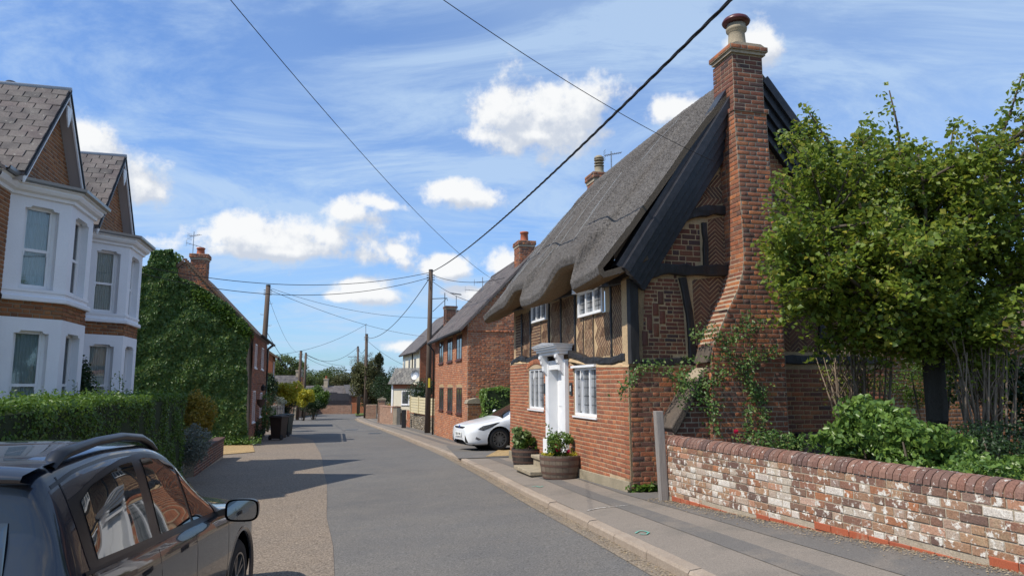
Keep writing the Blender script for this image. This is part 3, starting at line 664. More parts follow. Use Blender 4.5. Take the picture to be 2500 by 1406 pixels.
def tim(fr, pl, w, c0, c1, **k): return beam(fr, pl, w, c0, c1, **k).build('timber', M_black, cot)
quota = [0]
studs_black = [(.86, .045), (2.62, .06), (3.45, .05), (4.25, .06), (5.70, .075), (6.45, .09)]; studs_thin = [(1.68, .04), (2.18, .04), (4.85, .04)]
for a, w in studs_black: tim(FF, [(a, .46 + a * .01), (a + random.uniform(-.03, .03), 1.1), (a, 1.72)], w, UF_C - .02, UF_C + .03, px=False, wob=.006)
for a, w in studs_thin: beam(FF, [(a, .5), (a + .02, .9), (a, 1.25 if a < 3 else 1.42)], w, UF_C - .02, UF_C + .022, px=False, wob=.005).build('timber', M_polewood, cot)
edges = [0.20, .86, 1.68, 2.18, 2.62, 3.45, 4.25, 4.85, 5.70, 6.45, 7.1]
for i in range(len(edges) - 1):
    a0, a1 = edges[i] + .045, edges[i + 1] - .045; top = 1.70
    if 1.14 < (a0 + a1) / 2 < 2.36: top = 1.22
    if 4.33 < (a0 + a1) / 2 < 5.49: top = 1.38
    P = [(a0, .49 + .02 * a0 * .3), (a1, .49 + .02 * a1 * .3), (a1, top), (a0, top)]
    if i == 9 or i == 7: lay(cb, FF, P, M_herring_front, uw, course=.066, c=UF_C, proud=.005)
    else: zigzag(FF, P, M_herring_front, uw, bandw=.165, pitch=.074, joint=.030, ang=-40 if i % 2 else 40, c=UF_C, quota=quota, proud=.005)
beam(FF, [(0.12, .44), (.9, .40), (1.9, .46), (2.75, .60)], .12, UF_C - .02, .02, px=False, wob=.02).build('timber', M_black, cot)
beam(FF, [(4.1, .62), (4.6, .66), (5.2, .60), (5.75, .55)], .11, UF_C - .02, .01, px=False, wob=.02).build('timber', M_black, cot)
beam(FF, [(5.8, .60), (6.4, .65), (7.15, .55)], .11, UF_C - .02, .01, px=False, wob=.02).build('timber', M_black, cot)
beam(FF, [(-.05, 1.66), (3, 1.80), (CL, 1.93)], .16, UF_C - .02, UF_C + .06, px=False).build('wall_plate', M_black, cot)
# big corner post (both faces)
pm = MB(); hw = []
for k in range(9):
    z = .33 + k * (1.62 - .33) / 8; w = .20 + (.04 if k in (0, 8) else 0) + random.uniform(-.01, .01); g = .02
    hw.append([FF.at(w, z, UF_C + .01), FF.at(w * .97, z, UF_C + .05), FF.at(.03, z, UF_C + .085), GF.at(-.015, z, .02), GF.at(.02, z, .075), GF.at(w * .75, z, .07), GF.at(w * .8, z, .0)])
pm.grid(hw).build('corner_post', M_black, cot)
# ---------------- gable
gable_poly = [(0, -2.0), (GW, -2.0), (GW, 1.62), (GW / 2, 4.75), (0, 1.62)]
MB().fprism(GF, gable_poly, -.22, 0).build('gable_wall', M_mortar_old, cot)
gw = [o for o in cot.children if o.name.startswith('gable_wall')][0]
lay(cb, GF, [(0.02, -2.0), (1.2, -2.0), (1.2, .27), (0.02, .29)], M_brick_old, gw, course=.0735, wave=.006, proud=.006, L=.232)
lay(cb, GF, [(1.2, -1.0), (1.2, .27), (1.22, .27), (1.22, -1)], M_brick_old, gw)
lay(cb, GF, [(2.3, -2.0), (GW, -2.0), (GW, .27), (2.3, .27)], M_brick_old, gw, course=.0735, wave=.006, proud=.006, L=.232)
P1 = GF.pts([(1692, 500), (1772, 400), (1776, 494), (1700, 512)]); P2 = GF.pts([(1590, 648), (1622, 600), (1662, 556), (1708, 545), (1712, 646)]); P3 = GF.pts([(1728, 536), (1779, 527), (1781, 647), (1728, 648)])
P4 = GF.pts([(1572, 690), (1652, 674), (1668, 740), (1676, 868), (1568, 874)]); P5 = GF.pts([(1686, 684), (1775, 674), (1768, 720), (1740, 850), (1733, 868), (1700, 870), (1694, 760)])
zigzag(GF, P1, M_herring, gw, bandw=.2, pitch=.072, ang=42, quota=quota, joint=.018)
lay(cb, GF, P2, M_brick_dark, gw, course=.088, L=.24, joint=.017, proud=.006)
zigzag(GF, P3, M_herring, gw, bandw=.15, pitch=.066, ang=42, vertical=False, quota=quota, joint=.017)
vb = [(.47, 1.17, .09, .19), (.56, 1.35, .09, .2), (.36, .95, .085, .2), (.47, .85, .085, .2), (.28, .72, .09, .22), (.58, 1.05, .09, .2)]
lay(cb, GF, P4, M_brick_dark, gw, course=.062, L=.2, joint=.015, proud=.006, holes=[rect(a - .055, a + .055, b - .11, b + .11) for a, b, w, h in vb])
for a, b, w, h in vb: cb.put(frame_mat(GF.at(a, b, 0), GF.u, UP, GF.n, w, h, .017), M_brick_dark, gw)
zigzag(GF, P5, M_herring, gw, bandw=.16, pitch=.072, ang=42, vertical=False, quota=quota, joint=.016)
P6 = [(2.55, .55), (3.35, .55), (3.35, 1.55), (2.5, 1.55)]; P7 = [(3.5, .55), (4.4, .55), (4.4, 1.55), (3.5, 1.55)]
zigzag(GF, P6, M_herring, gw, bandw=.16, pitch=.072, ang=42, vertical=False, quota=quota, joint=.016); zigzag(GF, P7, M_herring, gw, bandw=.16, pitch=.072, ang=42, vertical=False, quota=[999], joint=.016)
lay(cb, GF, [(2.25, 1.90), (4.3, 1.90), (2.30, 4.62), (2.25, 4.62)], M_brick_old, gw, course=.0735)
tim(GF, [(1555, 672), (1620, 658), (1700, 662), (1782, 660)], .17, 0, .085, wob=.02)          # tie beam
tim(GF, [(1645, 535), (1690, 524), (1735, 514), (1780, 514)], .16, 0, .08, wob=.02)           # collar
tim(GF, [(1717, 545), (1720, 600), (1722, 652)], .075, 0, .06)
tim(GF, [(1664, 678), (1676, 740), (1685, 800), (1688, 872)], .11, 0, .06)
tim(GF, [(1566, 886), (1650, 882), (1740, 884)], .11, -.02, .03)
beam(GF, [(2.3, .42), (3.4, .42), (GW, .42)], .14, -.02, .04, px=False).build('timber', M_black, cot)
beam(GF, [(2.3, 1.75), (3.4, 1.75), (GW, 1.75)], .18, -.02, .06, px=False).build('timber', M_black, cot)
beam(GF, [(3.42, .5), (3.42, 1.7)], .13, -.02, .05, px=False).build('timber', M_black, cot)
# weatherboards under the verge: stepped planks following the slope
LV0, LV1 = GF.px(1499, 664), GF.px(1768, 255); RV0, RV1 = GF.px(2030, 430), GF.px(1867, 232)
apex = (2.18, 5.12)
def verge(a0, a1, width, nb, cfront, cback):
    d = (a1[0] - a0[0], a1[1] - a0[1]); l = math.hypot(*d); d = (d[0] / l, d[1] / l); sgn = 1 if a1[0] > a0[0] else -1; nrm = (d[1] * sgn, -d[0] * sgn)
    for i in range(nb):
        w0, w1 = width * i / nb - .04, width * (i + 1) / nb + .02 - .04; c = cfront + (cback - cfront) * i / (nb - 1) if nb > 1 else cfront
        p = [(a0[0] + nrm[0] * w0, a0[1] + nrm[1] * w0), (a1[0] + nrm[0] * w0, a1[1] + nrm[1] * w0), (a1[0] + nrm[0] * w1, a1[1] + nrm[1] * w1), (a0[0] + nrm[0] * w1, a0[1] + nrm[1] * w1)]
        MB().fprism(GF, p, c - .10, c).build('weatherboard', M_board, cot, bevel=.006)
LE = (0.0 - .17, 1.72); AP = (2.0, 4.98); verge(LE, AP, .52, 5, .36, .12)
RE = (GW + .25, 1.9); verge(RE, (2.38, 4.98), .50, 5, .36, .12)
for p0_, p1_, s_ in ((LE, AP, -1), (RE, (2.38, 4.98), 1)): MB().fprism(GF, [p0_, p1_, (p1_[0] + s_ * .10, p1_[1] + .09), (p0_[0] + s_ * .10, p0_[1] + .07)], .0, .262).build('verge_soffit', M_board, cot)
if 0: MB().fprism(GF, [(LE[0] - .06, LE[1] + .02), (AP[0], AP[1] + .07), (AP[0] + .02, AP[1] + .0), (LE[0], LE[1] - .06)], .34, .40).build('verge_board', M_board, cot)
# ---------------- thatch
DS = Vector(FF.u)
def B_low(s):                              # eave underside height along the street
    base = float(np.interp(s, [-.4, 0, 1, 2.5, 3.5, 4.2, 6, 7.2, 8.0], [1.60, 1.56, 1.50, 1.60, 1.55, 1.58, 1.72, 1.66, 1.55])); return base
def sig(x): return 1 / (1 + math.exp(-max(-30, min(30, x))))
def notch(s): return .50 * sig((s - 1.05) * 45) * sig((2.40 - s) * 9) + .40 * sig((s - 4.25) * 45) * sig((5.45 - s) * 9)
S = list(np.linspace(-.27, 7.75, 150)); rows = []; profs = []
RS, RE_ = 2.2, 1.75
for s in S:
    t = s / 8.0; b = B_low(s); h = notch(s); q = .92 * h
    ridge_w = RS + (RE_ - RS) * max(0, t); ridge_z = float(np.interp(s, [-.4, 2, 4, 6, 7.1, 7.75], [5.22, 5.17, 5.06, 4.92, 4.74, 4.5])); sr = s
    end = sig((s - 7.9) * 6)                # half-hip towards the far end
    ez = b + h * 1.0; out = .50 - h * .35
    prof = [(-.25, ez + .32), (out - .34, ez + .10), (out - .02, ez - .0), (out + .05, ez + .05), (out + .08, ez + .17)]
    z0 = ez + .17; c0 = out + .08
    for k in range(1, 31):
        w = k / 31; c = c0 + (-ridge_w - c0) * w; z = z0 + (ridge_z - z0) * w
        z += .16 * math.sin(math.pi * min(1, w * 1.05)) * .55 - .05 * math.sin(2 * math.pi * w) + .10 * math.exp(-((w - 1) / .06) ** 2)
        if h > 0.02: z += h * .30 * math.exp(-w * 7)
        z += .02 * mn.noise(Vector((s * .9, w * 4, 1))) + .012 * mn.noise(Vector((s * 5, w * 14, 5))); prof.append((c, z))
    for k in range(0, 9):
        w = k / 8; c = -ridge_w + (-GW - .5 + ridge_w) * w; z = ridge_z + .10 * math.exp(-(w / .12) ** 2) + (1.8 - ridge_z) * w + .08 * math.sin(math.pi * w); prof.append((c, z))
    prof += [(-GW - .45, 1.6), (-GW + .25, 1.95)]
    profs.append(prof); rows.append([FF.at(s, z, c) for c, z in prof])
mb = MB(); mb.grid(rows)
def inset(prof, s, d=.09):
    out = []
    for i, (c, z) in enumerate(prof):
        a = prof[max(0, i - 1)]; b = prof[min(len(prof) - 1, i + 1)]; t = (b[0] - a[0], b[1] - a[1]); l = math.hypot(*t) or 1
        out.append(FF.at(s, z - (-t[0]) / l * d if False else z + t[0] / l * d, c - t[1] / l * d))
    return out
irows = [inset(profs[i], S[i]) for i in range(len(S))]
under = MB().grid(irows)
for e in (0, -1):
    under.grid([rows[e], irows[e]])
M_thatch = material('thatch', (0.145, 0.134, 0.124), rough=0.95, stretch=(1, 1, .6), noise=[(1.3, (0.10, 0.088, 0.08), 0.8), (7, (0.17, 0.157, 0.147), 0.5), (26, (0.075, 0.068, 0.062), .6)], fine=(45, 0.5), bump=(55, 0.022), patches=[(85, 0.62, 0.70, (0.30, 0.285, 0.27)), (70, 0.66, 0.72, (0.05, 0.045, 0.04))])
M_thatch_end = material('cut_reed_ends', (0.20, 0.135, 0.075), rough=0.95, fine=(110, 0.5), bump=(90, 0.015), patches=(70, 0.6, 0.68, (0.06, 0.04, 0.025)))
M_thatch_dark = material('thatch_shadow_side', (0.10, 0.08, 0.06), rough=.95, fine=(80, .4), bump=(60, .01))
thatch = mb.build('thatch_roof', M_thatch, cot)
thatch.data.materials.append(M_thatch_end)
under.build('thatch_underside', M_thatch_dark, cot, smooth=True)
mcols = len(rows[0]) - 1
for i, p in enumerate(thatch.data.polygons):
    j = i % mcols
    if i < (len(rows) - 1) * mcols: p.material_index = 1 if (j < 3 or j >= mcols - 2) else 0; p.use_smooth = True
tex = bpy.data.textures.new('thatch_relief', 'CLOUDS'); tex.noise_scale = .035; tex.noise_depth = 2
sb = thatch.modifiers.new('sub', 'SUBSURF'); sb.subdivision_type = 'SIMPLE'; sb.levels = sb.render_levels = 2
dm = thatch.modifiers.new('relief', 'DISPLACE'); dm.texture = tex; dm.strength = .03; dm.texture_coords = 'GLOBAL'
# short straw tips standing off the surface: real geometry
sp = MB(); 
def straw_field(n):
    V = []; F = []
    for _ in range(n):
        i = random.randint(0, len(rows) - 2); j = random.randint(4, 33); u, v = random.random(), random.random()
        p = rows[i][j].lerp(rows[i + 1][j], u); q = rows[i][j + 1].lerp(rows[i + 1][j + 1], u); d = (p - q).normalized(); b = p.lerp(q, v); nn = d.cross(DS).normalized()
        if nn.z < 0: nn = -nn
        e = b + d * random.uniform(.02, .05) + nn * random.uniform(.015, .04) + DS * random.uniform(-.012, .012); w = DS * .0035; k = len(V)
        b = b + nn * -.005; V += [b - w, b + w, e]; F.append((k, k + 1, k + 2))
    return np.array([tuple(v) for v in V]), np.array(F)
V_, F_ = straw_field(26000)
M_straw = material('straw_tips', ramp=[(0.19, 0.175, 0.16), (0.12, 0.11, 0.10), (0.26, 0.24, 0.225), (0.09, 0.08, 0.075)], rough=.95)
np_mesh('straw_tips', V_, F_, M_straw, cot, rnd=RNG.random(len(F_)), kind='stuff')
# wire netting folds: thin strands down the roof
net = MB()
for k in range(13):
    s0 = random.uniform(1.0, 7.8); i0 = int(np.interp(s0, S, range(len(S)))); drift = random.uniform(-8, 10); P = []
    j0, j1 = sorted(random.sample(range(6, 34), 2))
    if j1 - j0 < 8: j1 = min(34, j0 + 12)
    for j in range(j0, j1): ii = int(max(0, min(len(S) - 1, i0 + drift * (34 - j) / 30))); P.append(rows[ii][j] + Vector((-.01, 0, .015)))
    if len(P) > 2: net.tube(P, .0028, 4, cap=False)
net.build('wire_netting', material('netting_wire', (0.30, 0.33, 0.36), rough=.6, metal=.2), cot, kind='stuff')
# white soffit gablets in the eyebrows
for (s0, s1, z0, zt) in ((1.12, 2.38, 1.68, 2.02), (4.3, 5.46, 1.80, 2.06)):
    sf = MB().fprism(FF, [(s0, z0), (s1, z0), (s1 - .1, zt), (s0 + .25, zt)], UF_C - .02, .06).build('eyebrow_soffit', M_white, cot)
    for i in range(5): a = s0 + .15 + i * (s1 - s0 - .2) / 5; MB().fbox(FF, a, a + .01, z0 + .02, zt - .02, .06, .065).build('board_joint', M_lead, sf)
# ---------------- windows
def casement(fr, q, c_frame, parent, name, lights, leads, fw_=.05, label=None, curtain=True, depth=.05):
    (a0, b0), (a1, b1) = q
    f = MB(); f.fbox(fr, a0, a1, b0, b0 + fw_, c_frame - depth, c_frame); f.fbox(fr, a0, a1, b1 - fw_, b1, c_frame - depth, c_frame - .001)
    f.fbox(fr, a0, a0 + fw_, b0 + fw_, b1 - fw_, c_frame - depth, c_frame - .001); f.fbox(fr, a1 - fw_, a1, b0 + fw_, b1 - fw_, c_frame - depth, c_frame - .001)
    w = MB(); W = a1 - a0 - 2 * fw_
    root = f.build(name, M_white, parent, bevel=.005, label=label)
    pos = [a0 + fw_ + W * l for l in lights]
    for p in pos[1:-1]: MB().fbox(fr, p - .022, p + .022, b0 + fw_, b1 - fw_, c_frame - depth, c_frame - .004).build('mullion', M_white, root)
    MB().fbox(fr, a0 + fw_, a1 - fw_, b0 + fw_, b1 - fw_, c_frame - depth + .008, c_frame - depth + .012).build('pane', M_pane_leaded, root)
    nx, ny = leads; L_ = MB()
    for i in range(len(pos) - 1):
        l0, l1 = pos[i] + .022, pos[i + 1] - .022
        for k in range(1, nx): x = l0 + (l1 - l0) * k / nx; L_.fbox(fr, x - .004, x + .004, b0 + fw_, b1 - fw_, c_frame - depth + .012, c_frame - depth + .018)
        for k in range(1, ny): z = b0 + fw_ + (b1 - b0 - 2 * fw_) * k / ny; L_.fbox(fr, l0, l1, z - .004, z + .004, c_frame - depth + .0125, c_frame - depth + .019)
    L_.build('lead_cames', M_lead, root); return root
M_pane_leaded = material('leaded_pane', (0.09, 0.10, 0.11), rough=.06, spec=.9, noise=(2.2, (0.30, 0.31, 0.32), 1.0), bump=(6, .004))  # opaque grey blotches in the pane colour stand in for reflections
casement(FF, [(1.35, -.53), (2.49, .33)], -.02, cot, 'window', [0, .32, .68, 1], (2, 5), label='taller leaded window under a flat white head')
MB().fbox(FF, 1.33, 2.52, .325, .365, -.05, .05).build('window_head', M_white, cot)
casement(FF, [(4.37, -.50), (5.54, .38)], -.02, cot, 'window', [0, .38, .7, 1], (2, 5), label='leaded window under a segmental brick arch')
MB().fprism(FF, [(4.37, .38), (5.54, .38), (5.25, .44), (4.95, .465), (4.65, .44)], -.06, -.02).build('arched_window_head', M_white, cot)
MB().fbox(FF, 1.32, 2.52, -.56, -.532, -.03, .03).build('window_sill', M_white, cot); MB().fbox(FF, 4.35, 5.56, -.53, -.502, -.03, .03).build('window_sill', M_white, cot)
casement(FF, [(1.14, 1.24), (2.36, 1.70)], UF_C + .06, cot, 'window', [0, .33, .67, 1], (2, 4)); casement(FF, [(4.33, 1.40), (5.49, 1.80)], UF_C + .06, cot, 'window', [0, .33, .67, 1], (2, 4))
for (a, z) in ((2.10, -.30), (5.1, -.28)):       # white fleur stays inside the lights
    m_ = MB().tube([FF.at(a, z - .14, .0), FF.at(a, z + .5, .0)], .008, 6); m_.fprism(FF, [(a - .03, z + .46), (a, z + .40), (a + .03, z + .46), (a, z + .58)], .0, .01).build('casement_stay', M_white, cot)
# door, surround and hood
door_b = -1.36; fs = MB()
fs.fbox(FF, 2.80, 3.0, -1.42, .50, -.14, .07); fs.fbox(FF, 3.84, 4.04, -1.42, .50, -.14, .07); fs.fbox(FF, 3.0, 3.84, .32, .50, -.14, .05)
fs.fbox(FF, 2.78, 3.01, -1.62, -1.30, -.10, .10); fs.fbox(FF, 3.83, 4.07, -1.62, -1.05, -.10, .12)
ds_ = fs.build('door_surround', M_white, cot, bevel=.006)
MB().fbox(FF, 3.0, 3.84, door_b, .32, -.20, -.13).build('door', M_white, cot)
dd = [o for o in cot.children if o.name.startswith('door') and 'surround' not in o.name][0]
for b0, b1 in ((-1.2, -.5), (-.4, .2)):
    for a0 in (3.08, 3.46): MB().fbox(FF, a0, a0 + .3, b0, b1, -.13, -.118).build('door_panel', M_white, dd, bevel=.006)
MB().fbox(FF, 3.02, 3.07, -1.3, .25, -.13, -.10).build('side_light', M_lead, dd)
MB().lathe(FF.at(3.12, -.45, -.115), [(0, 0), (.02, .01), (.02, .03), (0, .04)], 10, axis=FF.n).build('door_knob', material('brass', (.6, .45, .2), rough=.3, metal=1), dd, smooth=True)
hd = MB()
for k, (c1, z0, z1, ex) in enumerate([(.20, .60, .66, .02), (.25, .66, .71, .05), (.29, .71, .75, .08), (.32, .75, .775, .10)]): hd.fbox(FF, 2.78 - ex, 4.05 + ex, z0, z1, -.06, c1)
hood = hd.build('door_hood', M_white, cot, bevel=.008)
MB().fprism(FF, [(2.67, .776), (4.16, .776), (4.16, .79), (3.4, .84), (2.67, .79)], -.08, .33).build('hood_lead', M_leadroof, hood)
for a in (2.84, 3.88):
    pr = [(0.02, .598), (.18, .598), (.18, .54), (.15, .50), (.14, .44), (.11, .40), (.10, .30), (.05, .24), (.02, .2)]; m_ = MB()
    m_.prism([FF.at(a, z, c + .05) for c, z in pr], FF.u * .12).build('bracket', M_white, hood, bevel=.005)
for (a, lab) in ((2.60, None), (4.22, None)):
    s_ = MB().fbox(FF, a - .07, a + .07, -.16, .06, .014, .03).build('door_plaque', M_lead, cot, bevel=.004)
def text(body, name, size, mat, parent, loc, rot, extrude=.002, font_scale=1.0):
    cu = bpy.data.curves.new(name, 'FONT'); cu.body = body; cu.size = size; cu.extrude = extrude; cu.align_x = 'CENTER'; cu.align_y = 'CENTER'; cu.space_character = font_scale
    o = bpy.data.objects.new(name, cu); COL.objects.link(o); o.matrix_world = Matrix.Translation(loc) @ rot; bpy.context.view_layer.update()
    me = bpy.data.meshes.new_from_object(o.evaluated_get(bpy.context.evaluated_depsgraph_get())); M = o.matrix_world.copy(); bpy.data.objects.remove(o)
    me.transform(M); me.materials.clear(); me.materials.append(mat); ob = bpy.data.objects.new(name, me); return link(ob, parent)
def face_rot(u, n): return Matrix(((u.x, UP.x, n.x), (u.y, UP.y, n.y), (u.z, UP.z, n.z))).to_4x4()
M_whitesign = material('sign_white', (.7, .7, .68), rough=.6)
pl_ = [o for o in cot.children if o.name.startswith('door_plaque')]
text('8', 'house_number', .15, M_whitesign, pl_[0], FF.at(2.60, -.05, .031), face_rot(-FF.u, FF.n))
# ---------------- gable chimney
ch = MB(); CF = .50
lev = [(-2.0, 1.10, 2.36), (.42, 1.10, 2.36), (.60, 1.14, 2.36), (1.10, 1.40, 2.36), (1.45, 1.60, 2.35), (1.75, 1.70, 2.34), (2.0, 1.73, 2.31), (3.0, 1.71, 2.28), (4.32, 1.67, 2.25)]
def lv(z): return float(np.interp(z, [l[0] for l in lev], [l[1] for l in lev])), float(np.interp(z, [l[0] for l in lev], [l[2] for l in lev]))
rows_c = []
for z, a0, a1 in lev: cb_ = 0.0 if z < 3.9 else 0.0; rows_c.append([GF.at(a0, z, -.15), GF.at(a0, z, CF), GF.at(a1, z, CF), GF.at(a1, z, -.15), GF.at(a0, z, -.15)])
ch.grid(rows_c); 
top_a0, top_a1 = 1.70, 2.24
ch.fbox(GF, 1.70, 2.24, 4.32, 5.36, -.06, CF - .03); ch.fbox(GF, 1.655, 2.285, 4.30, 4.37, -.09, CF + .02); ch.fbox(GF, 1.66, 2.28, 5.28, 5.33, -.09, CF + .01); ch.fbox(GF, 1.63, 2.31, 5.33, 5.41, -.12, CF + .04)
chim = ch.build('chimney_stack', M_mortar_grey, cot)
lay(cb, GF, [(l[1], l[0]) for l in lev] + [(l[2], l[0]) for l in lev[::-1]], M_brick_old, chim, c=CF, course=.0735, L=.235, proud=.006, wave=.004, joint=.017)
SFc = Fr(tuple(GF.at(0, 0, 0))[:2], tuple(-GF.n)[:2], tuple(-GF.u)[:2])        # left cheek of the stack: a runs back from the front, c outward to the left
def cheek(z0, z1, a_of, mat, proud=.006, off=0.0, back=.12, front=CF):
    z = z0; r = 0
    while z < z1 - .03:
        a0 = a_of(z + .036); x = -front; seq = [.235, .118] if r % 2 else [.118, .235]; i = 0
        while x < back - .02:
            e = min(back, x + seq[i % 2]); i += 1
            o = SFc.at((x + e) / 2, z + .036, -a0 + off); cb.put(frame_mat(o, SFc.u, UP, SFc.n, e - x - .011, .0625, proud * random.uniform(.7, 1.3)), mat, chim); x = e
        z += .0735; r += 1
cheek(-1.2, 4.3, lambda z: lv(z)[0], M_brick_old)
lay(cb, GF, rect(1.70, 2.24, 4.38, 5.27), M_brick_dark, chim, c=CF - .03, course=.0735, bond='stretcher'); cheek(4.38, 5.26, lambda z: 1.70, M_brick_dark, front=CF - .03)
lay(cb, GF, rect(1.66, 2.28, 4.302, 4.368), M_brick_dark, chim, c=CF + .02, course=.066); lay(cb, GF, rect(1.64, 2.30, 5.335, 5.408), M_brick_old, chim, c=CF + .04, course=.073)
cheek(5.337, 5.40, lambda z: 1.63, M_brick_old, front=CF + .04); cheek(4.30, 4.36, lambda z: 1.655, M_brick_dark, front=CF + .02)
pc = GF.at(1.96, 5.41, .22)
MB().lathe(pc, [(.175, -.02), (.17, .02), (.15, .06), (.135, .28), (.13, .36), (.165, .39), (.17, .43), (.15, .45), (.15, .50), (.1, .50)], 24).build('chimney_pot', M_stone, chim, smooth=True)
MB().lathe(pc, [(.10, .44), (.14, .47), (.14, .53), (.215, .52), (.23, .55), (.20, .60), (.12, .65), (0, .665)], 24).build('pot_cowl', material('maroon_cowl', (.09, .02, .02), rough=.35, spec=.5), chim, smooth=True)
MB().fprism(GF, [(1.63, 5.40), (2.31, 5.40), (2.2, 5.46), (1.75, 5.46)], -.1, CF + .02).build('flaunching', M_mortar_grey, chim)
M_stone_dark = material('stone_weathered', (0.115, 0.09, 0.07), rough=.95, noise=(6, (0.07, .06, .05), .8), fine=(50, .3), bump=(30, .01))
# sloping buttress at the foot of the stack, with its stone weathering slab
bt = MB().fprism(GF, [(.50, -2.0), (1.10, -2.0), (1.10, .28), (1.0, .22), (.50, -.62)], 0.0, .40).build('buttress', M_mortar_grey, cot)
for r_ in range(18):
    for x_, w_ in (((.02, .2), (.23, .17)) if r_ % 2 else ((.02, .1), (.13, .27))): cb.put(frame_mat(SFc.at(-(x_ + w_ / 2), -1.96 + r_ * .0735 + .036, -.50), SFc.u, UP, SFc.n, w_ - .011, .0625, .006), M_brick_dark, bt)
lay(cb, GF, [(.51, -2.0), (1.09, -2.0), (1.09, .22), (1.0, .16), (.51, -.66)], M_brick_dark, bt, c=.40, course=.0735)
MB().fprism(GF, [(.44, -.60), (.52, -.70), (.98, .02), (.92, .12)], -.0, .46).build('weathering_slab', M_stone_dark, cot, bevel=.02)
MB().fprism(GF, [(1.02, .34), (1.16, .34), (1.22, .62), (1.12, .60)], .1, .5).build('weathering_stone', M_stone_dark, cot, bevel=.02)
# rear chimney through the far ridge, with pot
def stack_at(parent, name, c, w, d, z0, z1, ux, brick, bag=None, pot=True, potmat=None, potr=.13, pot_h=.5, band=True, course=.075, cap=.05):
    u = Vector((ux[0], ux[1], 0)).normalized(); n = Vector((u.y, -u.x, 0)); mb = MB(); fr = Fr((c[0], c[1]), u, n)
    mb.fbox(fr, -w / 2, w / 2, z0, z1, -d / 2, d / 2)
    if band: mb.fbox(fr, -w / 2 - cap, w / 2 + cap, z1 - .16, z1 + .0, -d / 2 - cap, d / 2 + cap); mb.fbox(fr, -w / 2 - cap / 2, w / 2 + cap / 2, z1 - .24, z1 - .162, -d / 2 - cap / 2, d / 2 + cap / 2)
    o = mb.build(name, M_mortar_grey, parent)
    if bag:
        for sgn in (1, -1):
            f2 = Fr((c[0], c[1]), u * sgn, n * sgn); lay(bag, f2, rect(-w / 2, w / 2, z0, z1 - .25), brick, o, c=d / 2, course=course, proud=.01); lay(bag, f2, rect(-w / 2 - cap, w / 2 + cap, z1 - .16, z1), brick, o, c=d / 2 + cap, course=course, proud=.01)
            f3 = Fr((c[0], c[1]), n * sgn, -u * sgn); lay(bag, f3, rect(-d / 2, d / 2, z0, z1 - .25), brick, o, c=w / 2, course=course, proud=.01); lay(bag, f3, rect(-d / 2 - cap, d / 2 + cap, z1 - .16, z1), brick, o, c=w / 2 + cap, course=course, proud=.01)
    if pot: MB().lathe((c[0], c[1], z1), [(potr * 1.2, -.01), (potr, .05), (potr * .9, pot_h * .8), (potr * 1.1, pot_h * .85), (potr * 1.05, pot_h), (potr * .8, pot_h)], 16).build('chimney_pot', potmat or M_pot, o, smooth=True)
    return o
rp = at(1463, 430, 17.6); rs = stack_at(cot, 'rear_chimney', (rp.x, rp.y), .46, .5, 3.5, rp.z + .02, GF.u, M_brick_old, cb, pot=False)
mbp = MB(); mbp.lathe((rp.x, rp.y, rp.z + .02), [(.15, 0), (.14, .05), (.115, .12), (.12, .16), (.12, .2)], 16)
for k in range(3): mbp.lathe((rp.x, rp.y, rp.z + .24 + k * .075), [(.08, 0), (.125, .01), (.13, .03), (.08, .05)], 16)
mbp.lathe((rp.x, rp.y, rp.z + .44), [(.08, 0), (.125, .0), (.12, .05), (.07, .09), (0, .1)], 16)
mbp.build('louvred_pot', M_stone, rs, smooth=True)
cb.flush()
# ================================================================ GARDEN WALL, POST
wl0 = gnd(1632, 1238); wdir = Vector((3.33 - wl0.x, 5.49 - wl0.y, 0)).normalized()
WF = Fr((wl0.x, wl0.y), (wdir.x, wdir.y), (-abs(wdir.y), -abs(wdir.x)))
TOPW = -.735; WL = 7.2
gwt = thing('garden_wall', 'low garden wall of whitewash-flaked old bricks with a rounded brick coping', 'wall', (wl0.x, wl0.y, wl0.z))
wbody = MB().fprism(WF, [(0, -2.1), (WL, -2.1), (WL, TOPW - .03), (0, TOPW - .03)], -.22, 0).build('wall_core', material('mortar_wall', (0.40, 0.34, 0.26), noise=(4, (0.28, 0.23, 0.16), 0.6), fine=(60, .25), bump=(50, .006)), gwt)
def wz(a): p = WF.at(a, 0); return G(p.x, p.y)
wb = Bag(300)
lay(wb, WF, [(0.01, wz(0) + .12)] + [(a, wz(a) + .14) for a in np.linspace(.5, WL, 9)] + [(WL, TOPW - .035), (0.01, TOPW - .035)], M_brick_wall, wbody, course=.0745, joint=.012, L=.236, proud=.007, jit=.6, b0=TOPW - .035 - .0745 * 20, bond='flemish', wave=.003)
a = 0; lvl = wz(0) - .02
while a < WL:                                # new red bricks along the foot, stepping up with the path
    L = .225; g = wz(a); nrow = 2
    aq = math.floor(a / .9) * .9 + .45; g = wz(aq); base = TOPW - .035 - .0745 * math.ceil((TOPW - .035 - g + .01) / .0745)
    for r_ in range(2): wb.put(frame_mat(WF.at(a + L / 2 + (r_ % 2) * .11, base + .037 + .0745 * (r_ + .35), 0), WF.u, UP, WF.n, L - .01, .066, .014), M_brick_newred, wbody)
    a += L
wb.flush()
nco = int(WL / .0745)
for i in range(nco):                         # half-round coping bricks on edge
    a0 = i * .0745; m_ = MB(); R0 = .125 + random.uniform(-.004, .004); cc = -.11; rows_ = []
    for aa in (a0 + .005, a0 + .0705):
        rows_.append([WF.at(aa, TOPW - .03 + math.sin(math.pi * k / 8) * (R0 - .01), cc + math.cos(math.pi * k / 8) * R0) for k in range(9)])
    m_.grid(rows_); m_.poly(rows_[0]); m_.poly(rows_[1]); m_.build('coping_brick', M_coping, gwt, smooth=False)
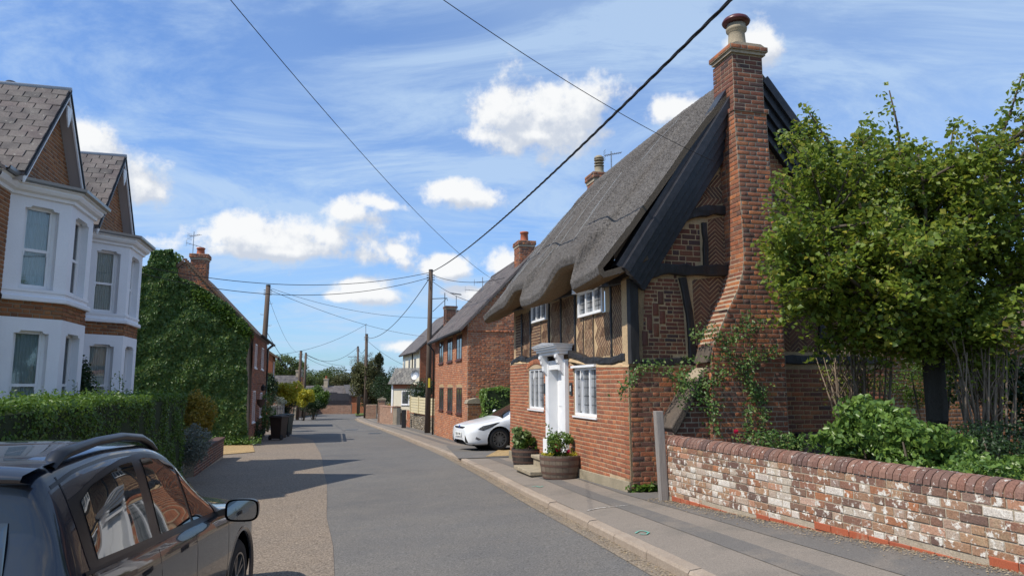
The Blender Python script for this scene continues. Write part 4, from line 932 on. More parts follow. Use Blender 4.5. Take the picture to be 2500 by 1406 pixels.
MB().fprism(WF, [(0, TOPW - .04), (WL, TOPW - .04), (WL, TOPW), (0, TOPW)], -.22, .0).build('coping_bed', M_mortar, gwt)
cm = MB(); rws = []
for aa in (0.0, WL): rws.append([WF.at(aa, TOPW - .03 + math.sin(math.pi * k / 8) * .103, -.11 + math.cos(math.pi * k / 8) * .113) for k in range(9)])
cm.grid(rws).build('coping_mortar', M_mortar, gwt)
pp = gnd(1622, 1238); top = at(1622, 1003, pp.y)
pt = MB(); f_ = Fr((pp.x, pp.y), (wdir.y * -1, wdir.x), (0, -1)); f_ = Fr((pp.x, pp.y), (1, .15), (.15, -1))
pt.prism([f_.at(-.05, pp.z - .1, -.06), f_.at(.055, pp.z - .1, -.06), f_.at(.055, pp.z - .1, .06), f_.at(-.05, pp.z - .1, .06)], Vector((-.05, 0, top.z - pp.z + .1)))
tag(pt.build('gate_post', M_greywood, None, bevel=.008), 'weathered grey oak post at the left end of the old brick wall', 'post')

# ================================================================ BARREL PLANTERS, STEPS
M_barrel = material('barrel_oak', ramp=[(0.19, 0.15, 0.11), (0.15, 0.12, 0.09), (0.22, 0.17, 0.13), (0.12, 0.095, 0.075)], rough=.9, stretch=(3, 3, .5), noise=(6, (0.1, 0.08, 0.06), .5), bump=(20, .006))
M_barrel_dark = material('barrel_dark', ramp=[(0.05, 0.04, 0.035), (0.035, 0.03, 0.028), (0.07, 0.055, 0.045)], rough=.8, stretch=(3, 3, .5), bump=(20, .006))
M_hoop = material('rusty_hoop', (0.13, 0.075, 0.055), rough=.7, noise=(8, (.08, .055, .045), .7))
M_soil = material('potting_soil', (0.04, 0.03, 0.02), rough=1, bump=(30, .02))
def barrel(pos, r, h, matb, label):
    t = thing('barrel_planter', label, 'planter', pos, 'barrel planters by the cottage door'); n = 20; x, y, z = pos
    for i in range(n):
        a0, a1 = 2 * math.pi * i / n + .006, 2 * math.pi * (i + 1) / n - .006; m_ = MB(); rr = []
        for f, zz in ((.86, 0), (.93, h * .3), (.985, h * .65), (1.0, h)): rr.append([(x + math.cos(a) * r * f, y + math.sin(a) * r * f, z + zz) for a in (a0, (a0 + a1) / 2, a1)])
        m_.grid(rr); inn = [[(x + math.cos(a) * (r * .93), y + math.sin(a) * (r * .93), z + h) for a in (a0, (a0 + a1) / 2, a1)], [(x + math.cos(a) * (r * .9), y + math.sin(a) * (r * .9), z + h - .1) for a in (a0, (a0 + a1) / 2, a1)]]; m_.grid([rr[-1], inn[0], inn[1]])
        m_.build('stave', matb, t)
    for f0, z0, z1 in ((.995, .80, .92), (.965, .52, .62), (.91, .20, .30), (.872, .0, .07)):
        g = lambda zz: float(np.interp(zz, [0, .3, .65, 1], [.86, .93, .985, 1.0])) * r + .004
        MB().lathe(pos, [(g(z0), z0 * h), (g(z1), z1 * h)], 40).build('hoop', M_hoop, t, smooth=True)
    MB().lathe(pos, [(r * .92, h - .06), (0, h - .03)], 20).build('soil', M_soil, t); return t
b1 = gnd(1373, 1183); b1.z -= .01; d1 = b1 + Vector((.0, .33, 0)); d1.z = G(d1.x, d1.y) + .09; R1 = .40; R2 = .41
barrel(tuple(d1), .385, .40, M_barrel, 'pale oak half barrel planter with hoops right of the door steps')
b2 = gnd(1287, 1150); d2 = b2 + Vector((.03, .38, 0)); d2.z = G(d2.x, d2.y) + .09
barrel(tuple(d2), .36, .36, M_barrel_dark, 'darker half barrel planter left of the cottage door steps')
# plants in the barrels
def flower(parent_t, p, r, mat, n=26, name='bloom'):
    P = RNG.normal(0, 1, (n, 3)); P /= np.linalg.norm(P, axis=1)[:, None]; leaf_mesh(name, np.array(p)[None] + P * r * .6, P, r * 1.0, mat, parent_t, aspect=1.0, jitter=.25)
M_red = material('petal_crimson', ramp=[(0.45, 0.01, 0.05), (0.6, 0.02, 0.08), (0.35, 0.01, 0.04)], rough=.6, transl=.3); M_yel = material('petal_yellow', ramp=[(.7, .6, .1), (.8, .7, .25)], rough=.6, transl=.3); M_wht = material('petal_white', ramp=[(.8, .8, .75), (.7, .7, .68)], rough=.6, transl=.3)
t = thing('flowering_plant', 'leafy bedding plant with crimson, white and yellow blooms in the pale oak barrel', 'plant', (d1.x, d1.y, d1.z + .34))
base = Vector((d1.x, d1.y, d1.z + .40))
crown('foliage', base + Vector((-.03, 0, .17)), (.27, .26, .27), 1300, .06, M_leaf_laurel, t, lumps=12); crown('foliage', base + Vector((.2, 0, .03)), (.2, .2, .08), 600, .03, M_leaf_yellow, t, lumps=9); crown('foliage', base + Vector((-.25, 0, .0)), (.12, .16, .07), 200, .035, M_leaf_yellow, t, lumps=6)
for (px, py, r, mt) in ((1357, 1089, .055, M_red), (1362, 1095, .06, M_red), (1387, 1101, .045, M_red), (1371, 1098, .03, M_wht), (1383, 1098, .03, M_wht), (1379, 1119, .03, M_yel), (1384, 1121, .025, M_yel), (1345, 1122, .03, M_red), (1346, 1130, .025, M_red)): flower(t, at(px, py, base.y - .12), r, mt)
sm = MB(); LP = []; 
for pl in ([(1352, 1090), (1348, 1070), (1343, 1050), (1338, 1036)], [(1374, 1095), (1372, 1078), (1365, 1062), (1358, 1050)]):
    q = [at(x, y, base.y) for x, y in pl]; sm.tube(q, [.008, .006, .004, .003], 5)
    for i in range(len(q) - 1):
        for k in range(9): LP.append(q[i].lerp(q[i + 1], random.random()) + Vector((random.uniform(-.04, .04), random.uniform(-.03, .03), random.uniform(-.02, .02))))
sm.build('stem', M_leaf_dark, t); LP = np.array([tuple(p) for p in LP]); leaf_mesh('stalk_leaves', LP, RNG.normal(0, 1, LP.shape), .05, M_leaf_laurel, t)
t = thing('mallow_plant', 'bushy plant with broad pale green lobed leaves spilling from the darker barrel', 'plant', (d2.x, d2.y, d2.z + .32)); base = Vector((d2.x - .12, d2.y - .08, d2.z + .42))
crown('foliage', base + Vector((-.10, 0, .16)), (.30, .28, .28), 420, .13, leafmat('leaf_mallow', [(.13, .19, .06), (.17, .24, .09), (.10, .15, .05)], .3), t, lumps=12); crown('foliage', base + Vector((.16, -.05, .03)), (.22, .2, .16), 220, .10, M_leaf_privet, t, lumps=9)
# steps to the door
st = thing('door_steps', 'two worn buff stone steps up to the white cottage door', 'steps', tuple(FF.at(3.4, G(*FF.at(3.4, 0)[:2]), .3)))
MB().fbox(FF, 2.9, 4.0, -2.0, -1.42, .04, .34).build('riser_block', M_stone, st); MB().fbox(FF, 2.85, 4.05, -1.42, -1.36, .02, .38).build('step_slab', M_stone, st, bevel=.01)
MB().fbox(FF, 2.9, 4.0, -2.0, -1.63, .34, .68).build('riser_block', M_stone, st); MB().fbox(FF, 2.85, 4.05, -1.63, -1.56, .30, .74).build('step_slab', M_stone, st, bevel=.01)
sc_ = MB(); sc_.fbox(FF, 4.15, 4.19, -1.65, -1.35, .12, .14); sc_.fbox(FF, 4.42, 4.46, -1.65, -1.35, .12, .14); sc_.fbox(FF, 4.15, 4.46, -1.42, -1.38, .12, .135)
tag(sc_.build('boot_scraper', M_wire, None), 'small black iron boot scraper beside the door steps', 'boot scraper')
# low plants at the foot of the corner
lp = gnd(1578, 1218); lp.y += .12; bush('ground_plant', 'low clump of round green leaves at the foot of the cottage corner', 'plant', (lp.x, lp.y, lp.z), (.34, .16, .11), 260, .085, M_leaf_privet, lumps=9, stems=3)

# ================================================================ GARDEN BEHIND THE WALL
M_soilg = material('garden_soil', (0.07, 0.05, 0.03), rough=1, noise=(3, (.04, .045, .02), .8), fine=(30, .4), bump=(20, .03))
gp = [WF.at(0.3, 0, -.22), WF.at(WL, 0, -.22), Vector((12, 2, 0)), Vector((14, 16, 0)), GF.at(GW + 3, 0, 0), GF.at(.3, 0, .0)]
struct(MB().poly([(p.x, p.y, -1.42) for p in gp]).build('garden_bed', M_soilg))
# back wing of brick seen through the tree
bw = thing('brick_wing', 'red brick back wing glimpsed through the hawthorn behind the cottage', 'house', (7.5, 15.5, -1.6)); bwb = Bag(200)
BW = Fr((6.35, 13.6), (.968, .25), (.25, -.968)); body = MB().fprism(BW, [(0, -1.8), (6, -1.8), (6, 1.15), (0, 1.15)], -3, 0).build('wall', M_mortar_grey, bw)
lay(bwb, BW, rect(0, 6, -1.5, 1.12), M_brick_vict, body, course=.075, proud=.005)
rf = MB(); rf.fprism(BW, [(-.2, 1.12), (6.2, 1.12), (6.2, 1.2), (-.2, 1.2)], -3.2, .2); rf.build('roof_edge', M_tile, bw)
MB().prism([BW.at(-.2, 1.2, .2), BW.at(6.2, 1.2, .2), BW.at(6.2, 2.0, -1.6), BW.at(-.2, 2.0, -1.6)], BW.n * -.1).build('roof_slope', M_tile, bw); bwb.flush()
q = GF.at(2.75, -1.5, .35); bx_ = MB(); bx_.fbox(GF, 2.62, 3.15, -1.6, -.78, .06, .6); bx_.fbox(GF, 2.58, 3.19, -.78, -.72, .03, .66); bx_.fbox(GF, 2.7, 3.07, -1.5, -.9, .6, .62)
tag(bx_.build('water_butt', M_blackplastic, None, bevel=.02), 'black plastic storage box against the gable wall behind the shrubs', 'storage box')
# hawthorn: limbs reach for traced tips, leaves follow the twigs
def hawthorn():
    tb_ = at(2272, 985, 9.0); tb_.z = -1.42; t = thing('hawthorn_tree', 'large spreading hawthorn with dense small leaves and a dark trunk behind the garden wall', 'tree', tuple(tb_))
    fork = at(2275, 830, 9.0); br = MB(); br.tube([tb_ - Vector((0, 0, .1)), tb_.lerp(fork, .5) + Vector((.03, 0, 0)), fork], [.17, .125, .13], 10)
    LP = []; LN = []
    SX = [1600, 1850, 1900, 1970, 2050, 2110, 2150, 2165, 2190, 2300, 2330, 2400, 2440, 2500, 2800]; SY = [900, 560, 340, 262, 370, 320, 225, 200, 330, 370, 290, 330, 290, 180, 140]
    def inside(p):
        f = p.y * math.cos(TILT) + p.z * math.sin(TILT); x = CX + FPX * p.x / f; y = CY - FPX * (-p.y * math.sin(TILT) + p.z * math.cos(TILT)) / f
        return y > float(np.interp(x, SX, SY)) - 12 and x > 1848 and y < 905
    def twig(p0, p1, r0, depth, leafd):
        n = 7; mid = p0.lerp(p1, .5) + Vector((random.uniform(-1, 1), random.uniform(-1, 1), random.uniform(.0, .8))) * (p1 - p0).length * .13; P = []
        for i in range(n + 1): u = i / n; P.append(p0.lerp(mid, u).lerp(mid.lerp(p1, u), u) + Vector((random.uniform(-1, 1), random.uniform(-1, 1), random.uniform(-1, 1))) * .012 * (p1 - p0).length)
        kk = max([i for i in range(n + 1) if inside(P[i]) or i < 2]); Q = P[:kk + 1]; br.tube(Q, [r0 * max(.12, 1 - .95 * i / kk) for i in range(kk + 1)], 5 if r0 < .03 else 7)
        L = (p1 - p0).length
        st0 = .15 if depth >= 2 else .45
        for k in range(int(leafd * L)):
            u = random.uniform(st0, 1.03); i = min(n - 1, int(u * n)); q = P[i].lerp(P[i + 1], u * n - i); s = .055 + .02 * (depth < 2)
            q_ = q + Vector((random.gauss(0, s), random.gauss(0, s), random.gauss(.01, s)))
            if not inside(q_): continue
            LP.append(q_); LN.append((random.gauss(0, .6), random.gauss(0, .6) - .2, 1))
        if depth < 3:
            for k in range({0: 8, 1: 6, 2: 0}[depth]):
                u = random.uniform(.25, .95); i = min(n - 1, int(u * n)); q = P[i]; d = (p1 - p0).normalized()
                e = Vector((random.gauss(0, 1), random.gauss(0, 1), random.gauss(0, .7))).normalized(); e = (e + d * .7).normalized()
                if not inside(q + e * L * .34): continue
                twig(q, q + e * L * random.uniform(.22, .42) * (1.1 if depth == 0 else 1.0), r0 * .38, depth + 1, leafd)
    tips = [(2165, 225, 8.6), (1975, 275, 8.6), (2110, 300, 9.4), (2250, 300, 8.4), (2330, 300, 9.3), (2380, 300, 8.2), (2490, 185, 8.7), (2560, 260, 9.0), (2620, 420, 9.2), (1925, 345, 8.9),
            (1900, 450, 8.3), (1870, 600, 8.4), (1880, 670, 8.8), (1960, 520, 8.0), (2000, 640, 7.8), (2080, 450, 9.6), (2050, 560, 8.8), (2150, 560, 7.6), (2260, 450, 8.6), (2210, 620, 9.9), (2350, 520, 8.2), (2420, 430, 9.3), (2470, 560, 8.6),
            (2550, 600, 8.2), (2450, 690, 9.6), (2360, 690, 7.9), (2520, 740, 8.6), (2080, 740, 8.1), (1975, 760, 8.9), (2060, 830, 8.6), (2170, 800, 7.9), (2400, 800, 8.8), (2150, 700, 9.8), (2300, 620, 10.2), (2480, 800, 7.8), (1930, 620, 9.2), (2000, 420, 9.0), (2340, 400, 9.2), (2440, 330, 8.6), (2090, 640, 9.2), (2360, 850, 8.4), (2190, 860, 8.6), (2460, 850, 8.2), (2100, 810, 8.9), (2030, 700, 8.3)]
    for (x, y, d) in tips:
        e = at(x, y, d); L = (e - fork).length; twig(fork + Vector((random.uniform(-.06, .06), 0, random.uniform(-.2, .1))), e, .030 + .012 * L, 0, 34)
    n0 = len(LP)
    br.build('trunk', M_bark, t, smooth=True); LP_ = np.array([tuple(p) for p in LP]); LN_ = np.array(LN); print('haw leaves', n0)
    rep = 3; LP_ = np.repeat(LP_, rep, 0) + RNG.normal(0, .032, (n0 * rep, 3)); LN_ = np.repeat(LN_, rep, 0)
    pz = np.array([mn.noise(Vector((x * 1.1, y * 1.1, z * 1.1))) for x, y, z in LP_]) * .5 + RNG.random(len(LP_)) * .6
    leaf_mesh('crown', LP_, LN_, .070, M_leaf_haw, t, aspect=.85, rv=np.clip(pz + .2, 0, .99), curl=.35)
hawthorn()
def shrub(name, label, px, py, d, rad, n, size, mat, lumps=14, cat='shrub', z=None, zc=None, group=None):
    p = at(px, py, d); return bush(name, label, cat, (p.x, p.y, z if z is not None else G(p.x, p.y)), rad, n, size, mat, lumps=lumps, zc=(p.z - (z if z is not None else G(p.x, p.y))) if zc is None else zc, group=group)
shrub('broadleaf_shrub', 'glossy broad-leaved green shrub rising behind the middle of the old brick wall', 2130, 1055, 7.6, (.62, .45, .42), 4200, .075, M_leaf_laurel, z=-1.42, lumps=22)
shrub('broadleaf_shrub', 'glossy green shrub hanging over the coping in front of the dark tree trunk', 2250, 1090, 6.9, (.5, .38, .34), 3200, .07, M_leaf_laurel, z=-1.42, lumps=20)
shrub('broadleaf_shrub', 'low spreading green shrub behind the right end of the garden wall', 2430, 1150, 5.9, (.5, .3, .16), 2400, .055, M_leaf_laurel, z=-1.42, lumps=18)
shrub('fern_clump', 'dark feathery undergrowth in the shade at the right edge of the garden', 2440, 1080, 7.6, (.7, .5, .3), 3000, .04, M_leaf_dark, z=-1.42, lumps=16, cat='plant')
shrub('conifer_shrub', 'bright green feathery conifer between the hawthorn trunk and the brick wing', 2260, 930, 11.0, (.75, .5, .45), 5000, .035, M_leaf_privet, z=-1.42, lumps=16)
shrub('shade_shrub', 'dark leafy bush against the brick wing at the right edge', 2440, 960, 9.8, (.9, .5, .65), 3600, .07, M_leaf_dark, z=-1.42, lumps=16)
def thicket(label, px0, px1, ytop, ybot, d, n):
    a = at(px0, ybot, d); b = at(px1, ybot, d); t = thing('bare_stemmed_shrub', label, 'shrub', ((a.x + b.x) / 2, d, -1.42), 'bare stemmed shrubs'); m_ = MB(); LP = []
    for i in range(n):
        x = a.x + (b.x - a.x) * random.random(); p = Vector(((a.x + b.x) / 2 + (x - (a.x + b.x) / 2) * .5, d + random.uniform(-.2, .2), -1.42)); tz = at(px0, ytop, d).z + random.uniform(-.25, .2)
        e = Vector((x + random.uniform(-.1, .1), d + random.uniform(-.35, .35), tz)); md = p.lerp(e, .5) + Vector((random.uniform(-.06, .06), 0, .05)); m_.tube([p, md, e], [.022, .014, .005], 5)
        for k in range(4): f = md.lerp(e, random.uniform(0, .8)); g = f + Vector((random.uniform(-.15, .15), random.uniform(-.1, .1), random.uniform(.15, .3))); m_.tube([f, g], [.007, .003], 4); LP += [tuple(g + Vector((random.gauss(0, .05), random.gauss(0, .05), random.gauss(0, .05)))) for _ in range(5)]
    m_.build('stems', M_stick, t, smooth=True); LP = np.array(LP); leaf_mesh('leaves', LP, RNG.normal(0, 1, LP.shape), .045, M_leaf_haw, t)
thicket('pale bare-stemmed shrub fanning up against the gable wall right of the chimney', 2020, 2160, 830, 990, 9.9, 34); thicket('tall pale bare-stemmed shrub at the right edge of the garden', 2330, 2480, 820, 1050, 8.4, 38)
# rambling rose on the chimney
def rose():
    t = thing('climbing_rose', 'climbing rose with small leaves trained over the buttress and chimney foot', 'climbing plant', tuple(GF.at(1.9, -1.5, .62))); m_ = MB(); LP = []
    paths = [[(1858, 1075), (1856, 1000), (1850, 960), (1800, 900), (1770, 850), (1800, 800), (1830, 770)], [(1740, 1060), (1735, 980), (1700, 940), (1640, 890), (1590, 895), (1560, 930), (1545, 965)], [(1770, 850), (1740, 800), (1720, 820)], [(1800, 900), (1850, 870), (1900, 850)], [(1830, 1070), (1815, 1020), (1840, 960), (1870, 955)], [(1720, 950), (1700, 930), (1690, 960)], [(1800, 830), (1850, 790), (1870, 780)], [(1700, 940), (1740, 930), (1770, 900)], [(1830, 850), (1820, 920), (1830, 960)]]
    for pl in paths:
        q = [GF.px(x, y, .58) for x, y in pl]; P = [GF.at(a, b, (.14 if a < 1.0 else .56) + random.uniform(0, .08)) for a, b in q]; m_.tube(P, [.010 - .006 * i / len(P) for i in range(len(P))], 5)
        for i in range(len(P) - 1):
            for k in range(int(240 * (P[i + 1] - P[i]).length)): 
                LP.append(P[i].lerp(P[i + 1], random.random()) + Vector((random.gauss(0, .055), random.gauss(-.04, .05), random.gauss(0, .055))))
    LP = LP + [GF.at(random.uniform(.55, 1.25), random.uniform(-.35, .45), random.uniform(.42, .60)) for _ in range(420)]
    m_.build('stem', M_stick, t, smooth=True); LP = np.array([tuple(p) for p in LP]); leaf_mesh('leaves', LP, np.tile([[.1, -1, .4]], (len(LP), 1)), .05, M_leaf_ivy, t)
rose()
shrub('flower_border', 'row of low bushy perennials behind the wall below the chimney', 1880, 1080, 9.3, (.75, .22, .2), 900, .05, M_leaf_ivy, z=-1.42, lumps=14, cat='plants')
flower(None if False else [o for o in COL.objects if o.name == 'flower_border'][0], at(1797, 1053, 9.0), .035, M_red)

# loose grit and dry leaves gathered at the foot of the wall and in the gutter
V = []; F = []
def crumb(p, s_):
    k = len(V); a = random.random() * 6.28; u = Vector((math.cos(a), math.sin(a), 0)) * s_; v = Vector((-math.sin(a), math.cos(a), 0)) * s_ * .6
    V.extend([tuple(p - u - v), tuple(p + u - v * .6), tuple(p + u * .8 + v + UP * s_ * .5), tuple(p - u * .7 + v * .8 + UP * s_ * .2)]); F.append((k, k + 1, k + 2)); F.append((k, k + 2, k + 3))
for _ in range(5200):
    a = random.uniform(-.3, WL); q = WF.at(a, 0, abs(random.gauss(0, .13)) + .01); crumb(Vector((q.x, q.y, G(q.x, q.y) + KH + .006)), random.uniform(.003, .010))
for _ in range(5200):
    i = random.uniform(2, 12); k = int(i); q = KE[k].lerp(KE[k + 1], i - k) + Vector((-abs(random.gauss(0, .10)) - .01, 0, 0)); crumb(Vector((q.x, q.y, G(q.x, q.y) + .012)), random.uniform(.003, .010))
for _ in range(1500):
    q = Vector((random.uniform(-2.6, 1.6), random.uniform(5, 20), 0)); crumb(Vector((q.x, q.y, G(q.x, q.y) + .010)), random.uniform(.002, .006))
V = np.array(V); F = np.array(F); o = np_mesh('leaf_litter', V, F, material('dry_litter', ramp=[(.30, .22, .13), (.2, .14, .08), (.42, .34, .22), (.12, .09, .06), (.34, .29, .22)], rough=1), None, rnd=np.repeat(RNG.random(len(F) // 2), 2), kind='stuff')
# surveyor's marks sprayed on the footway, and iron covers in the road
M_mark = material('turquoise_paint', (.12, .42, .33), rough=.9, patches=(40, .5, .6, (.22, .19, .16))); M_mark2 = material('white_chalk', (.62, .6, .56), rough=.9, patches=(30, .45, .55, (.22, .19, .16)))
def mark(label, pl, w, mat, z=KH + .004):
    P = [gnd(x, y, KH) for x, y in pl]; m = MB()
    for i in range(len(P) - 1):
        a, b = P[i], P[i + 1]; d = (b - a); d.z = 0; d.normalize(); n = Vector((-d.y, d.x, 0)) * w; m.poly([(p.x, p.y, G(p.x, p.y) + z) for p in (a - n, b - n, b + n, a + n)])
    tag(m.build('paint_mark', mat, None), label, 'paint mark')
mark('turquoise squiggle sprayed on the footway nearest the viewer', [(1551, 1301), (1562, 1295), (1574, 1296), (1584, 1299), (1578, 1304), (1560, 1303)], .010, M_mark)
mark('fainter turquoise squiggle sprayed by the pale barrel', [(1298, 1188), (1308, 1186), (1318, 1189), (1326, 1186)], .012, M_mark)
mark('white chalk line drawn across the footway at the cottage corner', [(1432, 1246), (1460, 1240), (1500, 1236), (1540, 1232)], .012, M_mark2)
for lab, x, y, w, h in (('small square iron cover in the far carriageway', 858, 1049, .35, .35), ('round-edged iron cover by the right kerb', 915, 1058, .3, .3)):
    g = gnd(x, y); m = MB(); m.prism([(g.x - w, g.y - h, g.z + .004), (g.x + w, g.y - h, g.z + .004), (g.x + w, g.y + h, g.z + .004), (g.x - w, g.y + h, g.z + .004)], (0, 0, .008)); tag(m.build('iron_cover', M_lead, None), lab, 'cover')
# ================================================================ CARS
def hermite(xs, ys, x):
    xs = np.asarray(xs, float); ys = np.asarray(ys, float); d = np.diff(ys) / np.diff(xs); m = np.zeros(len(xs)); m[0] = d[0]; m[-1] = d[-1]
    for i in range(1, len(xs) - 1):
        m[i] = 0 if d[i - 1] * d[i] <= 0 else 2 * d[i - 1] * d[i] / (d[i - 1] + d[i])
    x = np.clip(x, xs[0], xs[-1]); i = np.clip(np.searchsorted(xs, x) - 1, 0, len(xs) - 2); h = xs[i + 1] - xs[i]; t = (x - xs[i]) / h
    return ys[i] * (1 + 2 * t) * (1 - t) ** 2 + m[i] * h * t * (1 - t) ** 2 + ys[i + 1] * t * t * (3 - 2 * t) + m[i + 1] * h * t * t * (t - 1)
class Kit:
    """a lofted body in car space (X forward, Y to its right, Z up); M places it in the world"""
    def __init__(s, stations, M, NX=140, NP=44, shoulder=.012, nose=None):
        s.M = M; st = sorted(stations); xs = [q[0] for q in st]; X = np.linspace(xs[0], xs[-1], NX); cols = [hermite(xs, [q[k] for q in st], X) for k in range(1, 7)]; rows = []
        for i, x in enumerate(X):
            w, zb, be, zt, wt, cr = [c[i] for c in cols]
            ctl = [(w * .80, zb), (w * .955, zb + .05), (w * .99, zb + .3 * (be - zb)), (w * 1.0, zb + .55 * (be - zb)), (w * .995, zb + .80 * (be - zb)), (w * .965, be - .03), (w * .94, be + .01), (w * .94 + (wt - w * .94) * .5, be + (zt - be) * .52), (wt + .015, zt - .07 * min(1, (zt - be) / .3)), (wt - .05, zt - .005), (wt * .6, zt + cr * .7), (wt * .3, zt + cr * .93), (0, zt + cr)]
            d = [0]
            for k in range(len(ctl) - 1): d.append(d[-1] + max(.004, math.dist(ctl[k], ctl[k + 1])))
            u = np.linspace(0, d[-1], NP); y = hermite(d, [c[0] for c in ctl], u); z = hermite(d, [c[1] for c in ctl], u)
            half = [(x, a, b) for a, b in zip(y, z)]; rows.append(half + [(x, -a, b) for x, a, b in half[-2::-1]])
        s.mb = MB(); s.mb.grid(rows); n = len(rows[0])
        for e in (0, -1):
            cen = np.mean(np.array(rows[e]), axis=0); s.mb.add([tuple(cen)] + rows[e], [(0, k, k + 1) for k in range(1, n)] + [(0, n, 1)])
        me = bpy.data.meshes.new('tmp'); me.from_pydata(s.mb.v, [], s.mb.f); s.me = me; s.V = [Vector(v) for v in s.mb.v]; s.F = s.mb.f
        s.bvh = BVHTree.FromPolygons(s.V, s.F)
    def cut(s, arches, name, mat, parent):
        """body mesh with round wheel openings; border vertices are drawn onto the arch"""
        V = [Vector(v) for v in s.V]; dead = set()
        for x, z, r in arches:
            for k, v in enumerate(V):
                if abs(v.y) > .5 and math.hypot(v.x - x, v.z - z) < r and v.z < .9: dead.add(k)
        F = []; border = set()
        for f in s.F:
            n = sum(1 for k in f if k in dead)
            if n == 0: F.append(f)
            elif n < len(f): F.append(f); border.update(k for k in f if k in dead)
        for k in border:
            v = V[k]
            for x, z, r in arches:
                d = math.hypot(v.x - x, v.z - z)
                if d < r: V[k] = Vector((x + (v.x - x) * r / max(d, .01), v.y, z + (v.z - z) * r / max(d, .01)))
        used = sorted(set(k for f in F for k in f)); idx = {k: i for i, k in enumerate(used)}
        me = bpy.data.meshes.new(name); me.from_pydata([tuple(s.M @ V[k]) for k in used], [], [tuple(idx[k] for k in f) for f in F])
        bm = bmesh.new(); bm.from_mesh(me); bmesh.ops.remove_doubles(bm, verts=bm.verts, dist=1e-4); bmesh.ops.recalc_face_normals(bm, faces=bm.faces); bm.to_mesh(me); bm.free()
        me.materials.append(mat); me.polygons.foreach_set('use_smooth', [True] * len(me.polygons)); ob = bpy.data.objects.new(name, me); link(ob, parent); es = ob.modifiers.new('es', 'EDGE_SPLIT'); es.split_angle = math.radians(38); return ob
    def hit(s, a, b, view):
        if view == 'side': o, d = Vector((a, 3, b)), Vector((0, -1, 0))
        elif view == 'left': o, d = Vector((a, -3, b)), Vector((0, 1, 0))
        elif view == 'front': o, d = Vector((6, a, b)), Vector((-1, 0, 0))
        elif view == 'rear': o, d = Vector((-9, a, b)), Vector((1, 0, 0))
        else: o, d = Vector((a, b, 4)), Vector((0, 0, -1))
        p, n, _, _ = s.bvh.ray_cast(o, d)
        if p is None: return None
        if n.dot(d) > 0: n = -n
        return p, n
    def patch(s, poly, view, name, mat, parent, off=.004, n=26, m=9, smooth=True, label=None):
        """a skin laid on the body over a 2-D outline seen from one side"""
        a_ = [p[0] for p in poly]; a0, a1 = min(a_), max(a_); T = [(y, x) for x, y in poly]; rows = []
        for i in range(n + 1):
            a = a0 + (a1 - a0) * (i / n) ; aa = min(max(a, a0 + 1e-4), a1 - 1e-4); sp = poly_spans(T, aa)
            if not sp: continue
            b0, b1 = sp[0][0], sp[-1][1]; row = []
            for j in range(m + 1):
                h = s.hit(aa, b0 + (b1 - b0) * j / m, view)
                if h is None: row = None; break
                row.append(s.M @ (h[0] + h[1] * off))
            if row: rows.append(row)
        if len(rows) < 2: print('patch failed', name); return None
        return MB().grid(rows).build(name, mat, parent, smooth=smooth, label=label)
    def put(s, mb, name, mat, parent, **k):
        mb.v = [tuple(s.M @ Vector(v)) for v in mb.v]; return mb.build(name, mat, parent, **k)
    def wheel(s, x, y, z, r, side, parent, rimmat, spokes=10, w=.2, twin=True):
        """side=+1 for the outer face pointing to +Y"""
        n = 48; mb = MB(); prof = [(r * .60, -.02), (r * .66, .0), (r * .90, .0), (r * .975, -.025), (r, -.06), (r, -w + .05), (r * .95, -w), (r * .6, -w)]; mb.lathe((x, y, z), [(a, h * 1) for a, h in prof], n, axis=(0, side, 0)); ty = s.put(mb, 'wheel', M_tyre, parent, smooth=True)
        rim = MB(); rr = r * .655; rim.lathe((x, y, z), [(rr, -.004), (rr, .004), (rr * .94, .002), (rr * .92, -.05)], n, axis=(0, side, 0)); rim.lathe((x, y, z), [(0, .0), (rr * .16, -.002), (rr * .18, -.02), (rr * .2, -.06)], 20, axis=(0, side, 0))
        for k in range(spokes):
            for tw in ((-.10, .10) if twin else (0,)):
                a = 2 * math.pi * (k + .5) / spokes; b = a + tw * 2.1; p0 = (rr * .14, a); p1 = (rr * .95, b); ca, sa = math.cos(a), math.sin(a); cb2, sb2 = math.cos(b), math.sin(b)
                A = Vector((x + ca * p0[0], y, z + sa * p0[0])); B = Vector((x + cb2 * p1[0], y, z + sb2 * p1[0])); t = (B - A).normalized(); nn = Vector((-t.z, 0, t.x)) * (.011 if twin else .03); yo = Vector((0, side, 0))
                rim.prism([A + nn - yo * .012, B + nn * .8 - yo * .004, B - nn * .8 - yo * .004, A - nn - yo * .012], yo * -.03)
        s.put(rim, 'rim', rimmat, ty); dk = MB().lathe((x, y, z), [(0, -.09), (rr, -.09), (rr, -.03)], 24, axis=(0, side, 0)); s.put(dk, 'brake', M_dark, ty); return ty
M_tyre = material('tyre_rubber', (0.022, 0.022, 0.023), rough=.8, noise=(20, (.04, .038, .035), .5)); M_alloy = material('grey_alloy', (0.30, 0.29, 0.28), rough=.3, metal=.85)
M_carwhite = material('white_car_paint', (0.78, 0.80, 0.82), rough=.25, spec=.5, coat=.8); M_carblack = material('dark_car_paint', (0.010, 0.013, 0.021), rough=.25, spec=.5, coat=1.0)
M_carglass = material('tinted_car_glass', (0.012, 0.015, 0.017), rough=.02, spec=1.0, coat=1.0); M_wiremat = M_wire; M_trim = material('black_trim', (0.012, 0.012, 0.013), rough=.3, spec=.5); M_lamp = material('lamp_glass', (0.42, 0.44, 0.47), rough=.08, metal=.7, noise=(30, (.08, .08, .09), 1.0)); M_chrome = material('chrome', (0.7, 0.7, 0.72), rough=.1, metal=1.0)
M_plate = material('number_plate', (.75, .75, .72), rough=.5); M_ink = material('plate_ink', (.01, .01, .01), rough=.6)
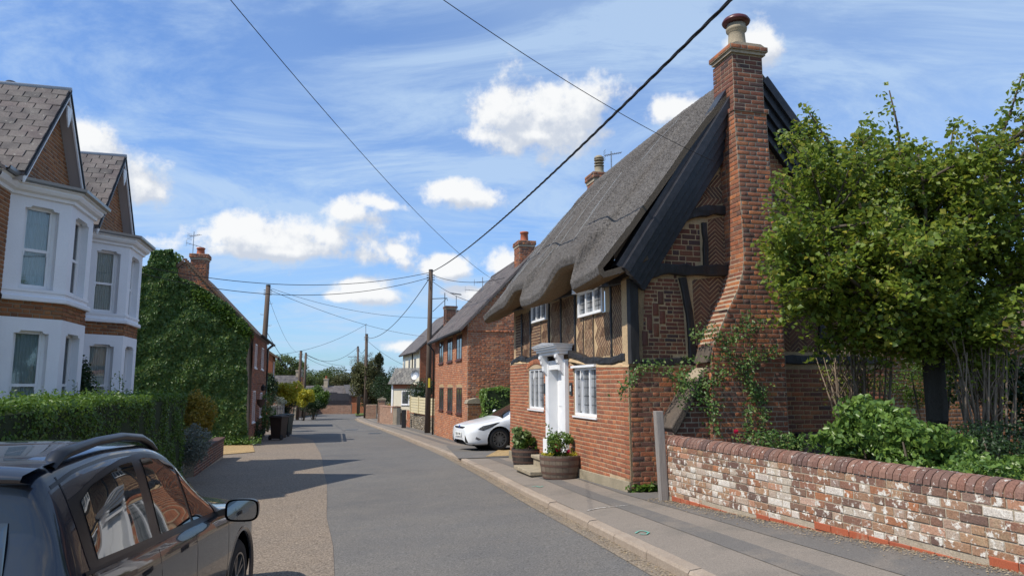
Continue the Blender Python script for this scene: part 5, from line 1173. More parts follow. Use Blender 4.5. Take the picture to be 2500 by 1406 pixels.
def place(origin, fwd):
    f = Vector((fwd[0], fwd[1], 0)).normalized(); r = Vector((f.y, -f.x, 0)); return Matrix(((f.x, r.x, 0, origin[0]), (f.y, r.y, 0, origin[1]), (0, 0, 1, origin[2]), (0, 0, 0, 1)))
# ---- white hatchback (X=0 at the front axle)
wc = gnd(1217, 1107); hd_ = Vector((-.91, -.41, 0)).normalized(); left = Vector((-hd_.y, hd_.x, 0)); oc = Vector((wc.x, wc.y, 0)) - left * .80; oc.z = wc.z + .10
car = thing('white_hatchback', 'white hatchback parked nose-out in the drive beyond the thatched cottage', 'car', tuple(oc))
K = Kit([(.93, .46, .28, .50, .60, .38, .01), (.90, .64, .20, .56, .67, .50, .02), (.80, .76, .16, .60, .70, .60, .03), (.62, .84, .15, .67, .745, .68, .035), (.3, .89, .16, .75, .805, .72, .04), (.0, .905, .17, .81, .86, .74, .045), (-.16, .91, .17, .85, .90, .73, .05), (-.5, .91, .18, .88, 1.08, .69, .05), (-.95, .91, .18, .93, 1.29, .63, .04), (-1.3, .91, .18, .97, 1.40, .60, .05), (-2.2, .91, .18, .99, 1.43, .60, .05), (-2.9, .90, .2, 1.02, 1.38, .58, .05), (-3.25, .87, .25, 1.04, 1.22, .62, .04), (-3.42, .80, .35, .9, 1.0, .62, .02)], place(oc, (hd_.x, hd_.y)))
body = K.cut([(0, .315, .375), (-2.65, .315, .375)], 'body', M_carwhite, car)
for x in (0, -2.65):
    K.wheel(x, .885, .32, .32, 1, car, M_alloy); K.wheel(x, -.885, .32, .32, -1, car, M_alloy)
    for sd in (1, -1): K.put(MB().lathe((x, sd * .45, .315), [(.385, 0), (.385, .02), (0, .02)], 30, axis=(0, sd, 0)), 'wheel_well', M_dark, car)
K.put(MB().box(-3.2, .75, -.7, .7, .13, .22), 'underbody', M_dark, car)
K.patch([(-.17, -.70), (-.17, .70), (-1.08, .58), (-1.08, -.58)], 'top', 'windscreen', M_carglass, car, n=16)
for v in ('side', 'left'):
    K.patch([(-.42, .93), (-1.12, 1.28), (-2.3, 1.38), (-2.95, 1.30), (-2.75, 1.06), (-1.9, 1.02)], v, 'side_window', M_carglass, car)
    K.patch([(.66, .60), (.50, .70), (.10, .78), (-.02, .80), (.25, .66), (.5, .57)], v, 'headlight', M_lamp, car, n=24, m=6)
    K.patch([(.16, .745), (-.02, .802), (.02, .78), (.2, .70), (.26, .675)], v, 'headlight_surround', M_trim, car, off=.006)
    K.patch([(.62, .36), (.70, .40), (.72, .34), (.64, .30), (.56, .32)], v, 'fog_lamp', M_lamp, car, n=8, m=4)
    K.patch([(-.95, .30), (-.95, .93), (-.957, .93), (-.957, .30)], v, 'door_seam', M_trim, car, n=2, m=12, off=.001)
K.patch([(-.44, .655), (-.44, .665), (.44, .665), (.44, .655), (.30, .61), (-.30, .61)], 'front', 'upper_grille', M_trim, car, n=20, m=4)
K.patch([(-.38, .20), (-.36, .55), (.36, .55), (.38, .20)], 'front', 'lower_grille', M_trim, car, n=20, m=8)
for s_ in (1, -1): K.patch([(s_ * .42, .22), (s_ * .42, .48), (s_ * .47, .46), (s_ * .64, .26), (s_ * .62, .22)], 'front', 'side_intake', M_trim, car, n=10, m=5)
for k in range(3): K.patch([(-.33, .24 + k * .05), (-.33, .247 + k * .05), (.33, .247 + k * .05), (.33, .24 + k * .05)], 'front', 'grille_bar', M_alloy, car, n=12, m=1, off=.008)
h_ = K.hit(.013, .463, 'front')[0]; pm_ = MB().prism([(h_.x + .015, -.26, .39), (h_.x + .015, .26, .39), (h_.x + .015, .26, .505), (h_.x + .015, -.26, .505)], (.012, 0, 0)); plate = K.put(pm_, 'number_plate', M_plate, car)
fw_, rg_ = K.M.to_3x3() @ Vector((1, 0, 0)), K.M.to_3x3() @ Vector((0, 1, 0)); text('OE14 YNL', 'plate_lettering', .098, M_ink, plate, K.M @ Vector((h_.x + .029, 0, .448)), face_rot(-rg_, fw_))
K.put(MB().lathe((K.hit(.013, .647, 'front')[0].x - .004, 0, .645), [(0, .02), (.05, .015), (.058, 0)], 16, axis=(1, 0, 0)), 'oval_badge', material('badge_blue', (.03, .06, .2), rough=.3), car)
for s_ in (1, -1): K.put(MB().lathe((-.62, s_ * .93, 1.02), [(0, -.07), (.06, -.06), (.085, 0), (.06, .06), (0, .07)], 14, axis=(0, 1, 0), sx=1), 'door_mirror', M_carwhite, car, smooth=True)
# ---- dark estate parked in the foreground
cg = -2.14; ang_ = math.radians(6.0); f_s = (-math.sin(ang_), math.cos(ang_)); o_s = Vector((-3.18, 6.75, cg))
o_s = o_s + Vector((-.22, 0, .03))
suv = thing('dark_suv', 'glossy dark blue sport utility car with roof rails parked at the near left', 'car', tuple(o_s))
K = Kit([(.92, .50, .42, .66, .74, .40, .01), (.86, .70, .30, .74, .84, .58, .03), (.70, .82, .26, .84, .93, .68, .04), (.4, .885, .25, .93, 1.00, .73, .05), (-.1, .905, .25, .99, 1.06, .75, .05), (-.55, .91, .25, 1.03, 1.15, .74, .05), (-.95, .91, .25, 1.05, 1.40, .69, .05), (-1.35, .91, .25, 1.06, 1.62, .65, .045), (-1.74, .91, .25, 1.07, 1.70, .645, .045), (-2.22, .91, .25, 1.08, 1.715, .645, .05), (-2.66, .905, .27, 1.10, 1.69, .64, .05), (-2.94, .895, .30, 1.12, 1.65, .62, .05), (-3.036, .885, .32, 1.12, 1.58, .62, .04), (-3.1, .87, .35, 1.10, 1.32, .68, .03), (-3.18, .84, .38, 1.0, 1.10, .72, .02), (-3.228, .78, .42, .9, .96, .66, .01)], place(o_s, f_s), NX=200, NP=60)
K.cut([(0, .36, .42), (-2.42, .36, .42)], 'body', M_carblack, suv)
for x in (0, -2.42):
    for sd in (1, -1): K.wheel(x, sd * .88, .355, .355, sd, suv, M_alloy, spokes=5, twin=True); K.put(MB().lathe((x, sd * .4, .36), [(.42, 0), (.42, .02), (0, .02)], 30, axis=(0, sd, 0)), 'wheel_well', M_dark, suv)
K.put(MB().box(-3.02, .75, -.7, .7, .18, .3), 'underbody', M_dark, suv)
wtop = lambda x: float(np.interp(x, [-2.796, -2.62, -2.22, -1.82, -1.5, -1.2, -0.95, -0.62], [1.46, 1.54, 1.61, 1.62, 1.575, 1.475, 1.34, 1.08])); wbot = lambda x: float(np.interp(x, [-2.796, -0.62], [1.165, 1.07]))
def wpoly(x0, x1, n=10): xs = np.linspace(x0, x1, n); return [(x, wtop(x)) for x in xs] + [(x, wbot(x)) for x in xs[::-1]]
for v in ('side', 'left'):
    K.patch([(x, wtop(x) + .035) for x in np.linspace(-2.86, -.60, 14)] + [(-.60, 1.055), (-2.86, 1.13)], v, 'window_surround', M_trim, suv, off=.003, n=50, m=12)
    K.patch(wpoly(-2.764, -2.03), v, 'rear_side_window', M_carglass, suv, off=.007, n=30, m=12); K.patch(wpoly(-1.876, -1.30), v, 'side_window', M_carglass, suv, off=.007, n=24, m=12); K.patch(wpoly(-1.24, -.66), v, 'front_side_window', M_carglass, suv, off=.007, n=24, m=12)
    for xx in (-1.27, -1.98, -.45): K.patch([(xx, .35), (xx, 1.05), (xx - .008, 1.05), (xx - .008, .35)], v, 'door_seam', M_trim, suv, n=2, m=14, off=.001)
    K.patch([(-2.94, 1.135), (-2.94, 1.115), (-.62, 1.035), (-.5, 1.03), (-.5, 1.045), (-.62, 1.055)], v, 'belt_moulding', M_trim, suv, off=.010, n=40, m=2)
    for xx in (-1.42, -2.1): K.patch([(xx - .13, .93), (xx - .13, .965), (xx + .05, .97), (xx + .05, .935)], v, 'door_handle', M_carblack, suv, off=.03, n=8, m=4)
    K.patch([(.05, .86), (.14, .88), (.2, .86), (.14, .83)], v, 'side_repeater', M_chrome, suv, off=.008, n=8, m=3)
K.patch([(-.60, -.66), (-.60, .66), (-1.36, .58), (-1.36, -.58)], 'top', 'windscreen', M_carglass, suv, n=20)
K.patch([(-.56, 1.16), (-.54, 1.42), (.54, 1.42), (.56, 1.16)], 'rear', 'rear_window', M_carglass, suv, n=30, m=10, off=.006)
K.patch([(-.50, 1.20), (-.49, 1.39), (-.44, 1.39), (-.45, 1.20)], 'rear', 'rear_window_stripe', M_whitesign, suv, n=4, m=8, off=.009)  # pale upright stripe laid on the rear glass
for s_ in (1, -1): K.patch([(s_ * .84, .80), (s_ * .74, 1.14), (s_ * .66, 1.14), (s_ * .64, .80)], 'rear', 'tail_lamp', material('tail_red', (.3, .01, .01), rough=.1, coat=.8) if s_ > 0 else bpy.data.materials['tail_red'], suv, n=10, m=10)
# roof spoiler with its seam
rs_ = []
for i in range(15):
    y = -.60 + 1.2 * i / 14; e = 1 - abs(y / .60) ** 4 * .35; rs_.append([(-2.828, y, 1.70 + .030 * (1 - (y / .6) ** 2)), (-2.988, y, 1.685 + .030 * (1 - (y / .6) ** 2)), (-3.10 - .06 * e, y, 1.66 + .028 * (1 - (y / .6) ** 2)), (-3.12 - .06 * e, y, 1.63 + .02 * (1 - (y / .6) ** 2)), (-3.02, y, 1.60)])
K.put(MB().grid(rs_), 'rear_spoiler', M_carblack, suv, smooth=True)
for sd in (1, -1):                          # raised roof rails
    P = [(-1.36, sd * .57, 1.64), (-1.5, sd * .575, 1.70), (-1.66, sd * .58, 1.745), (-1.98, sd * .585, 1.775), (-2.34, sd * .585, 1.77), (-2.66, sd * .58, 1.74), (-2.78, sd * .575, 1.72), (-2.844, sd * .57, 1.66)]; mbr = MB(); rows_ = []
    for k, p in enumerate(P):
        h = [.018, .026, .028, .028, .028, .034, .036, .016][k]; w = [.03, .036, .034, .034, .034, .045, .05, .04][k]; rows_.append([(p[0], p[1] + w * math.cos(t_), p[2] + h * math.sin(t_)) for t_ in np.linspace(0, 2 * math.pi, 13)])
    mbr.grid(rows_); rr_ = K.put(mbr, 'roof_rail', M_trim, suv, smooth=True)
    K.patch([(-2.86, .62), (-2.86, 1.2), (-2.80, 1.60), (-2.812, 1.60), (-2.872, 1.2), (-2.872, .62)] if 0 else [(-2.87, .6), (-2.87, 1.62), (-2.86, 1.62), (-2.86, .6)], 'side' if sd > 0 else 'left', 'tailgate_seam', M_trim, suv, n=2, m=24, off=.003)
    K.patch([(-1.3, sd * .655), (-2.94, sd * .645), (-2.94, sd * .632), (-1.3, sd * .642)], 'top', 'roof_gutter', M_trim, suv, n=40, m=1, off=.002)
for sd in (1, -1):                          # door mirrors
    c = Vector((-.66, sd * 1.075, 1.085)); rows_ = []
    for i in range(9):
        u = i / 8; x = -.085 + .17 * u; sc_ = math.sin(math.acos(max(-1, min(1, (u - .12) * 1.02)))) if u > .12 else 1.0; sc_ = max(sc_, .25); rows_.append([(c.x + x, c.y + math.copysign(abs(math.cos(t_)) ** .55, math.cos(t_)) * .135 * sc_, c.z + math.copysign(abs(math.sin(t_)) ** .55, math.sin(t_)) * .092 * sc_) for t_ in np.linspace(0, 2 * math.pi, 29)])
    mb_ = MB().grid(rows_); mb_.poly(rows_[-1]); mir = K.put(mb_, 'door_mirror', M_trim, suv, smooth=True)
    gl = [(c.x - .075, c.y + math.copysign(abs(math.cos(t_)) ** .5, math.cos(t_)) * .118, c.z + math.copysign(abs(math.sin(t_)) ** .5, math.sin(t_)) * .078) for t_ in np.linspace(0, 2 * math.pi, 29)[:-1]]
    K.put(MB().poly(gl), 'mirror_glass', material('mirror', (.55, .6, .65), rough=.02, metal=1) if sd > 0 else bpy.data.materials['mirror'], mir); K.put(MB().prism([(-.60, sd * .84, 1.02), (-.70, sd * .84, 1.02), (-.68, sd * .97, 1.05), (-.62, sd * .97, 1.05)], (0, 0, .05)), 'mirror_arm', M_trim, mir)
K.patch([(-.56, 1.05), (-.72, 1.055), (-.72, 1.17)], 'side', 'mirror_sail', M_trim, suv, off=.012, n=8, m=4)
al = MB(); al.lathe((0, .905, .36), [(.425, -.03), (.445, .008), (.46, .0)], 40, axis=(0, 1, 0)); al.v = [v for v in al.v]; K.put(al, 'wheel_arch_trim', M_carblack, suv, smooth=True)
# ================================================================ BAY-FRONTED HOUSES (left)
S_ = Vector((-.262, .965, 0)).normalized(); N_ = Vector((.965, .262, 0)).normalized()
SHUT = [0]
def sweep(path, prof, fr, name, mat, parent):
    """profile (out, z) swept round a plan path of (a, c) points on a frame, mitred"""
    rows = []
    for i, (a, c) in enumerate(path):
        d1 = None if i == 0 else (a - path[i - 1][0], c - path[i - 1][1]); d2 = None if i == len(path) - 1 else (path[i + 1][0] - a, path[i + 1][1] - c)
        ns = []
        for d in (d1, d2):
            if d: l = math.hypot(*d); ns.append((-d[1] / l, d[0] / l))
        n = (sum(x for x, _ in ns) / len(ns), sum(y for _, y in ns) / len(ns)); l2 = n[0] ** 2 + n[1] ** 2; n = (n[0] / l2, n[1] / l2)
        rows.append([fr.at(a + n[0] * o, z, c + n[1] * o) for o, z in prof])
    return MB().grid(rows).build(name, mat, parent)
def sash_window(fr, a0, a1, b0, b1, c, parent, low_rail=True, curtain=True, open_=False, horns=True, mid=.48):
    """timber sash in an opening; c is the wall face"""
    f = MB(); t = .05; ci = c - .13
    f.fbox(fr, a0, a0 + t, b0, b1, ci - .05, ci); f.fbox(fr, a1 - t, a1, b0, b1, ci - .05, ci); f.fbox(fr, a0 + t, a1 - t, b1 - t, b1, ci - .05, ci - .001); f.fbox(fr, a0 + t, a1 - t, b0, b0 + t, ci - .05, ci + .01)
    root = f.build('window', M_white, parent); zm = b0 + (b1 - b0) * mid; s = MB(); s.fbox(fr, a0 + t, a1 - t, zm - .025, zm + .025, ci - .045, ci - .005)
    for x0 in (a0 + t, a1 - t - .04): s.fbox(fr, x0, x0 + .04, b0 + t, b1 - t, ci - .045, ci - .012)
    for x0 in (a0 + t + .02, a1 - t - .05): s.fbox(fr, x0, x0 + .03, zm - .085, zm - .025, ci - .04, ci - .004)
    s.fbox(fr, a0 + t, a1 - t, b0 + t, b0 + t + .05, ci - .04, ci - .006)
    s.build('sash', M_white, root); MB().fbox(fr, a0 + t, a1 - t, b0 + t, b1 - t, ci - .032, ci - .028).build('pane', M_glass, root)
    if curtain:
        n = 46; rows = []
        for k in range(2):
            z = b0 + .04 + (b1 - b0 - .08) * k; rows.append([fr.at(a0 + .04 + (a1 - a0 - .08) * i / n, z, ci - .085 + .018 * math.sin(i * 1.25 + .5 * math.sin(i * .37)) + (.06 * (1 - k) * math.sin(3.1 * i / n) if 0 else 0)) for i in range(n + 1)])
        MB().grid(rows).build('curtain', M_curtain, root, smooth=True)
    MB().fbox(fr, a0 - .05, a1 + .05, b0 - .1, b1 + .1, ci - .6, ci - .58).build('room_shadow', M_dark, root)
    return root
def facet(fr, w, levels, parent, name, win):
    """one render-faced side of the bay with two openings and shouldered heads"""
    z0, z1, z2, z3 = levels; holes = [rect(win[0], win[1], *win[2]), rect(win[0], win[1], *win[3])]
    wall_with_holes(fr, rect(0, w, z0, z1), [holes[0]], -.2, 0, name, M_render, parent); wall_with_holes(fr, rect(0, w, z2 + .07, z3), [holes[1]], -.2, 0, name, M_render, parent)
    for k in (0, 1):
        b0, b1 = win[2 + k]; a0, a1 = win[0], win[1]; m = MB(); e = (a1 - a0) * .22
        for s_, x in ((1, a0), (-1, a1)): MB().fprism(fr, [(x, b1), (x + s_ * .11, b1), (x + s_ * .08, b1 - .04), (x, b1 - .045)], -.1, -.002).build('shouldered_head', M_render, parent)
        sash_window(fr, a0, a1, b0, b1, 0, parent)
def bay_house(k, label):
    off = S_ * (4.21 * k); O = Vector((-8.42, 14.0, 0)) + off; B = Fr((O.x, O.y), (S_.x, S_.y), (N_.x, N_.y)); z_g = -2.3
    t = thing('bay_fronted_house', label, 'house', (O.x, O.y, -2.08), 'bay fronted brick houses'); bag = Bag(300)
    slb = Bag(300, 'slate')
    zt = 3.50; wall = MB().fprism(B, [(-2.75, z_g), (1.46, z_g), (1.46, zt), (-2.75, zt)], -5.0, -.75).build('wall', M_mortar_grey, t)
    lay(bag, B, rect(-2.75, -1.95, -1.9, zt - .05), M_brick_vict, wall, c=-.75, course=.0755, proud=.005); lay(bag, B, rect(.65, 1.46, -1.9, zt - .05), M_brick_vict, wall, c=-.75, course=.0755, proud=.005)
    P = [(-1.98, -.75), (-1.32, 0.0), (0.0, 0.0), (.66, -.75)]; lv_ = (z_g, 1.17, 1.46, 3.30)
    bay = MB().prism([B.at(a, 1.165, c - .03 if c < 0 else c - .03) for a, c in P], (0, 0, .31)).build('bay_core', M_mortar_grey, t)
    wins = [(.25, .80, (-.85, .95), (1.66, 3.14)), (.27, 1.05, (-.85, .95), (1.66, 3.14)), (.22, .78, (-.85, .95), (1.66, 3.14))]
    for i in range(3):
        (a0, c0), (a1, c1) = P[i], P[i + 1]; p0 = B.at(a0, 0, c0); p1 = B.at(a1, 0, c1); u = (p1 - p0); w = u.length; u.normalize(); n = Vector((u.y, -u.x, 0))
        if n.dot(N_) < 0: n = -n
        fr = Fr((p0.x, p0.y), (u.x, u.y), (n.x, n.y)); facet(fr, w, lv_, t, 'bay_render', wins[i])
        lay(bag, fr, rect(0, w, 1.17, 1.47), M_brick_vict, bay, c=-.012, course=.0755, proud=.008)
    sweep([(a, c) for a, c in P], [(-.02, 1.455), (.05, 1.455), (.06, 1.47), (.06, 1.53), (.035, 1.55), (-.02, 1.56)], B, 'string_course', M_render, t)
    for z, nm in ((1.625, 'sill'), (-.90, 'sill')): sweep([(a, c) for a, c in P], [(-.1, z), (.02, z), (.02, z + .05), (-.1, z + .06)], B, nm, M_render, t)
    E = [(-2.77, -.75), (-1.98, -.75), (-1.32, 0.0), (0.0, 0.0), (.66, -.75), (1.47, -.75)]
    sweep(E, [(0, 3.28), (.05, 3.29), (.06, 3.34), (.12, 3.37), (.15, 3.42), (.15, 3.46), (.20, 3.47), (.20, 3.50), (0, 3.50)], B, 'cornice', M_white, t)
    sweep(E, [(.18, 3.56), (.185, 3.51), (.22, 3.485), (.26, 3.51), (.27, 3.56), (.255, 3.56), (.235, 3.52), (.2, 3.52)], B, 'gutter', M_metal, t)
    for a, c in E[1:-1]: q = B.at(a, 3.52, c); MB().box(q.x + .15, q.x + .20, q.y, q.y + .06, 3.49, 3.575).build('gutter_joint', M_leadroof, t)
    ft = MB(); ft.prism([B.at(a, 3.505, c) for a, c in P] , (0, 0, .04)); ft.build('bay_lead_top', M_leadroof, t)
    # gable
    ac, az, hw, bz = -.62, 5.60, 1.60, 3.62; GFc = -.66
    gb = MB().fprism(B, [(ac - hw, bz - .1), (ac + hw, bz - .1), (ac + hw, bz), (ac, az - .05), (ac - hw, bz)], GFc - .25, GFc).build('gable_wall', M_mortar_grey, t)
    lay(bag, B, [(ac - hw + .02, bz - .08), (ac + hw - .02, bz - .08), (ac + hw - .02, bz + .02), (ac, az - .10), (ac - hw + .02, bz + .02)], M_brick_vict, gb, c=GFc, course=.0755, proud=.005)
    fc = GFc + .24; sl = (az - bz) / hw; L = math.hypot(hw + .12, (hw + .12) * sl)
    for sgn in (-1, 1):
        fx = ac + sgn * (hw + .14); fz = az - (hw + .14) * sl
        q = [(ac, az + .02), (fx, fz + .02), (fx, fz + .11), (ac, az + .13)]; roof = MB().fprism(B, [(ac, az + .06), (fx, fz + .06), (fx, fz + .11), (ac, az + .12)], -5.0, fc - .01).build('roof_slope', M_slate, t)
        MB().fprism(B, [(ac, az - .02), (fx, fz - .02), (fx, fz + .055), (ac, az + .055)], GFc + .002, fc - .03).build('soffit', M_soffit, t)
        MB().fprism(B, [(ac, az - .05), (fx, fz - .06), (fx, fz + .05), (ac, az + .06)], fc - .029, fc).build('bargeboard', M_white, t)
        MB().fprism(B, [(ac - sgn * .02, az + .13), (fx, fz + .11), (fx, fz + .06), (ac, az + .07)], fc + .001, fc + .03).build('verge_tiles', M_lead, t)
        u = (B.u * sgn * 1.0 + UP * -sl).normalized(); nrm = u.cross(B.n) * (1 if sgn < 0 else 1); nrm = nrm if nrm.z > 0 else -nrm; row = 0; d = .10
        while d < L - .02:
            c = fc; base = B.at(ac, az + .125, 0)
            if row % 2: slb.put(frame_mat(base + u * d + B.n * (c - .07) + nrm * .012, B.n, (u + nrm * .06).normalized(), nrm, .132, .25, .011), M_slate, roof, size=.2); c -= .14
            while c > -4.0:
                o = base + u * (d + .0) + B.n * (c - .14) + nrm * .012; uu = (u + nrm * .06).normalized()
                slb.put(frame_mat(o, B.n, uu, nrm, .266, .25, .013 + random.uniform(0, .009)), M_slate, roof, size=.25); c -= .28
            d += .195; row += 1
    MB().tube([B.at(ac, az + .14, fc + .02), B.at(ac, az + .14, -5)], .055, 8).build('ridge', M_leadroof, t, smooth=True)
    MB().fprism(B, [(ac - .13, az - .22), (ac + .13, az - .22), (ac + .10, az - .42), (ac, az - .62), (ac - .10, az - .42)], fc + .001, fc + .025).build('gable_drop', M_white, t)
    # main roof slope behind, between the gables
    MB().prism([B.at(-2.77, 3.52, -.55), B.at(1.47, 3.52, -.55), B.at(1.47, 5.65, -3.6), B.at(-2.77, 5.65, -3.6)], (0, 0, -.05)).build('main_roof', M_slate, t)
    u = (UP * 2.13 - B.n * 3.05).normalized(); nn = B.u.cross(u); nn = nn if nn.z > 0 else -nn; mr = [o for o in t.children if o.name.startswith('main_roof')][0]
    for r_ in range(8):
        for i in range(15): slb.put(frame_mat(B.at(-2.62 + i * .28 + (r_ % 2) * .14, 3.53, -.58) + u * (.12 + r_ * .195), B.u, (u + nn * -.06).normalized(), nn, .272, .25, .01), M_slate, mr, size=.2)
    bag.flush(); slb.flush(); return t, B
M_soffit = material('soffit_paint', (0.42, 0.38, 0.36), rough=.7)
h1, B1 = bay_house(0, 'nearer brick house with white two-storey bay window and slate gable'); h2, B2 = bay_house(1, 'farther brick house with white bay and slate gable, next to the creeper')
cv = at(27, 204, 13.5); mb = MB(); mb.lathe((cv.x, cv.y, cv.z - .35), [(.05, .12), (.05, .22), (.10, .24), (.06, .26)], 12); mb.lathe((cv.x, cv.y, cv.z), [(.11, 0), (.08, .035), (0, .05)], 16)
for k in range(4): a = k * 1.57; mb.tube([(cv.x + .08 * math.cos(a), cv.y + .08 * math.sin(a), cv.z - .1), (cv.x + .09 * math.cos(a), cv.y + .09 * math.sin(a), cv.z)], .006, 4)
mb.build('roof_vent', M_blackplastic, h1, smooth=True)
# more of the terrace behind the viewer's left casts the near shadows
# hedge in front of the nearer house
hc = [gnd(400, 1100), None, None, None]
A0 = Vector((-4.35, 5.4, 0)); A1 = Vector((-6.9, 15.2, 0)); A0b = Vector((-5.6, 5.1, 0)); A1b = Vector((-8.1, 14.9, 0))
hz0, hz1 = -2.12, -.19
M_leaf_hd = M_leaf_privet
t = hedge_box('privet_hedge', 'thick clipped privet hedge along the front of the bay-windowed houses', [A0, A1, A1b, A0b], hz0, hz1, 110000, .05, M_leaf_hd, lump=.05)
bush('porch_shrub', 'tall dark glossy shrub growing between the two white bays', 'shrub', (-9.0, 14.9, -2.1), (.33, .45, .85), 2600, .07, M_leaf_dark, zc=1.75)
p = at(480, 1008, 16.8); bush('golden_shrub', 'rounded golden-orange leaved shrub at the far end of the privet hedge', 'shrub', (p.x, p.y, -2.1), (.44, .5, .72), 7000, .06, M_leaf_orange, zc=p.z + 2.1 - .15, stems=0, lumps=16)
p = at(468, 1075, 15.8); bush('grey_shrub', 'small silver-grey leaved shrub low beside the end of the hedge', 'shrub', (p.x, p.y, -2.1), (.46, .5, .55), 4600, .055, M_leaf_grey, zc=p.z + 2.1 - .12, stems=0, lumps=14)
p = at(300, 945, 13.3)
t = thing('weedy_plant', 'tall thin weedy shoots standing up out of the hedge by the second bay', 'plant', (p.x, p.y, -.4)); m_ = MB(); LP = []
for (x, y) in ((182, 925), (188, 932), (292, 905), (300, 915), (270, 922), (330, 922), (240, 930), (355, 928)):
    b = at(x, y + 45, 13.0); e = at(x + random.uniform(-3, 3), y, 13.0); m_.tube([b, e], [.006, .003], 4)
    for k in range(14): LP.append(tuple(b.lerp(e, .2 + .8 * random.random()) + Vector((random.gauss(0, .03), random.gauss(0, .03), 0))))
m_.build('stem', M_leaf_privet, t); LP = np.array(LP); leaf_mesh('leaves', LP, RNG.normal(0, 1, LP.shape), .045, M_leaf_privet, t)
# low brick boundary wall at the end of the hedge, running to the drive
lwa = gnd(527, 1118); LWF = Fr((lwa.x + .22, lwa.y), (.26, -.96), (.96, .26)); lw = thing('low_brick_wall', 'short dark low brick wall beside the gravel drive', 'wall', tuple(lwa)); lb = Bag(300)
bd = MB().fbox(LWF, 0, 5.5, -2.3, -1.62, -.22, 0).build('wall_core', M_mortar_grey, lw); lay(lb, LWF, rect(0, 5.5, -2.12, -1.62), M_brick_dark, bd, c=0)
LWG = Fr((lwa.x, lwa.y), (-.96, -.26), (-.26, .96)); LWE = Fr((lwa.x, lwa.y), (-.96, -.26), (.26, -.96)); lay(lb, LWF, rect(0, 5.5, -1.619, -1.6), M_brick_dark, bd, c=0); lb.flush()
MB().fbox(LWF, -.03, 5.52, -1.62, -1.56, -.25, .03).build('wall_coping', M_brick_dark, lw)

# ================================================================ CREEPER-CLAD HOUSE
io = gnd(606, 1086); IV = Fr((io.x, io.y), (-.968, -.25), (.25, -.968)); IS = Fr((io.x, io.y), (-.25, .968), (.968, .25))
ip = lambda pl: IV.pts(pl)
ih = thing('creeper_house', 'brick cottage whose whole gable end is smothered in green creeper', 'house', tuple(io)); ib = Bag(300)
GP = ip([(606, 1090), (607, 806), (452, 641), (425, 664), (300, 672), (290, 1060)]); GP = [(a, b) for a, b in GP]
gwall = MB().fprism(IV, GP, -7.0, 0).build('gable_wall', M_mortar_grey, ih)
lay(ib, IV, ip([(470, 700), (600, 828), (607, 810), (452, 643), (427, 664), (430, 690)]), M_brick_old, gwall, course=.08, L=.24, proud=.006)
apx = GP[2]; eav = GP[1]
rt = MB(); 
def slab(fr, p0, p1, th, c0, c1, name, mat, parent): 
    d = (p1[0] - p0[0], p1[1] - p0[1]); l = math.hypot(*d); n = (-d[1] / l * th, d[0] / l * th); n = n if n[1] > 0 else (-n[0], -n[1]); return MB().fprism(fr, [p0, p1, (p1[0] + n[0], p1[1] + n[1]), (p0[0] + n[0], p0[1] + n[1])], c0, c1).build(name, mat, parent)
ex = (eav[0] - .22, eav[1] - .20); slab(IV, apx, ex, .12, -7.2, .08, 'roof_slope', M_tile, ih); slab(IV, apx, (GP[3][0] + .05, GP[3][1]), .12, -7.2, .08, 'roof_slope', M_tile, ih)
n_t = 40
for i in range(n_t):                                       # verge tiles
    u = i / n_t; a = apx[0] + (ex[0] - apx[0]) * u; b = apx[1] + (ex[1] - apx[1]) * u
    MB().fbox(IV, a - .07, a + .06, b + .08, b + .15, -.05, .11).build('verge_tile', M_tile, ih)
cc = ip([(480, 640)])[0]; cpos = IV.at(cc[0] + .0, 0, -.8); ctop = at(480, 623, cpos.y); stack_at(ih, 'chimney_stack', (cpos.x, cpos.y), .62, .62, ctop.z - 1.7, ctop.z, IV.u, M_brick_old, ib, potr=.16, pot_h=.30, cap=.06)
# ivied chimney
ivc = ip([(372, 700), (424, 700), (424, 622), (372, 622)]); MB().fprism(IV, ivc, -.9, -.05).build('creeper_stack', M_brick_old, ih)
# creeper leaves
def in_poly(P, pts):
    x, y = pts[:, 0], pts[:, 1]; ins = np.zeros(len(x), bool); n = len(P)
    for i in range(n):
        (x0, y0), (x1, y1) = P[i], P[(i + 1) % n]; c = ((y0 > y) != (y1 > y)) & (x < (x1 - x0) * (y - y0) / (y1 - y0 + 1e-12) + x0); ins ^= c
    return ins
crp = thing('wall_creeper', 'dense green creeper covering the gable wall and its old chimney', 'climbing plant', tuple(IV.at(3, -2.2, .1)))
CP = ip([(608, 1088), (600, 1010), (604, 940), (600, 880), (612, 830), (604, 790), (560, 745), (500, 708), (470, 690), (438, 680), (428, 640), (424, 612), (372, 614), (364, 650), (300, 668), (290, 1062), (520, 1090)])
ax = [p[0] for p in CP]; bx2 = [p[1] for p in CP]; n = 70000; pts = np.stack([RNG.uniform(min(ax), max(ax), n), RNG.uniform(min(bx2), max(bx2), n)], 1); pts = pts[in_poly(CP, pts)]
bulge = np.array([mn.noise(Vector((a * 1.3, b * 1.3, 2))) * .16 + mn.noise(Vector((a * 4, b * 4, 7))) * .06 for a, b in pts]); edge = 0.12
PP = np.array([tuple(IV.at(a, b, 0)) for a, b in pts]) + np.array(tuple(IV.n))[None] * (.16 + bulge + RNG.uniform(-.05, .06, len(pts)))[:, None]
ang = RNG.random(len(pts)) * 0; leaf_mesh('creeper_leaves', PP, np.tile(np.array([tuple(IV.n + UP * .45)]), (len(pts), 1)), .125, M_leaf_ivy, crp, jitter=.5, up=(0, 0, -1), aspect=.85, curl=.5)
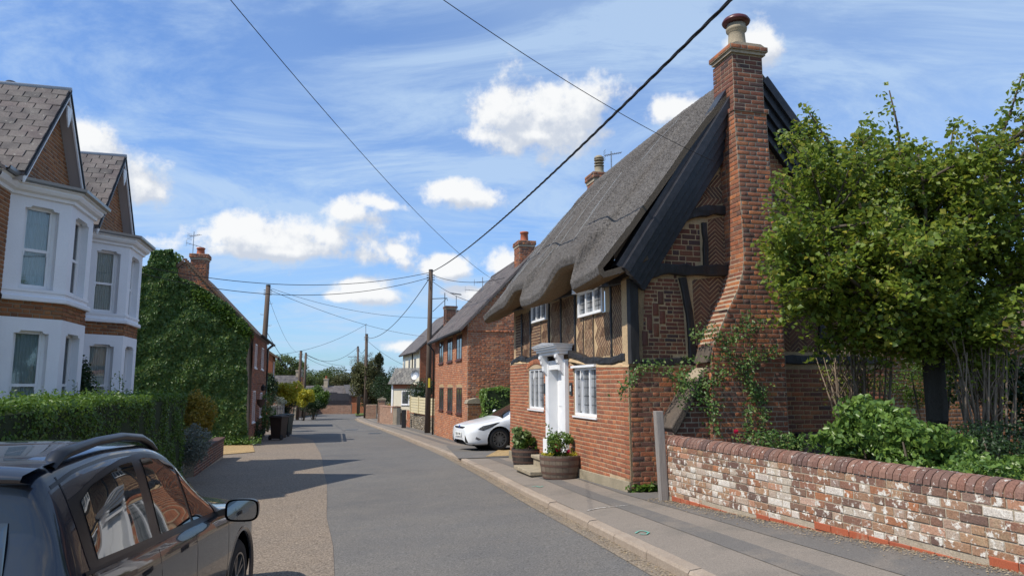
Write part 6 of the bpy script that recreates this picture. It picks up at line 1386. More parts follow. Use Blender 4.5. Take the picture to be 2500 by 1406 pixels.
# creeper round the old stack sides, the top edge and trailing over the verge
ex_pts = []
for k in range(2600): a = random.uniform(ivc[0][0] + .1, ivc[1][0] - .1) if 0 else random.uniform(min(ivc[0][0], ivc[1][0]) - .12, max(ivc[0][0], ivc[1][0]) + .12); ex_pts.append(tuple(IV.at(a, random.uniform(ivc[0][1], ivc[2][1] + .12), random.uniform(-.95, .1))))
for k in range(2600): u = random.random(); a = eav[0] + (GP[2][0] - eav[0]) * u * .8; b = eav[1] + (GP[2][1] - eav[1]) * u * .8; ex_pts.append(tuple(IV.at(a + random.gauss(0, .12), b - abs(random.gauss(0, .16)) - u * .55, random.uniform(.05, .35))))
ex_pts = np.array(ex_pts); leaf_mesh('creeper_tops', ex_pts, RNG.normal(0, 1, ex_pts.shape) + np.array([0, -.6, .7]), .11, M_leaf_privet, crp, aspect=.8)
for k in range(700):
    pass
base_pts = np.array([tuple(IV.at(random.uniform(-.5, 3.0), -2.25 + abs(random.gauss(0, .13)), .1 + abs(random.gauss(0, .25)))) for _ in range(1500)]); leaf_mesh('creeper_skirt', base_pts, np.tile([[0, -.4, 1.0]], (1500, 1)), .09, M_leaf_privet, crp)
# street front of that house: windows, lantern, hanging hopper, gutter and downpipes
lay(ib, IS, [(.02, -2.2), (7.0, -2.2), (7.0, 2.15), (.02, 2.15)], M_brick_old, gwall, course=.08, L=.24, proud=.006)
def small_window(fr, a0, a1, b0, b1, c, parent, mat=None, bars=1, arch=False, sill=True, panecol=None, depth=.05, name='window'):
    m = MB(); t = .05; m.fbox(fr, a0, a1, b0, b0 + t, c - depth, c + .02); m.fbox(fr, a0, a1, b1 - t, b1, c - depth, c + .02); m.fbox(fr, a0, a0 + t, b0 + t, b1 - t, c - depth, c + .019); m.fbox(fr, a1 - t, a1, b0 + t, b1 - t, c - depth, c + .019); r = m.build(name, mat or M_white, parent)
    for k in range(bars): x = a0 + (a1 - a0) * (k + 1) / (bars + 1); MB().fbox(fr, x - .025, x + .025, b0 + t, b1 - t, c - depth, c + .016).build('mullion', mat or M_white, r)
    MB().fbox(fr, a0 + t, a1 - t, b0 + t, b1 - t, c - .02, c + .004).build('pane', panecol or M_pane_dark, r)
    if sill: MB().fbox(fr, a0 - .05, a1 + .05, b0 - .05, b0 - .002, c - .02, c + .06).build('sill', mat or M_white, r)
    return r
M_pane_dark = material('dark_pane', (0.03, 0.035, 0.04), rough=.05, spec=.9, noise=(1.5, (.12, .13, .14), .6))
for (a0, a1, b0, b1) in ((.9, 1.7, .75, 1.75), (4.0, 5.0, .75, 1.75), (.9, 1.9, -1.5, -.2), (4.2, 5.2, -1.4, -.3)): small_window(IS, a0, a1, b0, b1, 0, ih, bars=1)
q = IS.at(2.6, .0, .25); lm = MB(); lm.tube([IS.at(2.6, .1, 0), IS.at(2.6, .1, .28)], .012, 5); lm.lathe((q.x, q.y, -.22), [(.05, 0), (.09, .05), (.11, .2), (.03, .28)], 6); tag(lm.build('wall_lantern', M_wire, ih)); 
hb = IS.at(2.9, -.95, .16); MB().lathe((hb.x, hb.y, hb.z), [(.02, 0), (.12, .12), (.2, .3), (.24, .34), (.24, .37), (.18, .37)], 12).build('wall_basket', M_polewood, ih)
gt = MB(); gt.tube([IS.at(-.1, eav[1] - .22, .32), IS.at(7.2, eav[1] - .22, .32)], .06, 8); gt.build('gutter', M_wire, ih, smooth=True)
for a in (6.3, 6.75): MB().tube([IS.at(a, eav[1] - .25, .3), IS.at(a, eav[1] - .45, .08), IS.at(a, -2.3, .08)], .045, 8).build('downpipe', M_wire if a < 6.5 else M_metal, ih, smooth=True)
ib.flush()
# television aerials
def aerial(label, base, h, arms, parent=None):
    t = thing('tv_aerial', label, 'aerial', tuple(base)); MB().tube([base, base + Vector((0, 0, h))], .017, 5).build('mast', M_metal, t)
    for (z, dirv, L, nel, w) in arms:
        d = Vector(dirv).normalized(); s_ = d.cross(UP).normalized(); m = MB(); c = base + Vector((0, 0, z)); m.tube([c - d * L * .4, c + d * L * .6], .010, 4)
        for k in range(nel): q = c - d * L * .4 + d * L * k / (nel - 1); ww = w * (1 - .3 * k / nel); m.tube([q - s_ * ww / 2, q + s_ * ww / 2], .006, 4)
        for dz in (-.12, -.06, .06, .12): m.tube([c - d * L * .4 - s_ * w * .5 + UP * dz, c - d * L * .4 + s_ * w * .5 + UP * dz], .006, 4)
        m.build('antenna', M_metal, t)
    return t
b = at(470, 628, 30.5); aerial('television aerial on a thin mast above the creeper-clad house', b, at(470, 566, 30.5).z - b.z, [(.95, (1, -.3, .1), .55, 7, .3), (.55, (1, .6, -.25), .7, 6, .35)])
b = at(1493, 418, 17.6); aerial('grid-backed television aerial beside the louvred chimney pot', b, .52, [(.44, (1, .1, .22), .45, 10, .22)])

# ================================================================ BINS
def bin_(label, pos, rot, matb):
    t = thing('wheelie_bin', label, 'bin', pos, 'wheelie bins at the roadside'); fr = Fr((pos[0], pos[1]), (math.cos(rot), math.sin(rot)), (math.sin(rot), -math.cos(rot))); z = pos[2]
    b = [(-.23, -.26), (.23, -.26), (.23, .26), (-.23, .26)]; rows = []
    for k, (f, h) in enumerate([(1, .06), (1.1, .55), (1.22, .96), (1.30, .965), (1.30, 1.0)]): rows.append([fr.at(x * f, z + h, y * f) for x, y in b + b[:1]])
    m = MB().grid(rows); m.poly(rows[0][:4]); m.build('body', matb, t, bevel=.02)
    lid = MB(); lid.prism([fr.at(-.31, z + 1.003, .37), fr.at(.31, z + 1.003, .37), fr.at(.31, z + 1.003, -.38), fr.at(-.31, z + 1.003, -.38)], (0, 0, .035)); lid.prism([fr.at(-.26, z + 1.038, .30), fr.at(.26, z + 1.038, .30), fr.at(.26, z + 1.038, -.32), fr.at(-.26, z + 1.038, -.32)], (0, 0, .03)); lid.build('lid', matb, t, bevel=.012)
    MB().tube([fr.at(-.28, z + .99, -.44), fr.at(.28, z + .99, -.44)], .018, 8).build('handle', matb, t)
    for s_ in (-1, 1): MB().lathe(tuple(fr.at(s_ * .27, z + .11, -.26)), [(0, -.03), (.11, -.03), (.115, 0), (.11, .03), (0, .03)], 18, axis=tuple(fr.u)).build('wheel', M_tyre, t)
    m2 = MB()
    for k in range(3): m2.fbox(fr, -.16 + k * .14, -.13 + k * .14, z + .15, z + .9, .262, .30)
    m2.build('rib', matb, t); return t
M_bin = material('bin_brown', (0.040, 0.026, 0.020), rough=.5, noise=(4, (.06, .045, .035), .4)); M_bing = material('bin_dark_green', (0.02, 0.035, 0.03), rough=.5)
bp = gnd(676, 1074); bin_('dark brown wheelie bin at the roadside, nearer of the pair', (bp.x, bp.y + .2, bp.z + .01), math.radians(170), M_bin)
bp = gnd(694, 1066); bin_('dark green wheelie bin half hidden behind the brown one', (bp.x - .12, bp.y + .5, bp.z + .01), math.radians(175), M_bing)
# ================================================================ TELEGRAPH POLES
def pole(label, ptop, pbot, d, r, steps=0, off=.0, bands=True, name='telegraph_pole'):
    g = gnd(*pbot) if d is None else at(pbot[0], pbot[1], d); dd = g.y; top = at(ptop[0], ptop[1], dd); g.z = G(g.x, g.y); t = thing(name, label, 'pole', tuple(g))
    MB().tube([g - UP * .3, g.lerp(top, .5), top], [r * 1.15, r, r * .85], 14).build('shaft', M_polewood, t, smooth=True)
    for k in range(steps): z = .35 + .6 * k / max(1, steps); q = g.lerp(top, z); s_ = 1 if k % 2 else -1; MB().tube([q, q + Vector((s_ * (r + .16), 0, 0)), q + Vector((s_ * (r + .16), 0, .05))], .012, 5).build('step', M_metal, t)
    m = MB()
    for k in range(3): m.tube([top + Vector((-r - .08, -.02, -.25 - k * .12)), top + Vector((r + .08, -.02, -.25 - k * .12))], .02, 5)
    m.lathe(tuple(top - UP * .02), [(r * .95, 0), (r * .8, .06), (0, .07)], 12); m.build('fittings', M_wire, t); return t, g, top
pA, gA, tA = pole('tall brown telegraph pole on the footway in front of the brick house', (1052, 660), (1043, 1061), None, .125)
MB().box(gA.x + .02, gA.x + .12, gA.y - .16, gA.y - .14, gA.z + 2.3, gA.z + 2.75).build('yellow_notice', material('notice_yellow', (.65, .5, .05), rough=.6), pA)
MB().tube([tA + Vector((.1, 0, -1.45)), tA + Vector((.85, 0, -1.42)), tA + Vector((.85, 0, -1.55))], .02, 5).build('arm', M_wire, pA); MB().tube([tA + Vector((.12, 0, -2.1)), tA + Vector((.8, 0, -1.45))], .015, 5).build('arm_brace', M_wire, pA)
pB, gB, tB = pole('dark leaning telegraph pole with climbing steps by the creeper-clad house', (655, 697), (632, 1010), 37.5, .14, steps=8)
pC, gC, tC = pole('thin dark telegraph pole rising between the yellow shrubs', (735, 857), (726, 1008), 62, .13)
pD, gD, tD = pole('thin pale telegraph pole behind the green shrub on the left side', (747, 862), (741, 985), 70, .12)
pE, gE, tE = pole('telegraph pole standing in the round tree at the bend', (895, 816), (892, 1022), 65, .15)
MB().tube([tE + Vector((-.07, 0, -.1)), tE + Vector((-.1, 0, .95))], .03, 5).build('top_bracket', M_metal, pE)
pF, gF, tF = pole('street pole with a lamp arm at the far bend', (874, 846), (874, 1013), 78, .12)
MB().tube([tF + Vector((0, 0, -1.15)), tF + Vector((-.6, -.3, -1.1))], .025, 5).build('lamp_arm', M_metal, pF); MB().box(tF.x - 1.0, tF.x - .5, tF.y - .4, tF.y - .2, tF.z - 1.15, tF.z - 1.08).build('lamp_head', M_metal, pF)
# ---------------- overhead cables
def wire(label, a, b, sag, r=.008, n=24, twist=0, cat='cable'):
    P = [a.lerp(b, i / n) - UP * sag * 4 * (i / n) * (1 - i / n) for i in range(n + 1)]; m = MB()
    if twist:
        for ph in (0, 1, 2):
            N2 = 260; Q = []
            for i in range(N2 + 1): u = i / N2; p = a.lerp(b, u) - UP * sag * 4 * u * (1 - u); w = u * twist + ph * 2.09; Q.append(p + Vector((math.cos(w) * r, 0, math.sin(w) * r)))
            m.tube(Q, r, 5)
    else: m.tube(P, r, 5)
    tag(m.build('overhead_cable', M_wire, None, smooth=True), label, cat, 'overhead cables')
wire('thick twisted black cable rising from the brown pole over the thatched cottage', tA - UP * .1, at(1960, -175, 5.2), .35, .011, twist=170)
wire('thin cable running down to the ridge end of the thatch', at(1010, -50, 6), at(1745, 395, 10.6), .12, .0045)
wire('thin wire crossing the sky from top left to the brick house roof', at(500, -75, 7), at(1243, 704, 29), .5, .0055)
wire('upper of two cables from the brown pole off to the left', tA - UP * .1, at(300, 640, 26), .75, .014); wire('lower of two cables from the brown pole off to the left', tA - UP * .35, at(300, 656, 26), .95, .014)
wire('sagging cable from the brown pole to the next pole down the street', tA - UP * .3, tE - UP * .35, .9, .02)
wire('short cable from the brown pole to the cottage side', tA - UP * .2, at(1258, 671, 27), .35, .013); wire('cable from the brown pole down to the brick house eaves', tA - UP * .5, at(1168, 742, 31), .15, .012)
wire('cable from the leaning pole to the arm of the distant pole', tB - UP * .2, at(1045, 822, 60), .45, .012); wire('upper faint cable from the leaning pole to the white house', tB - UP * .1, at(1085, 775, 45), .5, .010)
wire('cable from the round tree pole back to the left roofs', tE + UP * .95, at(676, 866, 60), .5, .014); wire('sagging cable between the lamp pole and the pale pole', tF, tD - UP * .1, 1.1, .018)
wire('upper cable falling from the pale pole to the trees', tD - UP * .1, at(842, 893, 90), .25, .016); wire('lower cable falling from the pale pole to the trees', tD - UP * .4, at(842, 897, 90), .4, .016)
wire('steep cable from the leaning pole to a left roof', tB - UP * 2.4, at(685, 866, 48), .05, .014); wire('cable from the round tree pole to the white house eaves', tE - UP * .5, at(985, 890, 60), .2, .014)
wire('faint level cable low over the far trees', at(700, 902, 90), at(860, 903, 90), .1, .02); wire('loop of cable between the two poles at the bend', tF - UP * .1, tE - UP * 1.1, .6, .02)
wire('faint steep cable from the leaning pole towards the yellow shrub', tB - UP * .5, at(722, 858, 62), .5, .008)

# ================================================================ BRICK HOUSE BEYOND THE COTTAGE
ho = Vector((-1.62, 26.0, 0)); HF = Fr((ho.x, ho.y), (-.25, .968), (-.968, -.25)); HG = Fr((ho.x, ho.y), (.968, .25), (.25, -.968))
hh = thing('brick_house', 'tall orange brick house with brown casements beyond the thatched cottage', 'house', (ho.x, ho.y, -2.2)); hbag = Bag(300)
hL = HF.px(1062, 900)[0]; ez = HF.px(1143, 790)[1]; print('house', hL, ez, HF.px(1062, 812))
hwid = 5.6; rz = ez + 2.9
wins = []
for x0, x1 in ((1073, 1083), (1093, 1105), (1115, 1128)):
    for y0, y1 in ((829, 884), (946, 1004)): a0 = HF.px(x1, (y0 + y1) / 2)[0]; a1 = HF.px(x0, (y0 + y1) / 2)[0]; wins.append((a0, a1, HF.px(x0, y1)[1], HF.px(x0, y0)[1]))
rows_w = [[w for i, w in enumerate(wins) if i % 2 == k] for k in (0, 1)]
zu = (sum(w[2] for w in rows_w[0]) / 3, sum(w[3] for w in rows_w[0]) / 3); zl = (sum(w[2] for w in rows_w[1]) / 3, sum(w[3] for w in rows_w[1]) / 3)
W2 = [(w[0], w[1]) + zu for w in rows_w[0]] + [(w[0], w[1]) + zl for w in rows_w[1]]
bodyh = MB().fprism(HG, [(0, -2.8), (hwid, -2.8), (hwid, ez), (hwid / 2, rz), (0, ez)], -hL, 0).build('wall', M_mortar_grey, hh)
hl_ = [rect(a0 - .03, a1 + .03, b0, b1 + .12) for a0, a1, b0, b1 in W2]
lay(hbag, HF, rect(0, hL, -2.6, ez - .02), M_brick_house, bodyh, holes=hl_, course=.075, proud=.006)
lay(hbag, HG, [(0, -2.6), (hwid, -2.6), (hwid, ez), (hwid / 2, rz - .05), (0, ez)], M_brick_house, bodyh, course=.078, L=.235, proud=.007, jit=.8)
lay(hbag, HG, rect(0, hwid, ez - .30, ez - .22), M_brick_house, bodyh, course=.075, proud=.04)
for a0, a1, b0, b1 in W2:
    r = small_window(HF, a0, a1, b0, b1, .0, hh, mat=M_brownwood, bars=1); 
    for k in range(7): a = a0 + (a1 - a0) * (k + .5) / 7; MB().fbox(HF, a - .05, a + .05, b1 + .0 + .03 * (1 - abs(k - 3) / 3), b1 + .12 + .03 * (1 - abs(k - 3) / 3), 0, .015).build('arch_brick', material('buff_brick', (.5, .36, .2), rough=.9) if 'buff_brick' not in bpy.data.materials else bpy.data.materials['buff_brick'], r)
sle = .28
sbg = Bag(300, 'slate')
for sgn in (0, 1):
    p0 = (hwid / 2, rz + .06); p1 = (-sle, ez - sle * 1.0) if sgn == 0 else (hwid + sle, ez - sle * 1.0); rs2 = slab(HG, p0, p1, .07, -hL - .15, .14, 'roof_slope', M_slate, hh)
    if sgn == 0:
        d = Vector(HG.at(*p1, 0) - HG.at(*p0, 0)); L = d.length; d.normalize(); nn = d.cross(HG.n); nn = nn if nn.z > 0 else -nn; k = .12; r_ = 0
        while k < L:
            c = .12 - (r_ % 2) * .15
            while c > -hL - .1: sbg.put(frame_mat(HG.at(*p0, 0) + d * k + HG.n * (c - .15) + nn * .075, HG.n, (d + nn * .05).normalized(), nn, .29, .26, .012), M_slate, rs2, size=.2); c -= .30
            k += .2; r_ += 1
sbg.flush()
MB().tube([HG.at(hwid / 2, rz + .13, .14), HG.at(hwid / 2, rz + .13, -hL - .15)], .09, 8).build('ridge', M_slate, hh, smooth=True)
MB().tube([HG.at(-sle - .05, ez - sle - .0, .1), HG.at(-sle - .05, ez - sle - .0, -hL - .1)], .06, 8).build('gutter', M_wire, hh, smooth=True); MB().tube([HG.at(-sle - .05, ez - sle - .05, -hL + .1), HG.at(-.08, ez - sle - .35, -hL + .1), HG.at(-.08, -2.5, -hL + .1)], .04, 8).build('downpipe', M_wire, hh, smooth=True)
cpp = at(1280, 600, 27.6); stack_at(hh, 'chimney_stack', (cpp.x, cpp.y), .62, .75, 2.0, cpp.z + .13, HG.u, M_brick_old, hbag, potr=.16, pot_h=.42)
hbag.flush()
b = at(1178, 716, 32.5); aerial('large television aerial above the brick house ridge', b, .75, [(.50, (1, .1, .0), .95, 8, .5), (.1, (1, .05, -.08), 2.0, 12, .35)])
b = at(1114, 775, 36); t = thing('solar_lamp_mast', 'thin mast carrying a small tilted panel above the brick house roof', 'mast', tuple(b)); MB().tube([b - UP * .3, at(1114, 722, 36)], .02, 6).build('mast', M_metal, t); q = at(1113, 719, 36); MB().prism([(q.x - .28, q.y - .15, q.z + .06), (q.x + .28, q.y - .15, q.z - .02), (q.x + .28, q.y + .15, q.z - .02), (q.x - .28, q.y + .15, q.z + .06)], (0, 0, .03)).build('panel', M_metal, t)
# pier, laurel hedge and gravel beside the white car
pr = gnd(1158, 1095); pr = Vector((-1.35, 25.4, 0)); PF = Fr((pr.x, pr.y), (.968, .25), (.25, -.968)); pt_ = thing('brick_pier', 'short rounded-top brick pier at the corner of the brick house', 'pier', (pr.x, pr.y, -2.2)); pbg = Bag(200)
pz = at(1158, 985, 25.4).z; bb = MB().fbox(PF, -.22, .42, -2.6, pz, -.5, 0).build('pier_core', M_mortar_grey, pt_); lay(pbg, PF, rect(-.22, .42, -2.4, pz), M_brick_vict, bb); lay(pbg, Fr(tuple(PF.at(-.22, 0, 0))[:2], (-.25, .968), (-.968, -.25)), rect(0, .5, -2.4, pz), M_brick_house, bb); pbg.flush()
MB().fprism(PF, [(-.25, pz), (.45, pz), (.40, pz + .12), (.1, pz + .2), (-.2, pz + .12)], -.52, .02).build('pier_cap', M_stone, pt_)
p = at(1200, 1000, 24.8); hedge_box('laurel_hedge', 'dense glossy green laurel hedge between the brick house and the white car', [Vector((-.9, 24.2, 0)), Vector((4.5, 25.6, 0)), Vector((4.3, 26.4, 0)), Vector((-1.1, 25.1, 0))], -2.3, at(1200, 948, 24.6).z, 16000, .10, M_leaf_laurel, lump=.12)
gv = [Vector((-1.35, 18.3, 0)), Vector((-.1, 18.0, 0)), Vector((6, 19.5, 0)), Vector((5, 25.8, 0)), Vector((-2.2, 24.2, 0))]
struct(MB().poly([(p.x, p.y, max(G(p.x, p.y), -2.2) + .10) for p in gv]).build('car_drive', M_path_dark)); 
struct(MB().poly([(p.x, p.y, G(p.x, p.y) + .112) for p in [gnd(1185, 1125), gnd(1258, 1122), gnd(1258, 1098), gnd(1215, 1108)]]).build('drive_gravel_patch', M_gravel))

# ================================================================ FARTHER DOWN THE RIGHT SIDE
def fence_run(x0, x1, ytop, ybot, d0, d1):
    a = at(x0, ybot, d0); b = at(x1, ybot, d1); u = (b - a); u.z = 0; L = u.length; u.normalize(); n = Vector((u.y, -u.x, 0)); n = n if n.y < 0 else -n; fr = Fr((a.x, a.y), (u.x, u.y), (n.x, n.y)); z0 = a.z; z1 = at(x0, ytop, d0).z
    t = thing('panel_fence', 'cream painted panel fence standing on the flint wall', 'fence', tuple(a)); npn = 3
    M_f = material('fence_cream', (0.62, 0.54, 0.34), rough=.7, noise=(3, (.5, .43, .27), .4))
    for i in range(npn + 1): MB().fbox(fr, i * L / npn - .05, i * L / npn + .05, z0, z1 + .06, -.06, .06).build('post', M_f, t)
    for i in range(npn):
        for k in range(6): zz = z0 + (z1 - z0) * k / 6; MB().fprism(fr, [(i * L / npn + .06, zz + .01), ((i + 1) * L / npn - .06, zz + .01), ((i + 1) * L / npn - .06, zz + (z1 - z0) / 6 - .012), (i * L / npn + .06, zz + (z1 - z0) / 6 - .012)], -.02, .02).build('board', M_f, t)
    return fr, L
# flint wall on the building line between pole and brick garden wall
wa = gnd(1063, 1066); wb2 = gnd(982, 1046); wa = Vector((-3.55, 35.0, 0)); wb2 = Vector((-6.4, 44.0, 0)); u = (wb2 - wa).normalized(); FW = Fr((wa.x, wa.y), (u.x, u.y), (-u.y, u.x)); L = (wb2 - wa).length; zt = at(1040, 1010, 37.5).z
ft_ = thing('flint_wall', 'low flint and brick wall carrying the cream fence', 'wall', (wa.x, wa.y, -2.4)); M_flint = material('flint', ramp=[(.14, .12, .09), (.26, .22, .16), (.09, .08, .07), (.33, .29, .23), (.19, .15, .1)], rough=.7)
fbd = MB().fbox(FW, 0, L, -3, zt - .15, -.3, 0).build('wall_core', M_mortar_grey, ft_); fbg = Bag(300, 'flint'); bbg = Bag(250)
for r_ in range(11):
    for i in range(int(L / .14)): fbg.put(frame_mat(FW.at(i * .14 + random.uniform(0, .08), -2.75 + r_ * .115 + random.uniform(-.03, .03), 0), FW.u, UP, FW.n, random.uniform(.08, .14), random.uniform(.06, .10), random.uniform(.015, .04)), M_flint, fbd)
fbg.flush(); lay(bbg, FW, rect(0, L, zt - .15, zt), M_brick_house, fbd, c=.02); lay(bbg, FW, rect(L - 1.3, L, -2.9, zt - .15), M_brick_house, fbd, c=.03); bbg.flush(); MB().fbox(FW, 0, L, zt - .152, zt, -.3, .018).build('wall_cap', M_mortar_grey, ft_)
fence_run(1003, 1068, 968, 1006, 41.5, 35.5)
q = gnd(985, 1048); tag(MB().box(q.x - .12, q.x + .12, q.y, q.y + .2, q.z - .1, at(985, 1000, q.y).z).build('black_post', M_blackplastic, None, bevel=.02), 'square black post at the end of the flint wall', 'post')
# curved brick wall with pier
cw = thing('curved_brick_wall', 'pinkish brick wall curving in beside the little porch building', 'wall', tuple(gnd(950, 1037))); cbg = Bag(300)
pts_ = [gnd(926, 1036), gnd(945, 1038), gnd(968, 1040), gnd(980, 1038)]; pts_ = [Vector((p.x, p.y, 0)) for p in pts_]; zt2 = at(950, 993, pts_[1].y).z
for i in range(3):
    a, b = pts_[i], pts_[i + 1]; u = (b - a).normalized(); n = Vector((u.y, -u.x, 0)); n = n if n.dot(-a) > 0 else -n; f = Fr((a.x, a.y), (u.x, u.y), (n.x, n.y)); cr = MB().fbox(f, 0, (b - a).length, -3.1, zt2, -.25, 0).build('wall_core', M_mortar_grey, cw); lay(cbg, f, rect(0, (b - a).length, -3.0, zt2), M_brick_pink, cr, c=0); MB().fbox(f, -.02, (b - a).length + .02, zt2, zt2 + .08, -.28, .03).build('coping', M_brick_pink, cr)
cbg.flush()
def pier(label, px, ytop, ybot, w, mat=None, cap=True):
    g = gnd(px, ybot); zt = at(px, ytop, g.y).z; t = thing('brick_pier', label, 'pier', tuple(g)); f = Fr((g.x - w / 2, g.y), (1, .1), (.1, -1)); bg_ = Bag(60); c = MB().fbox(f, 0, w, g.z - .2, zt - .1, -w, 0).build('pier_core', M_mortar_grey, t); lay(bg_, f, rect(0, w, g.z - .1, zt - .12), mat or M_brick_pink, c); lay(bg_, Fr(tuple(f.at(0, 0, 0))[:2], (-.1, 1), (-1, -.1)), rect(0, w, g.z - .1, zt - .12), mat or M_brick_pink, c); bg_.flush()
    if cap: MB().fprism(f, [(-.06, zt - .1), (w + .06, zt - .1), (w + .06, zt - .02), (w / 2, zt + .1), (-.06, zt - .02)], -w - .06, .06).build('pier_cap', M_stone, t)
    return t
pier('tall brick pier with a pyramid cap at the end of the curved wall', 930, 973, 1034, .5); pier('lower overgrown brick pier under the round tree', 905, 985, 1024, .9, cap=False)
bush('wall_top_shrub', 'reddish low shrub growing along the top of the curved wall', 'shrub', (pts_[1].x + 1, pts_[1].y + 1.0, -2.6), (1.6, .6, .35), 1800, .09, M_leaf_orange, zc=zt2 + 2.6 + .05, lumps=14)
# little porch building
po = at(953, 985, 48.2); pe = at(1006, 985, 47.6); u = Vector((pe.x - po.x, pe.y - po.y, 0)); PL = u.length; u.normalize(); n = Vector((u.y, -u.x, 0)); PB = Fr((po.x, po.y), (u.x, u.y), (n.x, n.y)); z0, z1, z2 = at(980, 985, 48).z - .6, at(980, 938, 48).z, at(980, 902, 48).z
pb = thing('cream_lodge', 'tiny cream rendered building with a mossy stone-slate roof', 'building', (po.x, po.y, -2.6)); MB().fbox(PB, .15, PL - .1, z0, z1 - .28, -2.2, 0).build('wall', M_cream, pb); MB().fbox(PB, .1, PL - .05, z1 - .28, z1, -2.2, .02).build('timber_band', M_brick_far, pb)
rf_ = MB().prism([PB.at(-.05, z1, .25), PB.at(PL + .1, z1, .25), PB.at(PL + .1, z2, -.6), PB.at(-.05, z2, -.6)], n * -.12).build('roof', M_slate_m := material('stone_slate', ramp=[(.15, .14, .13), (.2, .19, .17), (.11, .105, .10), (.24, .22, .19)], rough=.9, fine=(30, .3), patches=(8, .6, .7, (.3, .28, .22))), pb); sg = Bag(200, 'slate')
uu = (PB.at(0, z2, -.6) - PB.at(0, z1, .25)).normalized(); nn = PB.u.cross(uu); nn = nn if nn.z > 0 else -nn
for r_ in range(7):
    for i in range(int(PL / .27) + 1): sg.put(frame_mat(PB.at(.05 + i * .27 + (r_ % 2) * .1, z1, .25) + uu * (.12 + r_ * .2) + nn * .015, PB.u, (uu - nn * .06).normalized(), nn, .25, .24, .02), M_slate_m, rf_, size=.2)
sg.flush(); small_window(PB, PL * .52, PL * .86, z0 + .55, z1 - .42, 0, pb, bars=0); MB().fbox(PB, .08, .2, z0, z1, -.1, .04).build('corner_board', M_white, pb)
dsh = at(1015, 915, 46.2); MB().lathe(tuple(dsh), [(0, 0), (.18, .02), (.32, .08)], 18, axis=(-.4, -.9, .25)).build('satellite_dish', M_metal, pb)
# white fronted house behind
wo = Vector((at(1025, 900, 55).x, 55, 0)); W_F = Fr((wo.x, wo.y), (-.30, .954), (-.954, -.30)); W_G = Fr((wo.x, wo.y), (.954, .30), (.30, -.954)); wez = at(1025, 852, 55).z; wl_ = W_F.px(985, 880)[0]; wh = thing('cream_fronted_house', 'house with cream rendered front and brick gable behind the cream lodge', 'house', (wo.x, wo.y, -2.8))
MB().fprism(W_G, [(0, -3), (6, -3), (6, wez), (3, wez + 3.0), (0, wez)], -wl_, 0).build('wall', M_brick_far, wh); MB().fbox(W_F, .02, wl_, -3, wez - .05, .0, .05).build('cream_front', M_cream, wh)
slab(W_G, (3, wez + 3.05), (-.35, wez - .3), .12, -wl_ - .2, .2, 'roof_slope', M_slate, wh); slab(W_G, (3, wez + 3.05), (6.35, wez - .3), .12, -wl_ - .2, .2, 'roof_slope', M_slate, wh)
wbg = Bag(200)
gbw = [o for o in wh.children if o.name.startswith('wall')][0]; lay(wbg, W_G, [(0, -2.8), (6, -2.8), (6, wez), (3, wez + 2.9), (0, wez)], M_brick_far, gbw, proud=.008); wbg.flush()
for a in (.16, .5, .82): small_window(W_F, wl_ * a, wl_ * a + 1.0, wez - 2.2, wez - .6, .05, wh, bars=1)
MB().tube([W_F.at(wl_ * .36, wez - .2, .1), W_F.at(wl_ * .36, -3, .1)], .05, 6).build('downpipe', M_wire, wh)
wbg2 = Bag(60); cpp = at(1099, 768, 52); stt = stack_at(wh, 'chimney_stack', (cpp.x, cpp.y), .8, .8, 1.0, cpp.z + .6, W_G.u, M_brick_dark, wbg2, pot=False); wbg2.flush(); MB().tube([at(1086, 790, 51), at(1086, 715, 51)], .03, 6).build('flue_mast', M_wire, wh)
for d_, lab, x, y, rx, rz_ in ((44, 'dark clipped conifer hedge behind the cream fence', 1032, 950, 1.1, .65),): p = at(x, y, d_); bush('conifer_hedge', lab, 'hedge', (p.x, p.y, -2.5), (rx, .7, rz_), 3000, .10, M_leaf_dark, zc=p.z + 2.5, lumps=16)
# the round tree at the bend, and a birch behind
p = gnd(893, 1022)
tree('round_tree', 'round-headed olive green street tree on the footway at the bend', (p.x, p.y, p.z), [(tuple(at(905, 935, 66)), (1.75, 1.5, 2.1)), (tuple(at(925, 955, 67)), (1.3, 1.4, 1.7)), (tuple(at(880, 920, 66)), (1.0, 1.0, 1.3)), (tuple(at(925, 880, 66)), (.5, .5, .8))], .17, .19, 20000, M_leaf_olive, lumps=24, lump=.4)
p = gnd(880, 1011); tree('birch_tree', 'wispy grey-green birch behind the street lamp pole', (at(875, 1005, 84).x, 84, -3.3), [(tuple(at(880, 900, 84)), (1.5, 1.4, 2.2)), (tuple(at(895, 880, 84)), (1.0, 1.0, 1.2))], .14, .10, 4200, M_leaf_grey, lumps=26, lump=.3)
bush('evergreen_shrub', 'dark evergreen mass between the round tree and the cream lodge', 'shrub', (at(945, 990, 58).x, 58, -2.8), (1.3, 1.2, 1.6), 3600, .12, M_leaf_dark, zc=at(940, 945, 58).z + 2.8, lumps=18)

